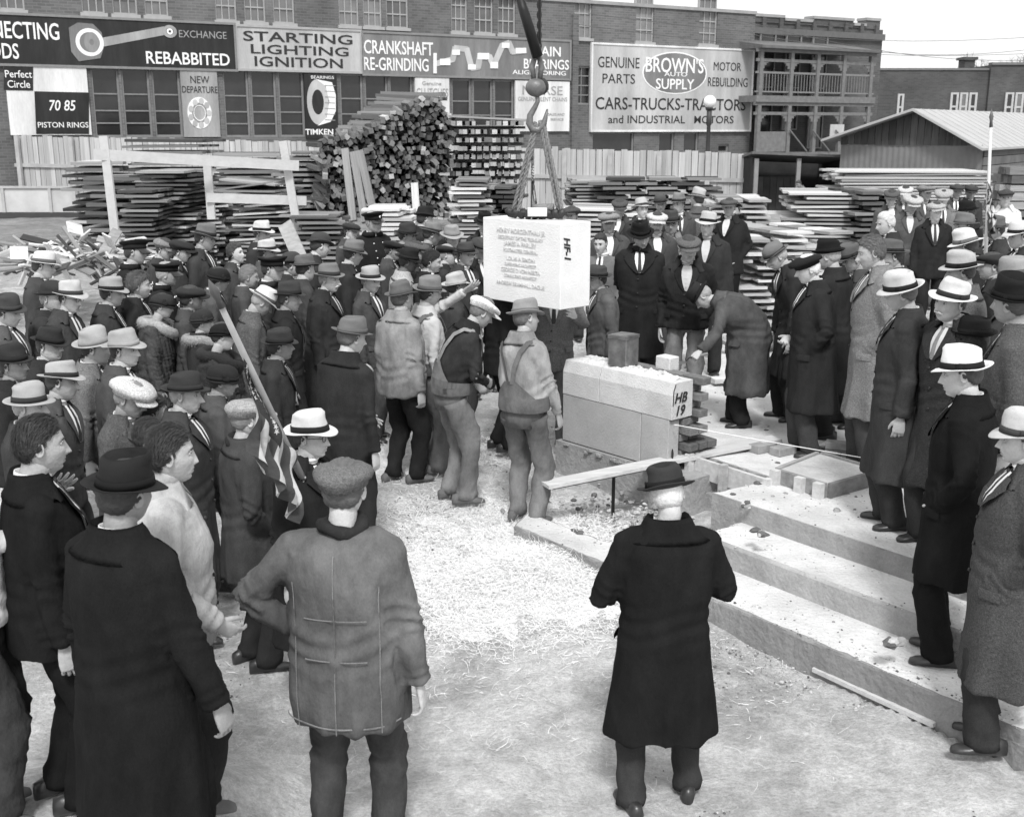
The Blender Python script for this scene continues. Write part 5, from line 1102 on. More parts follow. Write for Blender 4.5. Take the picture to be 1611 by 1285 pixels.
        if kind != 'beret':
            v = []
            for q in (0, .35, .7, 1):
                aa = np.linspace(-1.05, 1.05, 13); rr_ = .002 + .052 * q * np.cos(aa) ** .6
                v.append(np.stack([np.sin(aa) * (a0 + .006) , np.cos(aa) * (b0 + .004) + rr_, .046 - .020 * q - .012 * np.abs(np.sin(aa)) * q], 1))
            v = np.array(v); H.loft(v, False, closed=False); w_ = v.copy(); w_[..., 2] -= .005; H.loft(w_[::-1], False, closed=False)
            H.loft(np.array([v[-1], w_[-1]]), False, closed=False)
    elif kind == 'police':
        bnd = [ring(a0, b0, z0 - .004), ring(a0 + .004, b0 + .004, z0 - .004), ring(a0 + .006, b0 + .006, z0 + .038), ring(a0 - .002, b0 - .002, z0 + .038)]
        R = [ring(a0 + .003, b0 + .003, z0 + .034), ring(a0 + .020, b0 + .024, z0 + .052), ring(a0 + .036, b0 + .038, z0 + .070), ring(a0 + .034, b0 + .036, z0 + .077), ring(a0 * .7, b0 * .7, z0 + .081), ring(.01, .01, z0 + .083)]
        R = [q + np.stack([0 * fx, 0 * fx, .014 * np.clip(fy, -.3, 1) * (k > 0)], 1) for k, q in enumerate(R)]
        H.loft(np.array(R), True); H.loft(np.array(bnd + [bnd[0]]), False)
        v = []
        for q in (0, .4, .75, 1):
            aa = np.linspace(-1.1, 1.1, 13); v.append(np.stack([np.sin(aa) * (a0 + .006), np.cos(aa) * (b0 + .005) + .05 * q * np.cos(aa) ** .6, z0 - .002 - .030 * q - .008 * np.abs(np.sin(aa)) * q], 1))
        v = np.array(v); B.loft(v, False, closed=False); w_ = v.copy(); w_[..., 2] -= .004; B.loft(w_[::-1], False, closed=False); B.loft(np.array([v[-1], w_[-1]]), False, closed=False)
    elif kind == 'cloche':
        R = [ring(a0 - .004, b0 - .004, .0), ring(a0 + .02, b0 + .02, .004), ring(a0 + .022, b0 + .024, .010), ring(a0 + .006, b0 + .006, .018)]
        for t in np.linspace(.1, 1, 10):
            q = math.cos(max(0, t - .25) / .75 * 1.5) ** .75; R.append(ring((a0 + .008) * q + .0001, (b0 + .008) * q + .0001, .018 + .115 * (t if t < .25 else .25 + .75 * math.sin((t - .25) / .75 * 1.5))))
        H.loft(np.array(R), True); bnd = [ring(a0 + .009, b0 + .009, .024), ring(a0 + .013, b0 + .013, .024), ring(a0 + .013, b0 + .013, .046), ring(a0 + .006, b0 + .006, .046)]; B.loft(np.array(bnd + [bnd[0]]), False)
        B.ball((a0 + .012, .03, .04), (.012, .03, .024), 10, 6); B.ball((a0 + .014, .02, .06), (.01, .018, .026), 10, 6)
    return H, B
_hats = {}
def hat_arrays(kind):
    if kind not in _hats:
        H, B = hat_shape(kind); _hats[kind] = (H.arrays(), B.arrays() if B.n else None)
    return _hats[kind]
_headc = {}
def head_arrays(lod, variant):
    k = (lod, variant)
    if k not in _headc:
        pr = [dict(w=1.0), dict(w=1.05, jowl=.9, nose=1.15), dict(w=.95, nose=.95), dict(w=.98, jowl=.2, nose=1.35), dict(w=.94, nose=.8)][variant % 5]
        mb = MB(); nl, nt_ = {0: (72, 64), 1: (52, 46), 2: (34, 30)}[lod]; head_mesh(mb, nl, nt_, lod, **pr); _headc[k] = mb.arrays()
    return _headc[k]
# ---- hands: palm and five fingers, grown together, in three poses
def hand_proto(pose, size):
    mb = MB(); cv = {'relax': (22, 28, 20), 'grip': (62, 78, 55), 'flat': (6, 8, 5)}[pose]
    mb.tube([(-.03, 0, 0), (0, 0, 0), (.03, 0, 0), (.07, 0, 0), (.097, 0, -.002)], [(.021, .026), (.019, .027), (.017, .036), (.0145, .042), (.012, .040)], 14)
    for q, (y, L, r) in enumerate(((.031, .070, .0088), (.0105, .080, .0092), (-.0105, .075, .0088), (-.031, .058, .0078))):
        p = np.array([.088, y, 0.]); a = 0; pts = [p - np.array([.025, 0, 0])]; sp = (y * 2.2) if pose != 'grip' else y * .8; pts.append(p.copy())
        for k, c in enumerate(cv):
            a += math.radians(c + q * 3); l = L * (.45, .32, .23)[k]; p = p + np.array([math.cos(a) * math.cos(sp), math.sin(sp) * .9, -math.sin(a)]) * l; pts.append(p.copy())
        mb.tube(pts, [r, r * 1.06, r, r * .93, r * .72], 8)
        mb.ball(pts[-1], r * .74, 8, 5)
    cl = 1.0 if pose != 'grip' else 1.0
    th = {'relax': [(.012, .022, -.004), (.040, .046, -.014), (.064, .056, -.024), (.083, .058, -.033)], 'grip': [(.012, .022, -.006), (.040, .042, -.026), (.062, .036, -.046), (.076, .020, -.054)], 'flat': [(.012, .022, 0), (.040, .050, -.006), (.060, .068, -.010), (.078, .080, -.012)]}[pose]
    mb.tube(th, [.014, .0125, .0105, .0085], 8); mb.ball(th[-1], .0088, 8, 5)
    v, f, _ = mb.arrays(); V, F, _n = voxel(v, f, size, 2); return V, F
_hands = {}
def hand_arrays(pose, lod):
    k = (pose, lod)
    if k not in _hands: _hands[k] = hand_proto(pose, (.0036, .005, .007)[lod])
    return _hands[k]

def ik(S, H, l1, l2, pole):
    d = H - S; L = np.linalg.norm(d); mx = (l1 + l2) * .995
    if L > mx: H = S + d / L * mx; d = H - S; L = mx
    if L < abs(l1 - l2) + .05: L = abs(l1 - l2) + .05; H = S + norm(d) * L; d = H - S
    n = d / L; a = (l1 * l1 - l2 * l2 + L * L) / (2 * L); h = math.sqrt(max(l1 * l1 - a * a, 0)); p = np.array(pole, float); p = norm(p - n * (p @ n)); return S + n * a + p * h, H
TORSO = np.array([   # height, half width, half depth, y shift
    (.05, .250, .215, .0), (.40, .232, .195, .0), (.62, .212, .172, 0), (.78, .197, .158, 0), (.90, .186, .150, -.002), (1.0, .174, .140, .002), (1.08, .170, .136, .004), (1.20, .184, .142, .004),
    (1.30, .192, .140, 0), (1.38, .190, .126, -.010), (1.43, .165, .106, -.016), (1.465, .118, .084, -.018), (1.49, .078, .066, -.014), (1.52, .064, .060, -.010)])
ARMP = {'down': ((.25, .03, .80), (.5, -1, 0)), 'pocket': ((.150, .075, .93), (1, -.75, 0)), 'behind': ((.05, -.20, .88), (1, -.35, 0)), 'hip': ((.16, .04, .99), (1, -.35, .1)), 'front': ((.05, .25, 1.0), (.8, -.6, -.5)), 'chest': ((.10, .24, 1.16), (.9, -.3, -.8)), 'wide': ((.33, .06, .84), (.8, -.8, 0))}
PEOPLE = []; HS = 1.0
def person(px, py, rot, label, h=1.73, Y=None, hat=None, hg=.1, bg=.03, coat='suit', c=.05, kind='wool', tr=None, arms=('down', 'down'), bend=0, side=0, yaw=0, pitch=0, roll=0, girth=1.0, hair=.04, bald=0, wave=0,
           face=0, sk=.50, shirt=.75, tie=.03, mous=None, glasses=False, hem=None, open_=True, tilt=0, feet=None, hands=('relax', 'relax'), body_yaw=0, collar=True, scarf=None, extra=None, group=None, cat='person', gz=None, lean=0, fem=False, wide=None, nofix=False, natural=True):
    if not nofix: h = h * .965
    if natural and not nofix and py < 640 and bend == 0: v0 = random.Random(int(px * 5 + py * 13)); bend = v0.uniform(0, 7); side = v0.uniform(-4, 4); yaw += v0.uniform(-16, 16); pitch += v0.uniform(-6, 9) - bend * .6; roll += v0.uniform(-6, 6); tilt += v0.uniform(-5, 5); body_yaw = v0.uniform(-12, 12); c = c + v0.choice([0, 0, 0, .012, .03, .045]) if c < .04 and coat in ('suit', 'jacket') else c
    S = h / 1.75
    vr = random.Random(int(px * 11 + py * 3)); wide = vr.uniform(1.0, 1.09) if wide is None else wide; girth = vr.uniform(1.0, 1.16) if girth == 1.0 and not fem and h > 1.66 else girth
    # where on the ground: the head is seen at (px, py)
    def gnd(x, y): return gz if gz is not None else terrain(x, y)
    ra = math.radians(rot); fwd = np.array([-math.sin(ra), math.cos(ra), 0.]); rgt = np.array([math.cos(ra), math.sin(ra), 0.])
    b = math.radians(bend)
    def ang(z): return b * float(smooth01((z - .90) / .38)) * (1.0)
    # spine curve (local units, height 1.75)
    hs = np.linspace(.0, 1.80, 121); P = np.zeros((121, 3)); Aq = np.zeros(121)
    P[0] = (0, -.10 * math.sin(b), 0)
    for i in range(1, 121):
        dz = hs[i] - hs[i - 1]; a = ang(hs[i]); Aq[i] = a; sd = math.radians(side) * float(smooth01((hs[i] - .9) / .4)); P[i] = P[i - 1] + np.array([math.sin(sd), math.sin(a) + .0, math.cos(a) * math.cos(sd)]) * dz
    def spine(z):
        return np.array([np.interp(z, hs, P[:, k]) for k in range(3)]), float(np.interp(z, hs, Aq))
    def frame(z):
        p, a = spine(z); yw = math.radians(body_yaw) * float(smooth01((z - .85) / .4)); R = rotx(-a) ; R = R @ rotz(yw); sd = math.radians(side) * float(smooth01((z - .9) / .4)); R = roty(sd) @ R; return p, R
    # head
    pn, Rn = frame(1.48); hp = math.radians(pitch); hR = Rn @ rotz(math.radians(yaw)) @ rotx(-hp) @ roty(math.radians(roll))
    hc = pn + Rn @ np.array([0, .012, .045]) + (Rn @ rotz(math.radians(yaw)) @ rotx(-hp * .6)) @ np.array([0, .020, .100])
    hcw = (rgt * hc[0] + fwd * hc[1]) * S; zc_ = hc[2] * S
    lean_v = None
    if Y is None:
        lo, hi = 2.5, 45.
        for _ in range(50):
            m_ = (lo + hi) / 2; p = ony(px, py, m_); rt = p - hcw; z = gnd(rt[0], rt[1]) + zc_
            if p[2] > z: lo = m_
            else: hi = m_
        p = ony(px, py, lo); root = p - hcw; g = p[2] - zc_
    else:
        p = ony(px, py, Y); root = p - hcw; g = gnd(root[0], root[1]); S2 = (p[2] - g) / hc[2]; 
        S = S2; h = S * 1.75; hcw = (rgt * hc[0] + fwd * hc[1]) * S; root = p - hcw; g = p[2] - hc[2] * S
    PEOPLE.append((root[0], root[1], h, label, g))
    dist = math.hypot(root[0], root[1]); lod = 0 if dist < 6.6 else 1 if dist < 11.5 else 2
    if lod and c < .1: c = c + vr.uniform(.004, .022)  # lifts dark coats farther back, painting haze into the cloth tone
    t = thing('person', label, cat, (root[0], root[1], g), ra, group or 'people gathered round the stone laying')
    tr = c if tr is None else tr
    sm = skin(sk); m_eye = mat('eye_white', .42, .3, .05, 5, 0); m_iris = mat('eye_dark', .02, .25, .1, 5, 0); m_lip = skin(sk * .80); m_brow = mat('brow_%g' % round(hair, 2), hair, .9)
    ph0 = random.Random(int(px * 7 + py)).uniform(0, 6)
    # -------- limbs
    ring_a = np.linspace(0, 2 * np.pi, 32 if lod < 2 else 24, endpoint=False)
    long_ = coat in ('over', 'fur', 'uniform_long', 'dress'); hemz = hem if hem is not None else {'over': .42, 'fur': .42, 'police': .66, 'uniform_long': .5, 'dress': .40, 'suit': .76, 'jacket': .80, 'work': .74, 'sweater': .90, 'shirt': .955}.get(coat, .76)
    puff = {'over': .016, 'fur': .03, 'work': .012, 'jacket': .008, 'suit': .004, 'police': .006, 'sweater': -.006, 'shirt': -.006, 'dress': .0}.get(coat, .004)
    fw_ = wide if not fem else .92 * wide
    def tor(z):
        a, b_, dy = [float(np.interp(z, TORSO[:, 0], TORSO[:, k])) for k in (1, 2, 3)]
        if coat == 'work': a = max(a, .188 if z < 1.35 else 0)
        if not long_ and z < .9: a = min(a, .192); b_ = min(b_, .158)
        gg = 1 + (girth - 1) * float(np.exp(-((z - 1.02) / .28) ** 2)) + (girth - 1) * .35 * (z < 1.35)
        pf = puff * min(1, max(0, (1.50 - z) / .1)); return (a * fw_ + pf) * (1 + (girth - 1) * .5), (b_ + pf) * gg, dy + (gg - 1) * .07
    def surf(z, th, off=0.0):
        """point on the clothed torso: th in degrees from the front, + towards the right hand"""
        a, b_, dy = tor(z); q = math.radians(th); s, cth = math.sin(q), math.cos(q); e = 2.35; k = (abs(s) ** e + abs(cth) ** e) ** (-1 / e); p, R = frame(z); dq = 1 + (.050 * math.sin(q * 4 + ph0) + .035 * math.sin(q * 7 + 2 * ph0)) * min(1, max(0, (.95 - z) / .5)); a *= dq; b_ *= dq; p = p + np.array([0, .02, 0]) * (z < .9 and bend > 10)
        n = norm((s / a, cth / b_, 0)); return p + R @ (np.array([s * a * k, cth * b_ * k + dy, 0]) + n * off)
    Sh, El, Wr = {}, {}, {}
    ps_, Rs_ = frame(1.405)
    for s, nm, hd in ((1, arms[0], hands[0]), (-1, arms[1], hands[1])):
        S0 = ps_ + Rs_ @ np.array([s * (.160 * fw_ + puff * .5), -.008, .0])
        if nm[0] == 'w' and not isinstance(nm, str):      # reach for a point of the place
            tgt = rotz(-ra) @ (np.array(nm[1], float) - np.array([root[0], root[1], g])) / S; pole = nm[2]; pole = np.array(pole, float) * (s, 1, 1)
        elif isinstance(nm, str):
            tgt, pole = ARMP[nm]; tgt = np.array(tgt) * (s, 1, 1); pole = np.array(pole) * (s, 1, 1)
            if bend > 14 and nm in ('down', 'wide'): tgt = S0 + np.array([s * .05, .02, -.60])
            if nm == 'behind' and bend: tgt = spine(.98)[0] + frame(.98)[1] @ np.array([s * .05, -.2, -.05])
        else: tgt = np.array(nm[0]) * (s, 1, 1); pole = np.array(nm[1]) * (s, 1, 1)
        E_, W_ = ik(S0, tgt, .298, .268, pole); Sh[s], El[s], Wr[s] = S0, E_, W_
    ft = feet or ((.10, .03, 12), (.10, -.03, 12))
    hipp = spine(.90)[0]; legs = {}
    for s, (fx_, fy_, to) in ((1, ft[0]), (-1, ft[1])):
        Hh = hipp + np.array([s * .092, 0, -.02]); F_ = np.array([s * fx_, fy_, .085]); K_, A_ = ik(Hh, F_, .42, .405, (s * .12, 1, 0)); legs[s] = (Hh, K_, A_, to)
    # -------- body: head, neck, trunk, arms and hands, one mesh
    hsc = np.array([vr.uniform(.95, 1.05), vr.uniform(.96, 1.04), vr.uniform(.96, 1.04)]) * HS
    mb = MB(); V, F, M = head_arrays(lod, face); V = V * hsc; mb.add(V @ hR.T + hc, F, 0); mb.m[-len(F):] = M
    nk = [pn + Rn @ np.array([0, -.012, -.06]), pn + Rn @ np.array([0, -.008, .02]), hc + hR @ np.array([0, -.018, -.085]), hc + hR @ np.array([0, -.018, -.03])]
    mb.tube(nk, [(.062, .06), (.056, .058), (.054, .060), (.05, .055)] if not fem else [(.05, .05), (.046, .048), (.046, .052), (.045, .05)], 16)
    mb.loft(np.array([frame(z)[0] + np.stack([np.cos(ring_a[::2]) * a, np.sin(ring_a[::2]) * b2, 0 * ring_a[::2]], 1) @ frame(z)[1].T for z, a, b2 in ((.84, .12, .09), (1.0, .13, .09), (1.25, .14, .09), (1.4, .12, .07), (1.47, .06, .05))]), True)
    for s in (-1, 1):
        d = norm(Wr[s] - El[s]); mb.tube([Sh[s], El[s], Wr[s]], [.045, .037, .025], 8)
        tv = np.array([0, 1, .0]) if abs(d[1]) < .8 else np.array([0, 0, 1.])
        hd = hands[0 if s > 0 else 1]
        if not isinstance(hd, str): tv = np.array(hd[1], float); hd = hd[0]
        elif (arms[0 if s > 0 else 1] in ('front', 'chest', 'hip')): tv = np.array([0, 0, 1.])
        yv = norm(tv - d * (tv @ d)); zv = np.cross(d, yv); hv, hf = hand_arrays(hd, lod); hv = hv.copy(); 
        if s < 0: hv[:, 2] *= -1; hf = [tuple(q)[::-1] for q in hf]
        hv = hv * (.92 if fem else 1.0); mb.add(hv @ np.stack([d, yv, zv], 1).T + Wr[s] + d * .012, hf)
        Hh, K_, A_, to = legs[s]; mb.tube([Hh, K_, A_], [.07, .05, .038], 8)
    mb.v = [v * S for v in mb.v]; build(mb, 'body', [sm, m_eye, m_iris, m_lip, m_brow], t, smooth=True)
    def part(mbb, name, m, parent=t, sm_=True):
        mbb.v = [v * S for v in mbb.v]; return build(mbb, name, m, parent, smooth=sm_)
    if hair is not None and hair >= 0:
        hk_ = ('hair', face % 5, bald, wave)
        if hk_ not in _headc: _headc[hk_] = hair_mesh(3 + face, 44, 36, .008 + .006 * wave, 0, [1, 1.05, .95, 1, .94][face % 5], bald, wave)
        v, f = _headc[hk_]; q = MB(); q.add(v * hsc @ hR.T + hc, f)
        if not hat and lod < 2:      # combed strands over the scalp
            vs = v * hsc; ids = np.array(sorted({i for g_ in f[:-1] for i in g_})); r9 = np.random.default_rng(abs(int(px))); n9 = 3800; ii = r9.choice(ids, n9); p9 = vs[ii] + r9.normal(0, .003, (n9, 3)); nn9 = p9 / np.linalg.norm(p9, axis=1)[:, None]
            dr = np.stack([.35 + .9 * p9[:, 0] / .07, -np.ones(n9), -.5 * np.ones(n9) - 6 * np.clip(.04 - p9[:, 2], 0, 1)], 1) + r9.normal(0, .07 + wave * .4, (n9, 3)); dr -= nn9 * np.sum(dr * nn9, 1)[:, None]; dr /= np.linalg.norm(dr, axis=1)[:, None] + 1e-9; sd9 = np.cross(nn9, dr) * .0011; L9 = r9.uniform(.012, .034, n9)[:, None]; lf = r9.uniform(.0, .006, n9)[:, None]
            kz = .35 + wave; a9 = p9 + nn9 * .001; b9 = p9 + dr * L9 * .5 + nn9 * (.001 + lf * kz - .13 * L9 ** 2 / .09); c9 = p9 + dr * L9 + nn9 * (lf * kz * .5 - .5 * L9 ** 2 / .09 - .001); V9 = np.stack([a9 - sd9, a9 + sd9, b9 + sd9, b9 - sd9, c9], 1).reshape(-1, 3)
            q.add(V9 @ hR.T + hc, [g_ for i in range(n9) for g_ in ((5 * i, 5 * i + 1, 5 * i + 2, 5 * i + 3), (5 * i + 3, 5 * i + 2, 5 * i + 4))])
        part(q, 'hair', mat('hair_%g' % round(hair, 2), hair, .6, .35, 60, .3, 160, (1, .3, 1), spec=.4))
    if hat:
        (v, f, _), bd = hat_arrays(hat); tR = hR @ rotx(math.radians(tilt)); hr_ = random.Random(int(px * 3 + py)); k0 = hr_.uniform(0, 6); cw = hr_.uniform(.90, 1.04); hs_ = 1.10 if hat in ('cap', 'newsboy') else 1.0
        def warp(q_):
            w_ = q_ * (hs_, hs_, 1.0); z_ = np.clip(w_[:, 2] - .05, 0, 1); w_ = w_.copy(); w_[:, 2] = w_[:, 2] + z_ * (cw - 1) + .0035 * np.sin(w_[:, 0] * 22 + k0) * np.cos(w_[:, 1] * 19 - k0) + (.006 * np.sin(np.arctan2(w_[:, 0], w_[:, 1]) * 2 + k0) * (np.hypot(w_[:, 0], w_[:, 1]) > .115)); w_[:, 0] += .004 * np.sin(w_[:, 2] * 60 + w_[:, 1] * 25 + k0) * np.clip(z_ * 20, 0, 1); w_[:, 1] += .004 * np.sin(w_[:, 2] * 45 + w_[:, 0] * 25 + 2 * k0) * np.clip(z_ * 20, 0, 1)
            return w_
        v = warp(v); v = v * HS @ tR.T + hc; q = MB(); q.add(v, f)
        fk = 'tweed' if hat in ('cap', 'newsboy') and hg > .05 else 'felt'
        ho = part(q, 'cap' if hat in ('cap', 'newsboy', 'police', 'beret') else 'hat', cloth(hg, fk))
        if bd:
            q = MB(); q.add(warp(bd[0] * (1.012, 1.010, 1)) * HS @ tR.T + hc, bd[1]); part(q, 'visor' if hat == 'police' else 'hat_band', mat('patent_leather', .02, .18, .1, 5, 0, spec=.6) if hat == 'police' else cloth(bg, 'felt'), ho)
        if hat == 'police':
            q = MB(); q.ball(np.array([0, .118, .066]) @ tR.T + hc, (.013, .006, .017), 8, 6); part(q, 'badge', mat('badge_metal', .8, .25, .1, 8, 0, metal=.6), ho)
    if mous is not None:
        q = MB(); q.tube([hc + hR @ np.array(p) for p in ((-.034, .088, -.060), (-.018, .101, -.052), (0, .106, -.049), (.018, .101, -.052), (.034, .088, -.060))], [.003, .0075, .007, .0075, .003], 6); part(q, 'moustache', mat('hair_%g' % round(mous, 2), mous, .8, .3, 60, .2))
    if glasses:
        q = MB()
        for s in (-1, 1):
            a = np.linspace(0, 2 * np.pi, 15); q.tube([hc + hR @ np.array([s * .031 + .021 * math.cos(k), .099, .008 + .018 * math.sin(k)]) for k in a], .0018, 5, False); q.tube([hc + hR @ np.array([s * .052, .098, .012]), hc + hR @ np.array([s * .077, .0, .010])], .0015, 5)
        q.tube([hc + hR @ np.array([-.010, .100, .012]), hc + hR @ np.array([.010, .100, .012])], .0018, 5); part(q, 'glasses', iron)
    # -------- trousers or skirt, shoes
    rg = random.Random(int(px * 7 + py)); ph0 = rg.uniform(0, 6)
    q = MB(); mseg = 18 if lod < 2 else 12; nr = 26 if lod == 0 else 18 if lod == 1 else 12
    if not fem:
        q.loft(np.array([frame(z)[0] + np.stack([np.cos(ring_a) * a, np.sin(ring_a) * b2, 0 * ring_a], 1) @ frame(z)[1].T for z, a, b2 in ((.80, .15, .12), (.88, .168, .135), (.98, .158, .122), (1.04, .15, .115))]), True)
        for s in (-1, 1):
            Hh, K_, A_, to = legs[s]; ts = np.linspace(0, 1, nr); kq = np.array([Hh * (1 - u / .5) + K_ * (u / .5) if u < .5 else K_ * (1 - (u - .5) / .5) + (A_ + np.array([0, .012, -.045])) * ((u - .5) / .5) for u in ts])
            for _ in range(2): kq[1:-1] = (kq[:-2] + 2 * kq[1:-1] + kq[2:]) / 4
            rad = np.interp(ts, [0, .25, .5, .75, .97, 1], [.102, .090, .077, .073, .076, .074]); rr_ = tube_rings(kq, [(r_, r_ * 1.08) for r_ in rad], mseg, ref=(0, 1, 0))
            a = np.linspace(0, 2 * np.pi, mseg, endpoint=False)[None]; T_ = ts[:, None]
            bg_ = (1.5 if kind == 'denim' or coat == 'shirt' else 1.0) * (.65 if lod == 0 else 1); w = bg_ * (.010 * np.exp(-((T_ - .52) / .13) ** 2) * np.sin(T_ * 95 + 1.5 * np.sin(a + ph0)) + .012 * np.exp(-((T_ - .93) / .08) ** 2) * np.sin(T_ * 120 + 2.0 * np.cos(a * 1 + ph0 + s)) + .006 * np.sin(a * 2 + T_ * 9 + ph0) + .005 * (1 - 2 * np.abs(np.sin(T_ * 16 + 1.5 * a + ph0 * 2)))) + .009 * (np.cos(a - np.pi / 2) > .93) * (T_ > .15)
            ctr = kq[:, None]; dirn = rr_ - ctr; rr_ = ctr + dirn * (1 + w / .09)[..., None]; q.loft(rr_, True)
        trm = cloth(tr, 'denim' if kind == 'denim' or coat in ('work', 'overalls', 'shirt') else 'wool')
        part(q, 'trousers', trm)
    for s in (-1, 1):
        Hh, K_, A_, to = legs[s]; R = rotz(-s * math.radians(to)); q = MB(); a = np.linspace(0, 2 * np.pi, 12, endpoint=False); rings = []
        for y_, w_, h_ in ((-.095, .012, .05), (-.09, .030, .085), (-.05, .038, .10), (0, .040, .095), (.05, .044, .070), (.10, .048, .052), (.145, .044, .045), (.175, .028, .034), (.183, .010, .02)):
            rings.append(np.stack([np.cos(a) * w_, np.full(12, y_), np.maximum(np.sin(a), -.9) * h_ * .5 + h_ * .5 * .9], 1) @ R.T + np.array([A_[0], A_[1] - .01, A_[2] - .085]))
        q.loft(np.array(rings), True); part(q, 'shoe', mat('shoe_leather', .03, .35, .3, 12, .1, 30, spec=.5) if coat not in ('work', 'shirt') else mat('work_boot', .13, .8, .3, 12, .3, 40))
    # -------- upper garment: trunk and sleeves grown into one cloth surface
    q = MB(); top = 1.485
    zs = [hemz, hemz + .02] + [z for z in (.55, .70, .82, .90, 1.0, 1.08, 1.20, 1.30, 1.38, 1.43, 1.465) if z > hemz + .05] + [top]
    rings = []
    for z in zs:
        a_, b_, dy = tor(z); p, R = frame(z); k = (np.abs(np.sin(ring_a)) ** 2.35 + np.abs(np.cos(ring_a)) ** 2.35) ** (-1 / 2.35)
        drape = 1 + (.050 * np.sin(ring_a * 4 + ph0) + .035 * np.sin(ring_a * 7 + 2 * ph0)) * float(np.clip((.95 - z) / .5, 0, 1))
        if z < .9 and bend > 10: p = p + np.array([0, .02, 0])
        rings.append(p + np.stack([np.sin(ring_a) * a_ * k * drape, np.cos(ring_a) * b_ * k * drape + dy, 0 * ring_a], 1) @ R.T)
    rings = np.array(rings)[:, ::-1]; q.loft(rings, True)
    slv = {}
    for s in (-1, 1):
        Sx, Ex, Wx = Sh[s], El[s], Wr[s]; inn = ps_ + Rs_ @ np.array([s * .10, -.012, .012]); cuff = Wx + norm(Wx - Ex) * .005
        slf = .86; pts = [inn, Sx * .75 + inn * .25, Sx, Sx * .6 + Ex * .4, Sx * .2 + Ex * .8, Ex, Ex * .75 + Wx * .25, Ex * .35 + Wx * .65, cuff]; e = puff * .7
        q.tube(pts, [.062 + e, .066 + e, .064 + e, .059 + e, .053 + e, .051 + e, .050 + e, .046 + e, .044 + e * 1.2], 14)
    vox = (.0125, .018, .026)[lod]
    v, f, _ = q.arrays(); V, F, Nn = voxel(v, f, vox, (5, 3, 2)[lod])
    # folds
    amp = {0: 1.3, 1: 1.5, 2: 1.2}[lod] * (1.35 if kind == 'denim' else 1.0); D = np.zeros(len(V)); armw = np.zeros(len(V))
    for s in (-1, 1):
        A_, B_, Cc_ = Sh[s], El[s], Wr[s]
        for (p0, p1, base) in ((A_, B_, 0), (B_, Cc_, 1)):
            dv = p1 - p0; L = np.linalg.norm(dv); dn = dv / L; tt = (V - p0) @ dn / L; per = V - p0 - np.outer((V - p0) @ dn, dn); rr2 = np.linalg.norm(per, axis=1); inside = (tt > -.15) & (tt < 1.1) & (rr2 < .095)
            u = tt + base; ref = norm(np.cross(dn, (0, 0, 1)) + 1e-3); ca = per @ ref / (rr2 + 1e-6)
            mo = .5 + .5 * np.sin(u * 4.3 + 1.7 * ca + 2 * ph0); fold = (.0062 * np.exp(-((u - 1.0) / .26) ** 2) + .0016) * mo * (1.2 - 2 * np.abs(np.sin(u * 13 + 1.9 * ca + ph0 + s + .8 * np.sin(u * 7)))) + .0030 * np.sin(u * 5.5 - 2.2 * ca + ph0) + .0028 * np.exp(-((u - 1.85) / .12) ** 2) * (1 - 2 * np.abs(np.sin(u * 19 + ca)))
            wgt = np.clip((tt + .15) * 5, 0, 1) * inside; D += fold * wgt; armw = np.maximum(armw, wgt)
    x, y, z = V[:, 0], V[:, 1], V[:, 2]; tw = 1 - armw
    D += tw * (.0030 * (1 - 2 * np.abs(np.sin(z * 9 + 9 * x + 1.5 * np.sin(9 * y + ph0)))) * (.5 + .5 * np.sin(z * 5 - 11 * x + ph0)) + .0040 * np.sin(z * 8 - 12 * x + ph0 * 2) * (np.abs(x) > .03) + .006 * np.clip((1.0 - z) / .5, 0, 1) * (1 - 2 * np.abs(np.sin(np.arctan2(y, x) * 4.5 + ph0 + 1.3 * z + .6 * np.sin(z * 6)))))
    waist = np.exp(-((z - 1.02) / .10) ** 2); D += tw * waist * .0035 * np.sin(z * 75 + 3 * np.sin(x * 10 + ph0))
    if kind in ('denim', 'linen'): D += tw * .0035 * (1 - 2 * np.abs(np.sin(z * 14 - 16 * x + 2 * np.sin(x * 8 + ph0)))) * (.5 + .5 * np.sin(z * 7 + 15 * x + ph0))
    if coat == 'fur': D += .008 * np.sin(V[:, 0] * 120 + V[:, 2] * 70) * np.sin(V[:, 2] * 100 + V[:, 1] * 90)
    V = V + Nn * (D * amp)[:, None]
    gk = 'fur' if coat == 'fur' else kind; cname = {'over': 'overcoat', 'suit': 'jacket', 'jacket': 'jacket', 'work': 'jacket', 'police': 'tunic', 'sweater': 'sweater', 'shirt': 'shirt', 'fur': 'fur_coat', 'dress': 'coat'}.get(coat, 'coat')
    q = MB(); q.add(V, F); cm = cloth(c, gk); co = part(q, cname, cm)
    # -------- fronts: shirt, tie, lapels, collars
    def strip(rows, m, name, thick=.004, parent=t, smooth=True):
        """rows: list of point lists (same length) -> slightly thick cloth patch"""
        A_ = np.array(rows); q = MB(); q.loft(A_, False, closed=False); q.loft((A_ - 0)[::-1], False, closed=False); return part(q, name, m, parent, smooth)
    lp = {'over': .010, 'suit': .007, 'work': .008}.get(coat, .007)
    vb = {'suit': 1.22, 'over': 1.28, 'jacket': 1.26, 'work': 1.36, 'sweater': 1.28, 'police': 1.50, 'dress': 1.25, 'fur': 1.3, 'shirt': 1.44}.get(coat, 1.15)
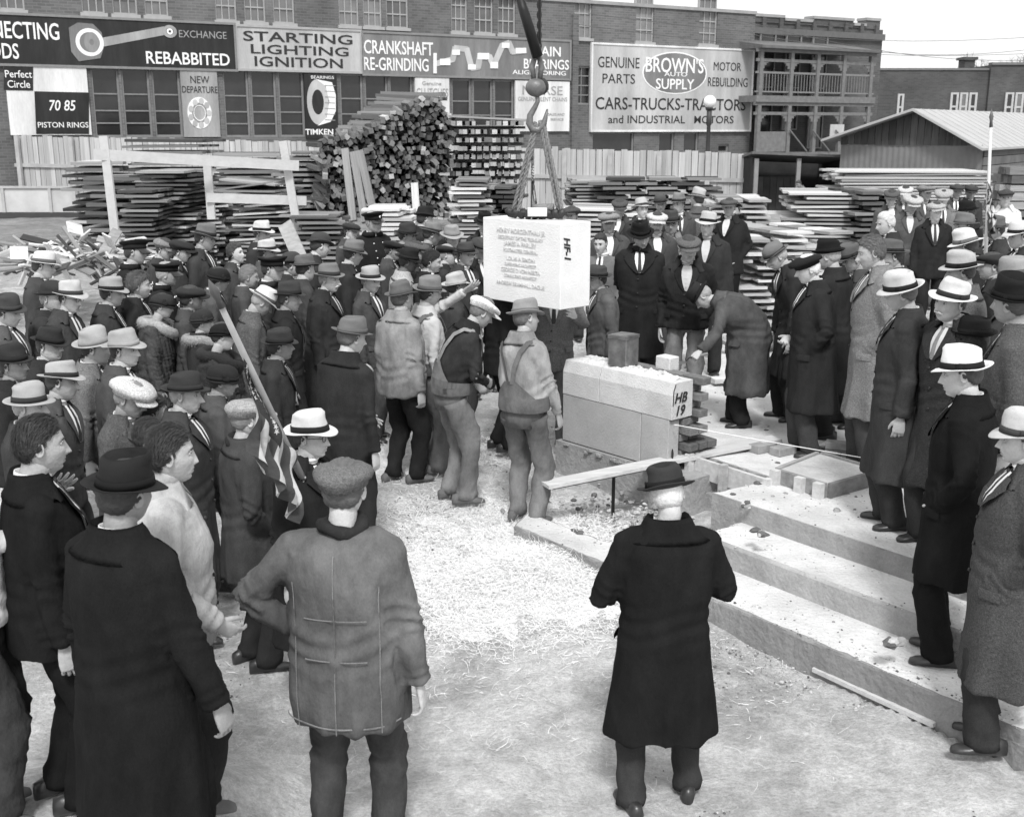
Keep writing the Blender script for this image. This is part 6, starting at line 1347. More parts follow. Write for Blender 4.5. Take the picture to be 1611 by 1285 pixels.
    if coat in ('suit', 'over', 'jacket', 'sweater', 'dress') and shirt is not None:
        nv = 7; zv = np.linspace(1.475, vb, nv); rows = []
        for z in zv:
            u = (z - vb) / (1.475 - vb); hw = 2 + 15 * u ** .8; rows.append([surf(z, a, .005 + .004 * (1 - abs(a) / 30)) for a in np.linspace(-hw, hw, 7)])
        strip(rows, cloth(shirt, 'linen'), 'shirt_front')
        if tie is not None and coat != 'jacket':
            rows = []
            for z in np.linspace(1.468, vb + .005, 7):
                u = (1.468 - z) / .3; w = .012 + .014 * min(u, 1); p0, R0 = frame(z); cpt = surf(z, 0, .013); rows.append([cpt + R0 @ np.array([dx, 0, 0]) + R0 @ np.array([0, -.004 * abs(k), 0]) for k, dx in ((-1, -w), (0, 0), (1, w))])
            strip(rows, mat('tie_%g' % tie, tie, .6, .3, 30), 'tie')
            q = MB(); q.ball(surf(1.472, 0, .012), (.014, .01, .014), 8, 6); part(q, 'tie_knot', mat('tie_%g' % tie, tie, .6, .3, 30))
        if coat in ('suit', 'over', 'jacket'):
            for s in (-1, 1):
                rows = []; zt_ = 1.462
                for k in range(9):
                    u = k / 8; z = zt_ + (vb - zt_) * u; inn_ = (2 + 15 * (1 - u) ** .8); wid = {'over': 24, 'suit': 17, 'jacket': 15}[coat] * (1.12 if .18 < u < .34 else .95 if u <= .18 else 1 - (u - .3) * 1.1); rows.append([surf(z, s * (inn_ + wid * q_), .008 + lp * (q_ ** .6) + .006 * (1 - u)) for q_ in np.linspace(0, 1, 5)])
                strip(rows, cm, 'lapel')
    if coat in ('suit', 'over', 'jacket', 'work', 'dress', 'shirt') and collar:
        q = MB(); rows = []; st = 32 if coat != 'work' else 14
        for a in np.linspace(st, 360 - st, 22):
            up_ = .046 if coat != 'over' else .052; fr_ = abs(((a + 180) % 360) - 180); lowf = .030 if fr_ < 70 else .0
            b0_ = surf(1.452 - lowf * .3, a, .004); p0, R0 = frame(1.49); inner = surf(1.490, a, .008); tp_ = inner + R0 @ np.array([0, -.002, up_ * (.75 if fr_ < 60 else 1)]); outr = surf(1.478, a, .016) + R0 @ np.array([0, 0, .006]); hang = surf(1.452 - (.030 if fr_ < 60 else 0), a, .008)
            rows.append([b0_, inner, tp_, (tp_ + outr) / 2 + R0 @ np.array([0, 0, .006]), outr, hang, surf(1.43, a, .006)])
        q.loft(np.array(rows), True); part(q, 'collar', cm if scarf is None else cm)
    if shirt is not None and coat in ('suit', 'over', 'jacket', 'sweater', 'police'):
        q = MB(); rows = []
        for a in np.linspace(0, 2 * np.pi, 24, endpoint=False):
            rows.append([pn + Rn @ np.array([math.sin(a) * r1, math.cos(a) * r2 - .006, z_]) for r1, r2, z_ in ((.064, .066, -.01), (.062, .064, .042 - .012 * math.cos(a)), (.066, .068, .044 - .012 * math.cos(a)), (.070, .074, .02))])
        A_ = np.array(rows).transpose(1, 0, 2); q.loft(A_, False); part(q, 'shirt_collar', cloth(shirt, 'linen'))
    if scarf is not None:
        q = MB(); a = np.linspace(0, 2 * np.pi, 20); q.tube([pn + Rn @ np.array([math.sin(k) * .078, math.cos(k) * .085 - .004, .018 + .012 * math.sin(k * 2)]) for k in a], [.026 + .004 * math.sin(k * 5) for k in a], 10, False); part(q, 'scarf', cloth(scarf, 'wool'))
    if coat == 'fur' or coat == 'dress':
        fg = extra.get('furcollar', c) if extra else c; q = MB(); r_ = np.random.default_rng(abs(int(px))); cpt = []
        for a in np.linspace(8, 352, 40):
            dn = math.cos(math.radians(a)); zc2 = 1.465 - .10 * max(0, dn) ** 2; cpt.append(surf(zc2, a, .03))
        cpt = np.array(cpt); q.tube(cpt, [.052] * len(cpt), 12)
        n_ = 2200; k_ = r_.integers(0, len(cpt), n_); dirv = r_.normal(0, 1, (n_, 3)); dirv /= np.linalg.norm(dirv, axis=1)[:, None]; base_ = cpt[k_] + dirv * .048; tip = base_ + dirv * r_.uniform(.015, .035, n_)[:, None] + np.array([0, 0, -.012]); sd = np.cross(dirv, (0, 0, 1)) * .002
        vv = np.stack([base_ - sd, base_ + sd, tip], 1).reshape(-1, 3); q.add(vv, [(3 * i, 3 * i + 1, 3 * i + 2) for i in range(n_)]); part(q, 'fur_collar', cloth(fg, 'fur'))
    if coat == 'police':
        bm_ = mat('brass_button', .75, .25, .1, 8, 0, metal=.5)
        for z in np.linspace(1.40, .84, 8):
            for s in (-1, 1):
                q = MB(); q.ball(surf(z, s * (13 + 5 * (z - .84)), .006), (.010, .010, .010), 8, 5); part(q, 'button', bm_)
        q = MB(); cpt, R0 = surf(1.31, -32, .010), frame(1.31)[1]; aa = np.arange(10) * math.pi / 5; star = [cpt + R0 @ np.array([math.sin(k) * (.034 if i % 2 == 0 else .014), .010 * 0, math.cos(k) * (.034 if i % 2 == 0 else .014)]) for i, k in enumerate(aa)]; q.prism(star, R0 @ np.array([-.002, .006, 0])); part(q, 'star_badge', bm_, sm_=False)
        q = MB(); q.tube([surf(1.0, a, .010) for a in np.linspace(0, 360, 30)], [(.004, .022)] * 30, 8, False) if False else None
        rows = []
        for a in np.linspace(6, 354, 20): p0, R0 = frame(1.49); rows.append([surf(1.475, a, .004), surf(1.49, a, .008) + R0 @ np.array([0, 0, .035]), surf(1.485, a, .014) + R0 @ np.array([0, 0, .035]), surf(1.47, a, .014)])
        q.loft(np.array(rows), True); part(q, 'collar', cm)
    elif coat in ('suit', 'over', 'jacket', 'work'):
        if lod < 2:
            bz_ = {'suit': (1.16, 1.06, .96), 'over': (1.22, 1.08, .94), 'jacket': (1.22, 1.1, .98), 'work': (1.34, 1.22, 1.08, .95)}[coat]
            for z in bz_: q = MB(); q.ball(surf(z, 4, .004), (.010, .008, .010), 8, 5); part(q, 'button', mat('dark_button', .03, .4, .1))
            for s in (-1, 1):
                z = 1.0 if coat != 'over' else .92; rows = [[surf(z + dz, s * a, o_) for a in (38, 48, 58, 68)] for dz, o_ in ((0, .006), (-.02, .012), (-.05, .010))]; strip(rows, cm, 'pocket_flap')
    info = dict(t=t, S=S, surf=surf, frame=frame, Wr=Wr, El=El, Sh=Sh, hc=hc, hR=hR, part=part, strip=strip, cm=cm, root=root, g=g, lod=lod, pn=pn, Rn=Rn, legs=legs, ra=ra)
    return info
def to_world(inf, p):
    p = np.array(p) * inf['S']; return np.array([inf['root'][0], inf['root'][1], inf['g']]) + rotz(inf['ra']) @ p
def overalls(inf, g, bib_back=True, bib_front=True):
    m = cloth(g, 'denim'); sf, fr, strip = inf['surf'], inf['frame'], inf['strip']
    rows = [[sf(z, a, o_) for a in np.linspace(0, 360, 33)] for z, o_ in ((.93, .004), (.95, .012), (.99, .018), (1.04, .020))]; strip(rows, m, 'waist_panel')
    for s0, nm, top, w0, w1 in ((0, 'bib', 1.32, 40, 24), (180, 'back_panel', 1.16, 60, 16)):
        rows = [[sf(z, s0 + a, .019) for a in np.linspace(-w, w, 9)] for z, w in zip(np.linspace(1.03, top, 7), np.linspace(w0, w1, 7))]; strip(rows, m, nm)
    for s in (-1, 1):
        path = [(1.30, s * 22), (1.38, s * 26), (1.44, s * 42), (1.468, s * 90), (1.45, s * 130), (1.38, s * 155), (1.26, 180 - s * -12 if False else s * 168), (1.14, s * 174)]; rows = []
        for z, a in path:
            c = sf(z, a, .022); rows.append(c)
        rows = np.array(rows); T = np.gradient(rows, axis=0); out = []
        for c, t_ in zip(rows, T):
            n = norm(c - fr(1.2)[0] * (1, 1, 0) - np.array([0, 0, c[2]]) * (0, 0, 1)) if False else norm(c - fr(1.3)[0]); w = norm(np.cross(t_, n)) * .019; out.append([c - w, c, c + w])
        strip(out, m, 'strap')
    if inf['lod'] < 2:
        for s in (-1, 1):
            z = .80; 
# ================================================================= THE CROWD
A = 'felt'
P = person
# ---- foreground
f1 = P(541, 772, -8, 'broad man seen from behind in worn denim jacket and grey cap, hand on hip', h=1.86, nofix=True, hat='cap', hg=.13, coat='work', c=.115, kind='denim', tr=.06, wide=1.12, arms=(((.30, -.02, .84), (.5, -1, 0)), ((.20, .02, 1.02), (1, -.25, -.25))), hands=('relax', 'relax'), hair=.1, girth=1.12, hem=.665, scarf=.03, collar=False, feet=((.14, .02, 14), (.14, .03, 14)), tilt=3)
sf, st_ = f1['surf'], f1['strip']; seam = mat('pale_stitching', .22, .9, .2, 30)
for a0 in (180, 138, 222):
    top_ = 1.42 if a0 == 180 else 1.30; st_([[sf(z, a0 - .5, .0075), sf(z, a0, .0095), sf(z, a0 + .5, .0075)] for z in np.linspace(top_, .685, 40)], seam, 'seam')
for z in (1.16, .99): st_([[sf(z + .003, a, .0075), sf(z, a, .009), sf(z - .003, a, .0075)] for a in np.linspace(150, 210, 20)], mat('faint_stitching', .2, .9), 'seam')
st_([[sf(z, a, o_) for a in np.linspace(110, 250, 50)] for z, o_ in ((.712, .003), (.708, .0055), (.704, .003))], seam, 'hem_seam')
P(1050, 778, 6, 'white haired man from behind in long black overcoat, alone in the foreground', h=1.75, wide=1.12, hat='snap', hg=.035, bg=.012, coat='over', c=.014, tr=.045, arms=(((.14, .22, 1.14), (.75, -.4, -.9)), ((.14, .22, 1.14), (.75, -.4, -.9))), hair=.65, hem=.42, tilt=-6, roll=-10, yaw=-12, feet=((.17, .06, 16), (.15, -.06, 10)), shirt=None, tie=None, pitch=8)
P(196, 778, -28, 'man in black overcoat and tilted black hat, largest at lower left', h=1.80, nofix=True, wide=1.05, hat='snap', hg=.016, bg=.012, coat='over', c=.013, arms=(((.31, .10, .84), (.6, -1, 0)), 'down'), sk=.3, hair=.03, hem=.16, tilt=-4, girth=1.06, roll=6, feet=((.12, .1, 14), (.1, -.06, 10)))
P(62, 702, -62, 'bareheaded dark haired youth in black suit at left edge with hand on shoulder', h=1.78, nofix=True, coat='suit', c=.014, hair=.03, face=2, sk=.44, wave=.15)
P(-62, 742, -75, 'man mostly outside the left edge resting a pale sleeved arm on the youth', h=1.76, coat='shirt', c=.6, kind='linen', tr=.05, arms=(('w', onz(52, 768, 1.80), (1, -.6, -.6)), ('w', ony(70, 775, 4.75), (.8, -.6, -.6))), hands=('flat', 'flat'))
P(268, 716, -72, 'bareheaded teenage boy in pale canvas jacket at lower left', h=1.74, nofix=True, coat='work', c=.40, kind='denim', tr=.03, hair=.03, face=4, sk=.46, arms=(((.22, .16, .95), (.8, -1, 0)), 'pocket'), hands=('relax', 'relax'), wave=.1, hem=.82)
P(390, 660, -62, 'stocky man in tweed cap and dark coat, back turned, left of the flag', h=1.70, hat='cap', hg=.3, coat='jacket', c=.055, tr=.03, hair=.2, face=1, arms=('pocket', 'pocket'), scarf=.03, girth=1.12, hem=.62, shirt=None, tie=None)
flagman = P(489, 688, -118, 'bespectacled man in white hat with black band carrying the furled flag', h=1.74, hat='snap', hg=.62, bg=.015, coat='over', c=.02, face=2, glasses=True, arms=('down', ('w', ony(470, 770, 5.75), (1, -.4, -.6))), hands=('relax', 'grip'), yaw=10, sk=.5, tilt=3)
# ---- masons
P(632, 470, -48, 'mason in faded denim jacket and grey hat standing left of the hoisted stone', h=1.76, hat='fedora', hg=.13, bg=.08, coat='work', c=.21, kind='denim', tr=.025, hair=.1, face=3, arms=('down', 'down'), hem=.80, sk=.42, feet=((.10, .08, 10), (.09, -.06, 10)))
w2 = P(675, 462, -68, 'mason in pale shirt reaching one arm up to steady the hoisted stone', h=1.76, hat='fedora', hg=.2, bg=.09, coat='shirt', c=.50, kind='linen', tr=.14, face=0, arms=('down', ('w', ony(757, 446, 9.35), (.6, -.4, -.6))), hands=('relax', 'flat'), sk=.45); overalls(w2, .16)
w3 = P(757, 492, -68, 'mason in white flat cap and overalls bending forward under the stone', h=1.80, hat='cap', hg=.72, coat='shirt', c=.028, kind='denim', tr=.20, bend=26, hair=.15, face=3, pitch=2, arms=('front', ((.14, .22, .95), (1, -.6, -.4))), sk=.4, tilt=0); overalls(w3, .19)
w4 = P(827, 501, -32, 'mason in bib overalls and battered hat seen from behind below the hoisted stone', h=1.80, hat='fedora', hg=.26, bg=.13, coat='shirt', c=.34, kind='denim', tr=.17, hair=.12, face=0, yaw=-8, arms=(((.22, .16, .86), (1, -.7, -.2)), 'front'), sk=.42, feet=((.12, .0, 8), (.11, .06, 8))); overalls(w4, .15)
P(873, 438, 172, 'man in grey suit standing behind the hoisted stone with one hand under it', h=1.74, Y=10.15, coat='suit', c=.14, kind='tweed', face=1, arms=('pocket', ('w', ony(905, 498, 9.75), (.6, .4, -.8))), hands=('relax', 'flat'), hair=.06, hat='fedora', hg=.1)
P(553, 532, -32, 'man in dark suit and grey hat seen from behind, left of the masons', h=1.82, hat='fedora', hg=.14, bg=.12, coat='suit', c=.016, hair=.12, face=3, bend=10, yaw=-18, roll=4, arms=('down', 'front'))
# ---- left crowd, lower rows
P(47, 640, -92, 'man in pale grey hat with wide dark band behind the bareheaded youth', h=1.70, hat='panama', hg=.34, bg=.035, coat='suit', c=.03, hair=.3, face=1)
P(97, 602, -85, 'older man in grey hat with dark band looking right at left edge', h=1.70, hat='snap', hg=.38, bg=.03, coat='suit', c=.025, face=3, sk=.42)
P(205, 628, -100, 'man in pale newsboy cap and grey overcoat looking down at left', h=1.72, hat='newsboy', hg=.52, coat='over', c=.075, kind='tweed', pitch=14, face=0, sk=.3, hair=.2)
P(292, 622, -84, 'elderly sharp nosed man in dark brown hat beside the tweed capped man', h=1.74, hat='fedora', hg=.035, bg=.03, coat='over', c=.025, face=3, sk=.46, hair=.3)
P(243, 652, -80, 'person with curly dark hair looking right, in front of the dark brown hat', h=1.54, coat='suit', c=.03, hair=.05, wave=1.6, face=4, hat=None)
P(234, 688, -75, 'person with smooth dark hair just behind the teenage boy', h=1.62, coat='suit', c=.02, hair=.035, wave=.3, face=4)
P(150, 548, -88, 'young man in large pale hat and light grey suit in the left crowd', h=1.74, hat='snap', hg=.36, bg=.28, coat='suit', c=.17, kind='tweed', face=2, sk=.55, tilt=8)
P(196, 552, -88, 'young man in blurred pale hat right of the light grey suit', h=1.77, hat='snap', hg=.34, bg=.3, coat='suit', c=.07, face=2, sk=.55, tilt=6)
P(78, 545, -86, 'round faced man in black hat tilted forward in the left crowd', h=1.68, hat='fedora', hg=.03, bg=.02, coat='suit', c=.02, face=1, sk=.5, tilt=-12)
P(255, 482, -80, 'woman in dark beret and broad pale fur collar', h=1.62, hat='cloche', hg=.035, bg=.02, coat='fur', c=.05, face=4, fem=True, extra={'furcollar': .34}, hair=.04, roll=-8, group=None)
P(318, 508, -70, 'small woman in dark cloche with bow beside the flag pole tip', h=1.52, hat='cloche', hg=.03, bg=.03, coat='dress', c=.015, fem=True, face=4, extra={'furcollar': .28})
P(350, 530, -85, 'woman in black hat and bulky black fur coat behind the flag pole', h=1.58, hat='cloche', hg=.012, bg=.012, coat='fur', c=.016, fem=True, face=4, extra={'furcollar': .02}, girth=1.25, arms=('front', 'front'), roll=-14)
P(12, 492, -95, 'man in dark brown hat cut off by the left edge, white collar', h=1.75, hat='fedora', hg=.06, bg=.05, coat='suit', c=.035, face=1)
P(82, 470, -86, 'heavy man in black derby hat and dark overcoat with white scarf', h=1.77, hat='bowler', hg=.035, bg=.03, coat='over', c=.02, face=1, sk=.4, hair=.2, scarf=None, girth=1.1)
P(110, 470, -90, 'bespectacled man in light hat half hidden behind the black derby', h=1.78, hat='snap', hg=.5, bg=.05, coat='suit', c=.04, glasses=True, face=0)
P(68, 420, -88, 'man in pale hat with grey band furthest back at left', h=1.80, hat='panama', hg=.6, bg=.1, coat='suit', c=.05, face=0)
P(175, 462, -82, 'man in light grey hat with broad black band and dark suit', h=1.74, hat='snap', hg=.33, bg=.018, coat='suit', c=.03, face=3, sk=.42)
P(218, 450, -84, 'bareheaded young man with brown wavy hair right of the banded hat', h=1.74, coat='suit', c=.015, hair=.11, wave=1.0, face=2, sk=.5)
P(212, 398, -95, 'policeman in peaked cap at the far left of the crowd', h=1.84, hat='police', hg=.015, coat='police', c=.016, face=0, sk=.4)
P(262, 432, -80, 'man in peaked black uniform cap behind the woman in fur collar', h=1.70, hat='police', hg=.012, coat='police', c=.014, face=1, sk=.36, hair=.3)
P(259, 393, -85, 'man in grey flat cap behind the peaked uniform cap', h=1.72, hat='cap', hg=.2, coat='suit', c=.04, face=0)
P(285, 396, -80, 'man in small dark cap left of the tall man in grey hat', h=1.74, hat='cap', hg=.03, coat='jacket', c=.03, face=0)
P(322, 376, -98, 'tall smiling man in grey felt hat and black suit before the lumber', h=1.86, hat='fedora', hg=.16, bg=.03, coat='suit', c=.014, face=0, sk=.4)
P(371, 400, -108, 'curly haired boy with upturned pale face', h=1.62, coat='suit', c=.02, hair=.05, wave=1.6, face=4, sk=.62, pitch=-16)
P(343, 440, -84, 'youth in black soft hat looking right near the flag pole tip', h=1.68, hat='cloche', hg=.02, bg=.02, coat='suit', c=.02, face=4, sk=.5)
P(391, 436, -70, 'grey haired bareheaded man seen from behind beside the policeman', h=1.66, coat='suit', c=.018, hair=.25, face=1)
P(412, 368, -100, 'man in white hat with broad black band furthest back by the curved stack', h=1.76, hat='snap', hg=.62, bg=.012, coat='suit', c=.025, face=0, sk=.4)
P(420, 398, -95, 'man in white crowned hat directly below another white hat', h=1.70, hat='snap', hg=.55, bg=.03, coat='suit', c=.03, face=0, sk=.35)
P(428, 424, -88, 'policeman with peaked cap and two rows of bright buttons in mid crowd', h=1.78, hat='police', hg=.013, coat='police', c=.013, face=0, sk=.5)
P(412, 476, -72, 'man in white hat and grey suit with bowed head', h=1.72, hat='snap', hg=.62, bg=.1, coat='suit', c=.10, kind='tweed', face=3, sk=.36, bend=10, pitch=24, hair=.3)
P(458, 418, -70, 'man in round dark brown hat seen from behind', h=1.68, hat='bowler', hg=.05, bg=.04, coat='suit', c=.03, face=1)
P(480, 424, -62, 'man in grey brown hat and suit with white collar, face turned away', h=1.74, hat='fedora', hg=.12, bg=.1, coat='suit', c=.04, face=1, tilt=4)
P(503, 388, -92, 'tall red faced man in dark brown derby behind the moustached man', h=1.82, hat='bowler', hg=.06, bg=.05, coat='over', c=.03, face=1, sk=.55)
P(518, 440, -98, 'elderly man with white walrus moustache, grey hat and dark overcoat', h=1.75, hat='fedora', hg=.17, bg=.04, coat='over', c=.018, face=3, sk=.48, mous=.6, hair=.25, shirt=.5)
P(555, 400, -88, 'young man in grey hat and black suit looking right, white collar', h=1.77, hat='fedora', hg=.18, bg=.07, coat='suit', c=.014, face=2, sk=.5)
P(583, 442, -104, 'smiling older man in grey hat with white brim and striped tie', h=1.70, hat='snap', hg=.38, bg=.03, coat='suit', c=.045, face=3, sk=.5, hair=.25)
P(552, 365, -115, 'boy in dark cap smiling beside the tall policeman', h=1.60, hat='cap', hg=.035, coat='jacket', c=.05, face=4, sk=.55)
P(588, 350, -135, 'tall stout policeman facing the camera with star badge and bright buttons', h=1.84, hat='police', hg=.014, coat='police', c=.014, face=1, sk=.46, yaw=22, girth=1.15, hair=.3)
P(640, 372, -90, 'man in tall crowned dark hat right of the stout policeman', h=1.74, hat='fedora', hg=.045, bg=.03, coat='suit', c=.03, face=0, sk=.36)
P(668, 345, -80, 'man in black homburg rising behind the grey hats', h=1.82, hat='homburg', hg=.02, bg=.02, coat='over', c=.02, face=0)
P(679, 370, -100, 'man in grey fedora with black band in the back row', h=1.76, hat='fedora', hg=.2, bg=.03, coat='suit', c=.06, face=0, sk=.42)
P(711, 374, -150, 'bespectacled man in pale grey hat facing the camera left of the stone', h=1.74, hat='snap', hg=.33, bg=.22, coat='suit', c=.05, glasses=True, face=0, sk=.46)
P(642, 412, -78, 'dark faced man in black hat and pale jacket collar', h=1.70, hat='snap', hg=.02, bg=.02, coat='work', c=.42, kind='tweed', face=3, sk=.18)
P(679, 412, -112, 'bareheaded man with black moustache and receding hair', h=1.72, coat='suit', c=.02, hair=.03, mous=.03, face=0, sk=.52)
P(703, 402, -80, 'boy in dark knitted cap with fair hair', h=1.64, hat='cap', hg=.03, coat='suit', c=.02, face=4, sk=.58, hair=.3)
P(733, 402, -128, 'laughing man in dark grey hat just left of the stone', h=1.73, hat='fedora', hg=.06, bg=.02, coat='suit', c=.05, face=3, sk=.42)
P(718, 452, -75, 'man in pale cream hat beneath the reaching arm', h=1.64, hat='snap', hg=.44, bg=.4, coat='suit', c=.03, face=0, sk=.4)
P(757, 392, -150, 'man partly hidden by the left edge of the hoisted stone', h=1.74, hat='cap', hg=.05, coat='suit', c=.02, face=0, sk=.5)
P(762, 352, 180, 'man in black hat whose crown just clears the stone', h=1.74, hat='fedora', hg=.015, coat='suit', c=.02)
P(655, 398, -90, 'man in soft grey brown cap behind the black moustache', h=1.72, hat='cap', hg=.1, coat='suit', c=.05, face=1, sk=.4)
P(618, 395, -95, 'man in dark cap in the shade of the stout policeman', h=1.62, hat='cap', hg=.02, coat='suit', c=.02, face=0, sk=.3)
for (x_, y_, h_, hk, hg_, c_, lb) in ((455, 470, 1.72, 'fedora', .05, .016, 'man in dark hat wedged between policeman and moustached man'), (300, 470, 1.66, 'cap', .03, .015, 'man in dark cap in shadow behind the small woman'), (350, 600, 1.62, 'cloche', .02, .014, 'person in black hat and black coat beneath the flag pole'), (20, 575, 1.70, 'fedora', .03, .02, 'man in dark hat at left edge above the pale banded hat'), (440, 545, 1.64, 'fedora', .04, .016, 'man in dark hat with lowered head left of the grey hat'), (800, 446, 1.74, 'fedora', .02, .012, 'man in black overcoat behind the stone, only his body seen below it')):
    P(x_, y_, -80, lb, h=h_, hat=hk, hg=hg_, bg=.02, coat='suit', c=c_, sk=.3, shirt=None if c_ < .013 else .3)
# ---- behind the stone wall
P(899, 340, 172, 'man in dark cap looking over the right end of the hoisted stone', h=1.76, hat='cap', hg=.07, coat='suit', c=.03, face=0, sk=.42)
P(940, 440, 110, 'man in black hat with white brim edge behind the right side of the stone', h=1.66, hat='snap', hg=.06, bg=.015, coat='over', c=.10, face=0, sk=.38)
P(945, 384, 165, 'dark haired youth in sweater and tie staring at the camera', h=1.66, gz=.6, coat='sweater', c=.14, tr=.015, hair=.03, face=4, sk=.56, arms=('pocket', 'pocket'), tie=.02, hem=.92, wave=.4)
P(958, 352, 178, 'man in light grey newsboy cap and dark jacket with badge', h=1.74, hat='newsboy', hg=.24, coat='jacket', c=.02, face=0, sk=.36)
P(975, 328, 178, 'man in dark grey cap and open collared work shirt', h=1.74, hat='cap', hg=.08, coat='jacket', c=.06, face=3, sk=.42)
P(1010, 330, 176, 'young man in light straw coloured hat tipped back', h=1.76, hat='snap', hg=.42, bg=.05, coat='suit', c=.03, face=2, sk=.58, tilt=10)
P(1033, 352, 174, 'grim older man with moustache in pale flat cap', h=1.79, hat='cap', hg=.52, coat='jacket', c=.05, face=3, sk=.4, mous=.12)
P(1039, 322, 180, 'man in dark round hat hidden behind the pale flat cap', h=1.74, hat='bowler', hg=.08, coat='suit', c=.03, face=0, sk=.4)
P(1068, 322, 168, 'man in grey hat with dark band glancing right in the back row', h=1.78, hat='fedora', hg=.2, bg=.03, coat='suit', c=.03, face=0, sk=.42, yaw=-25)
P(1097, 314, 25, 'man in pale high crowned hat with back turned and light collar', h=1.84, hat='fedora', hg=.42, bg=.1, coat='suit', c=.09, kind='tweed', face=0, hair=.06)
P(1056, 352, 170, 'bespectacled man in brown hat and pale raincoat with dark tie', h=1.78, gz=.66, hat='fedora', hg=.06, bg=.03, coat='over', c=.22, kind='tweed', face=1, sk=.34, glasses=True)
P(1008, 372, 172, 'man in tall black hat and long black overcoat, hands behind his back', h=1.80, gz=.66, hat='fedora', hg=.012, bg=.01, coat='over', c=.012, face=3, sk=.42, roll=10, arms=('behind', 'behind'), pitch=8, scarf=.02, girth=1.1)
P(1113, 355, 165, 'stern young man in pale brimmed hat, dark jacket open at the neck', h=1.80, hat='snap', hg=.48, bg=.012, coat='jacket', c=.018, face=2, sk=.48, shirt=.55, tilt=4, tie=None)
P(1147, 327, 160, 'labourer in grey cap and black jacket with hands in pockets', h=1.78, hat='cap', hg=.09, coat='jacket', c=.015, tr=.015, face=0, sk=.34, arms=('pocket', 'pocket'), shirt=.6, tie=None, hem=.74, girth=1.1)
m14 = P(1083, 392, 168, 'mason in grey cap and dusty overalls bowing over the stone wall', h=1.76, Y=10.3, hat='cap', hg=.11, coat='jacket', c=.018, tr=.20, kind='denim', bend=12, pitch=-4, yaw=14, face=0, sk=.45, arms=('down', 'pocket'), shirt=.5, hem=.84); 
bend_ = P(1106, 466, 78, 'man in grey raincoat bending low to spread mortar with a trowel', h=1.8, Y=9.95, gz=.69, wide=1.16, girth=1.3, hat='fedora', hg=.022, bg=.011, coat='over', c=.065, kind='denim', tr=.015, bend=63, pitch=-8, tilt=-8, face=3, sk=.46, hair=.3, arms=('front', ('w', ony(1102, 552, 9.5), (.5, -.2, -1))), hands=('relax', 'grip'), hem=.36, shirt=.75)
# ---- right side
P(1222, 404, 96, 'old man in brown derby stooping towards the stone wall', h=1.72, hat='bowler', hg=.15, bg=.04, coat='over', c=.014, face=3, sk=.46, mous=.4, bend=22, pitch=8, hair=.4, tilt=-4)
P(1272, 424, 88, 'white haired man in black beret and long black overcoat looking down', h=1.70, hat='beret', hg=.015, coat='over', c=.012, tr=.06, hair=.7, face=3, sk=.52, bend=6, pitch=6, arms=(((.14, .18, 1.02), (1, -.5, -.4)), 'pocket'), hem=.40, girth=1.15, tilt=-10)
P(1304, 404, 62, 'man in black homburg seen from behind right of the beret', h=1.74, hat='homburg', hg=.012, bg=.01, coat='over', c=.014, hair=.35, face=1, pitch=6, sk=.42)
P(1340, 408, 98, 'man in grey banded hat with face lowered behind the grey overcoat', h=1.68, hat='fedora', hg=.1, bg=.03, coat='suit', c=.03, face=1, sk=.45, pitch=20)
P(1372, 398, 82, 'bareheaded man with receding hair in long grey tweed overcoat', h=1.90, coat='over', c=.19, kind='tweed', tr=.06, hair=.14, face=3, sk=.45, arms=('pocket', 'pocket'), hem=.42, pitch=6, bend=6)
P(1394, 352, 100, 'white haired bareheaded man behind the tweed overcoat', h=1.80, hair=.55, coat='suit', c=.02, face=3, sk=.5, pitch=10)
P(1402, 404, 90, 'man in dark banded grey hat half hidden behind tweed shoulders', h=1.74, hat='fedora', hg=.1, bg=.02, coat='suit', c=.02, face=1, sk=.4)
P(1402, 312, 168, 'smiling man in dark grey cap at the front of the far right group', h=1.78, hat='cap', hg=.09, coat='jacket', c=.09, face=0, sk=.45)
P(1434, 322, 172, 'labourer in pale newsboy cap and jacket open over white shirt', h=1.80, hat='newsboy', hg=.42, coat='jacket', c=.10, kind='denim', shirt=.7, face=3, sk=.32, tie=None)
P(1472, 334, 176, 'young man in pale cap, dark sweater, collar and tie', h=1.78, hat='cap', hg=.36, coat='suit', c=.02, face=2, sk=.52, shirt=.55)
P(1456, 305, 178, 'man in grey checked cap in the far back row right', h=1.80, hat='newsboy', hg=.2, coat='suit', c=.08, face=0, sk=.36)
P(1424, 306, 180, 'man in whitish cap hidden behind the open jacketed labourer', h=1.78, hat='cap', hg=.5, coat='suit', c=.1)
P(1484, 312, 178, 'man in light checked cap behind the young man in dark sweater', h=1.78, hat='newsboy', hg=.34, coat='suit', c=.16)
P(1505, 302, 175, 'small distant man in dark cap left of the right hand flag', h=1.74, hat='cap', hg=.05, coat='suit', c=.05, sk=.3)
P(1527, 303, 175, 'distant man in dark cap directly beside the right hand flag', h=1.72, hat='cap', hg=.04, coat='suit', c=.04, sk=.3)
P(1582, 312, 150, 'man in dark cap and white shirt at the far right rear', h=1.78, hat='cap', hg=.05, coat='shirt', c=.6, kind='linen', sk=.5)
P(1522, 335, 70, 'man in black slouch hat in front of the right hand flag', h=1.78, hat='fedora', hg=.013, bg=.01, coat='over', c=.015, sk=.3)
P(1565, 362, 84, 'man in grey felt hat near the far right edge', h=1.76, hat='snap', hg=.12, bg=.1, coat='over', c=.03, face=0, sk=.4)
P(1604, 372, 86, 'man in white hat with broad black band at the right edge', h=1.80, hat='snap', hg=.62, bg=.02, coat='over', c=.03, sk=.4)
P(1516, 358, 75, 'man in grey hat immediately behind the white panama', h=1.80, hat='fedora', hg=.16, bg=.12, coat='over', c=.03, sk=.4)
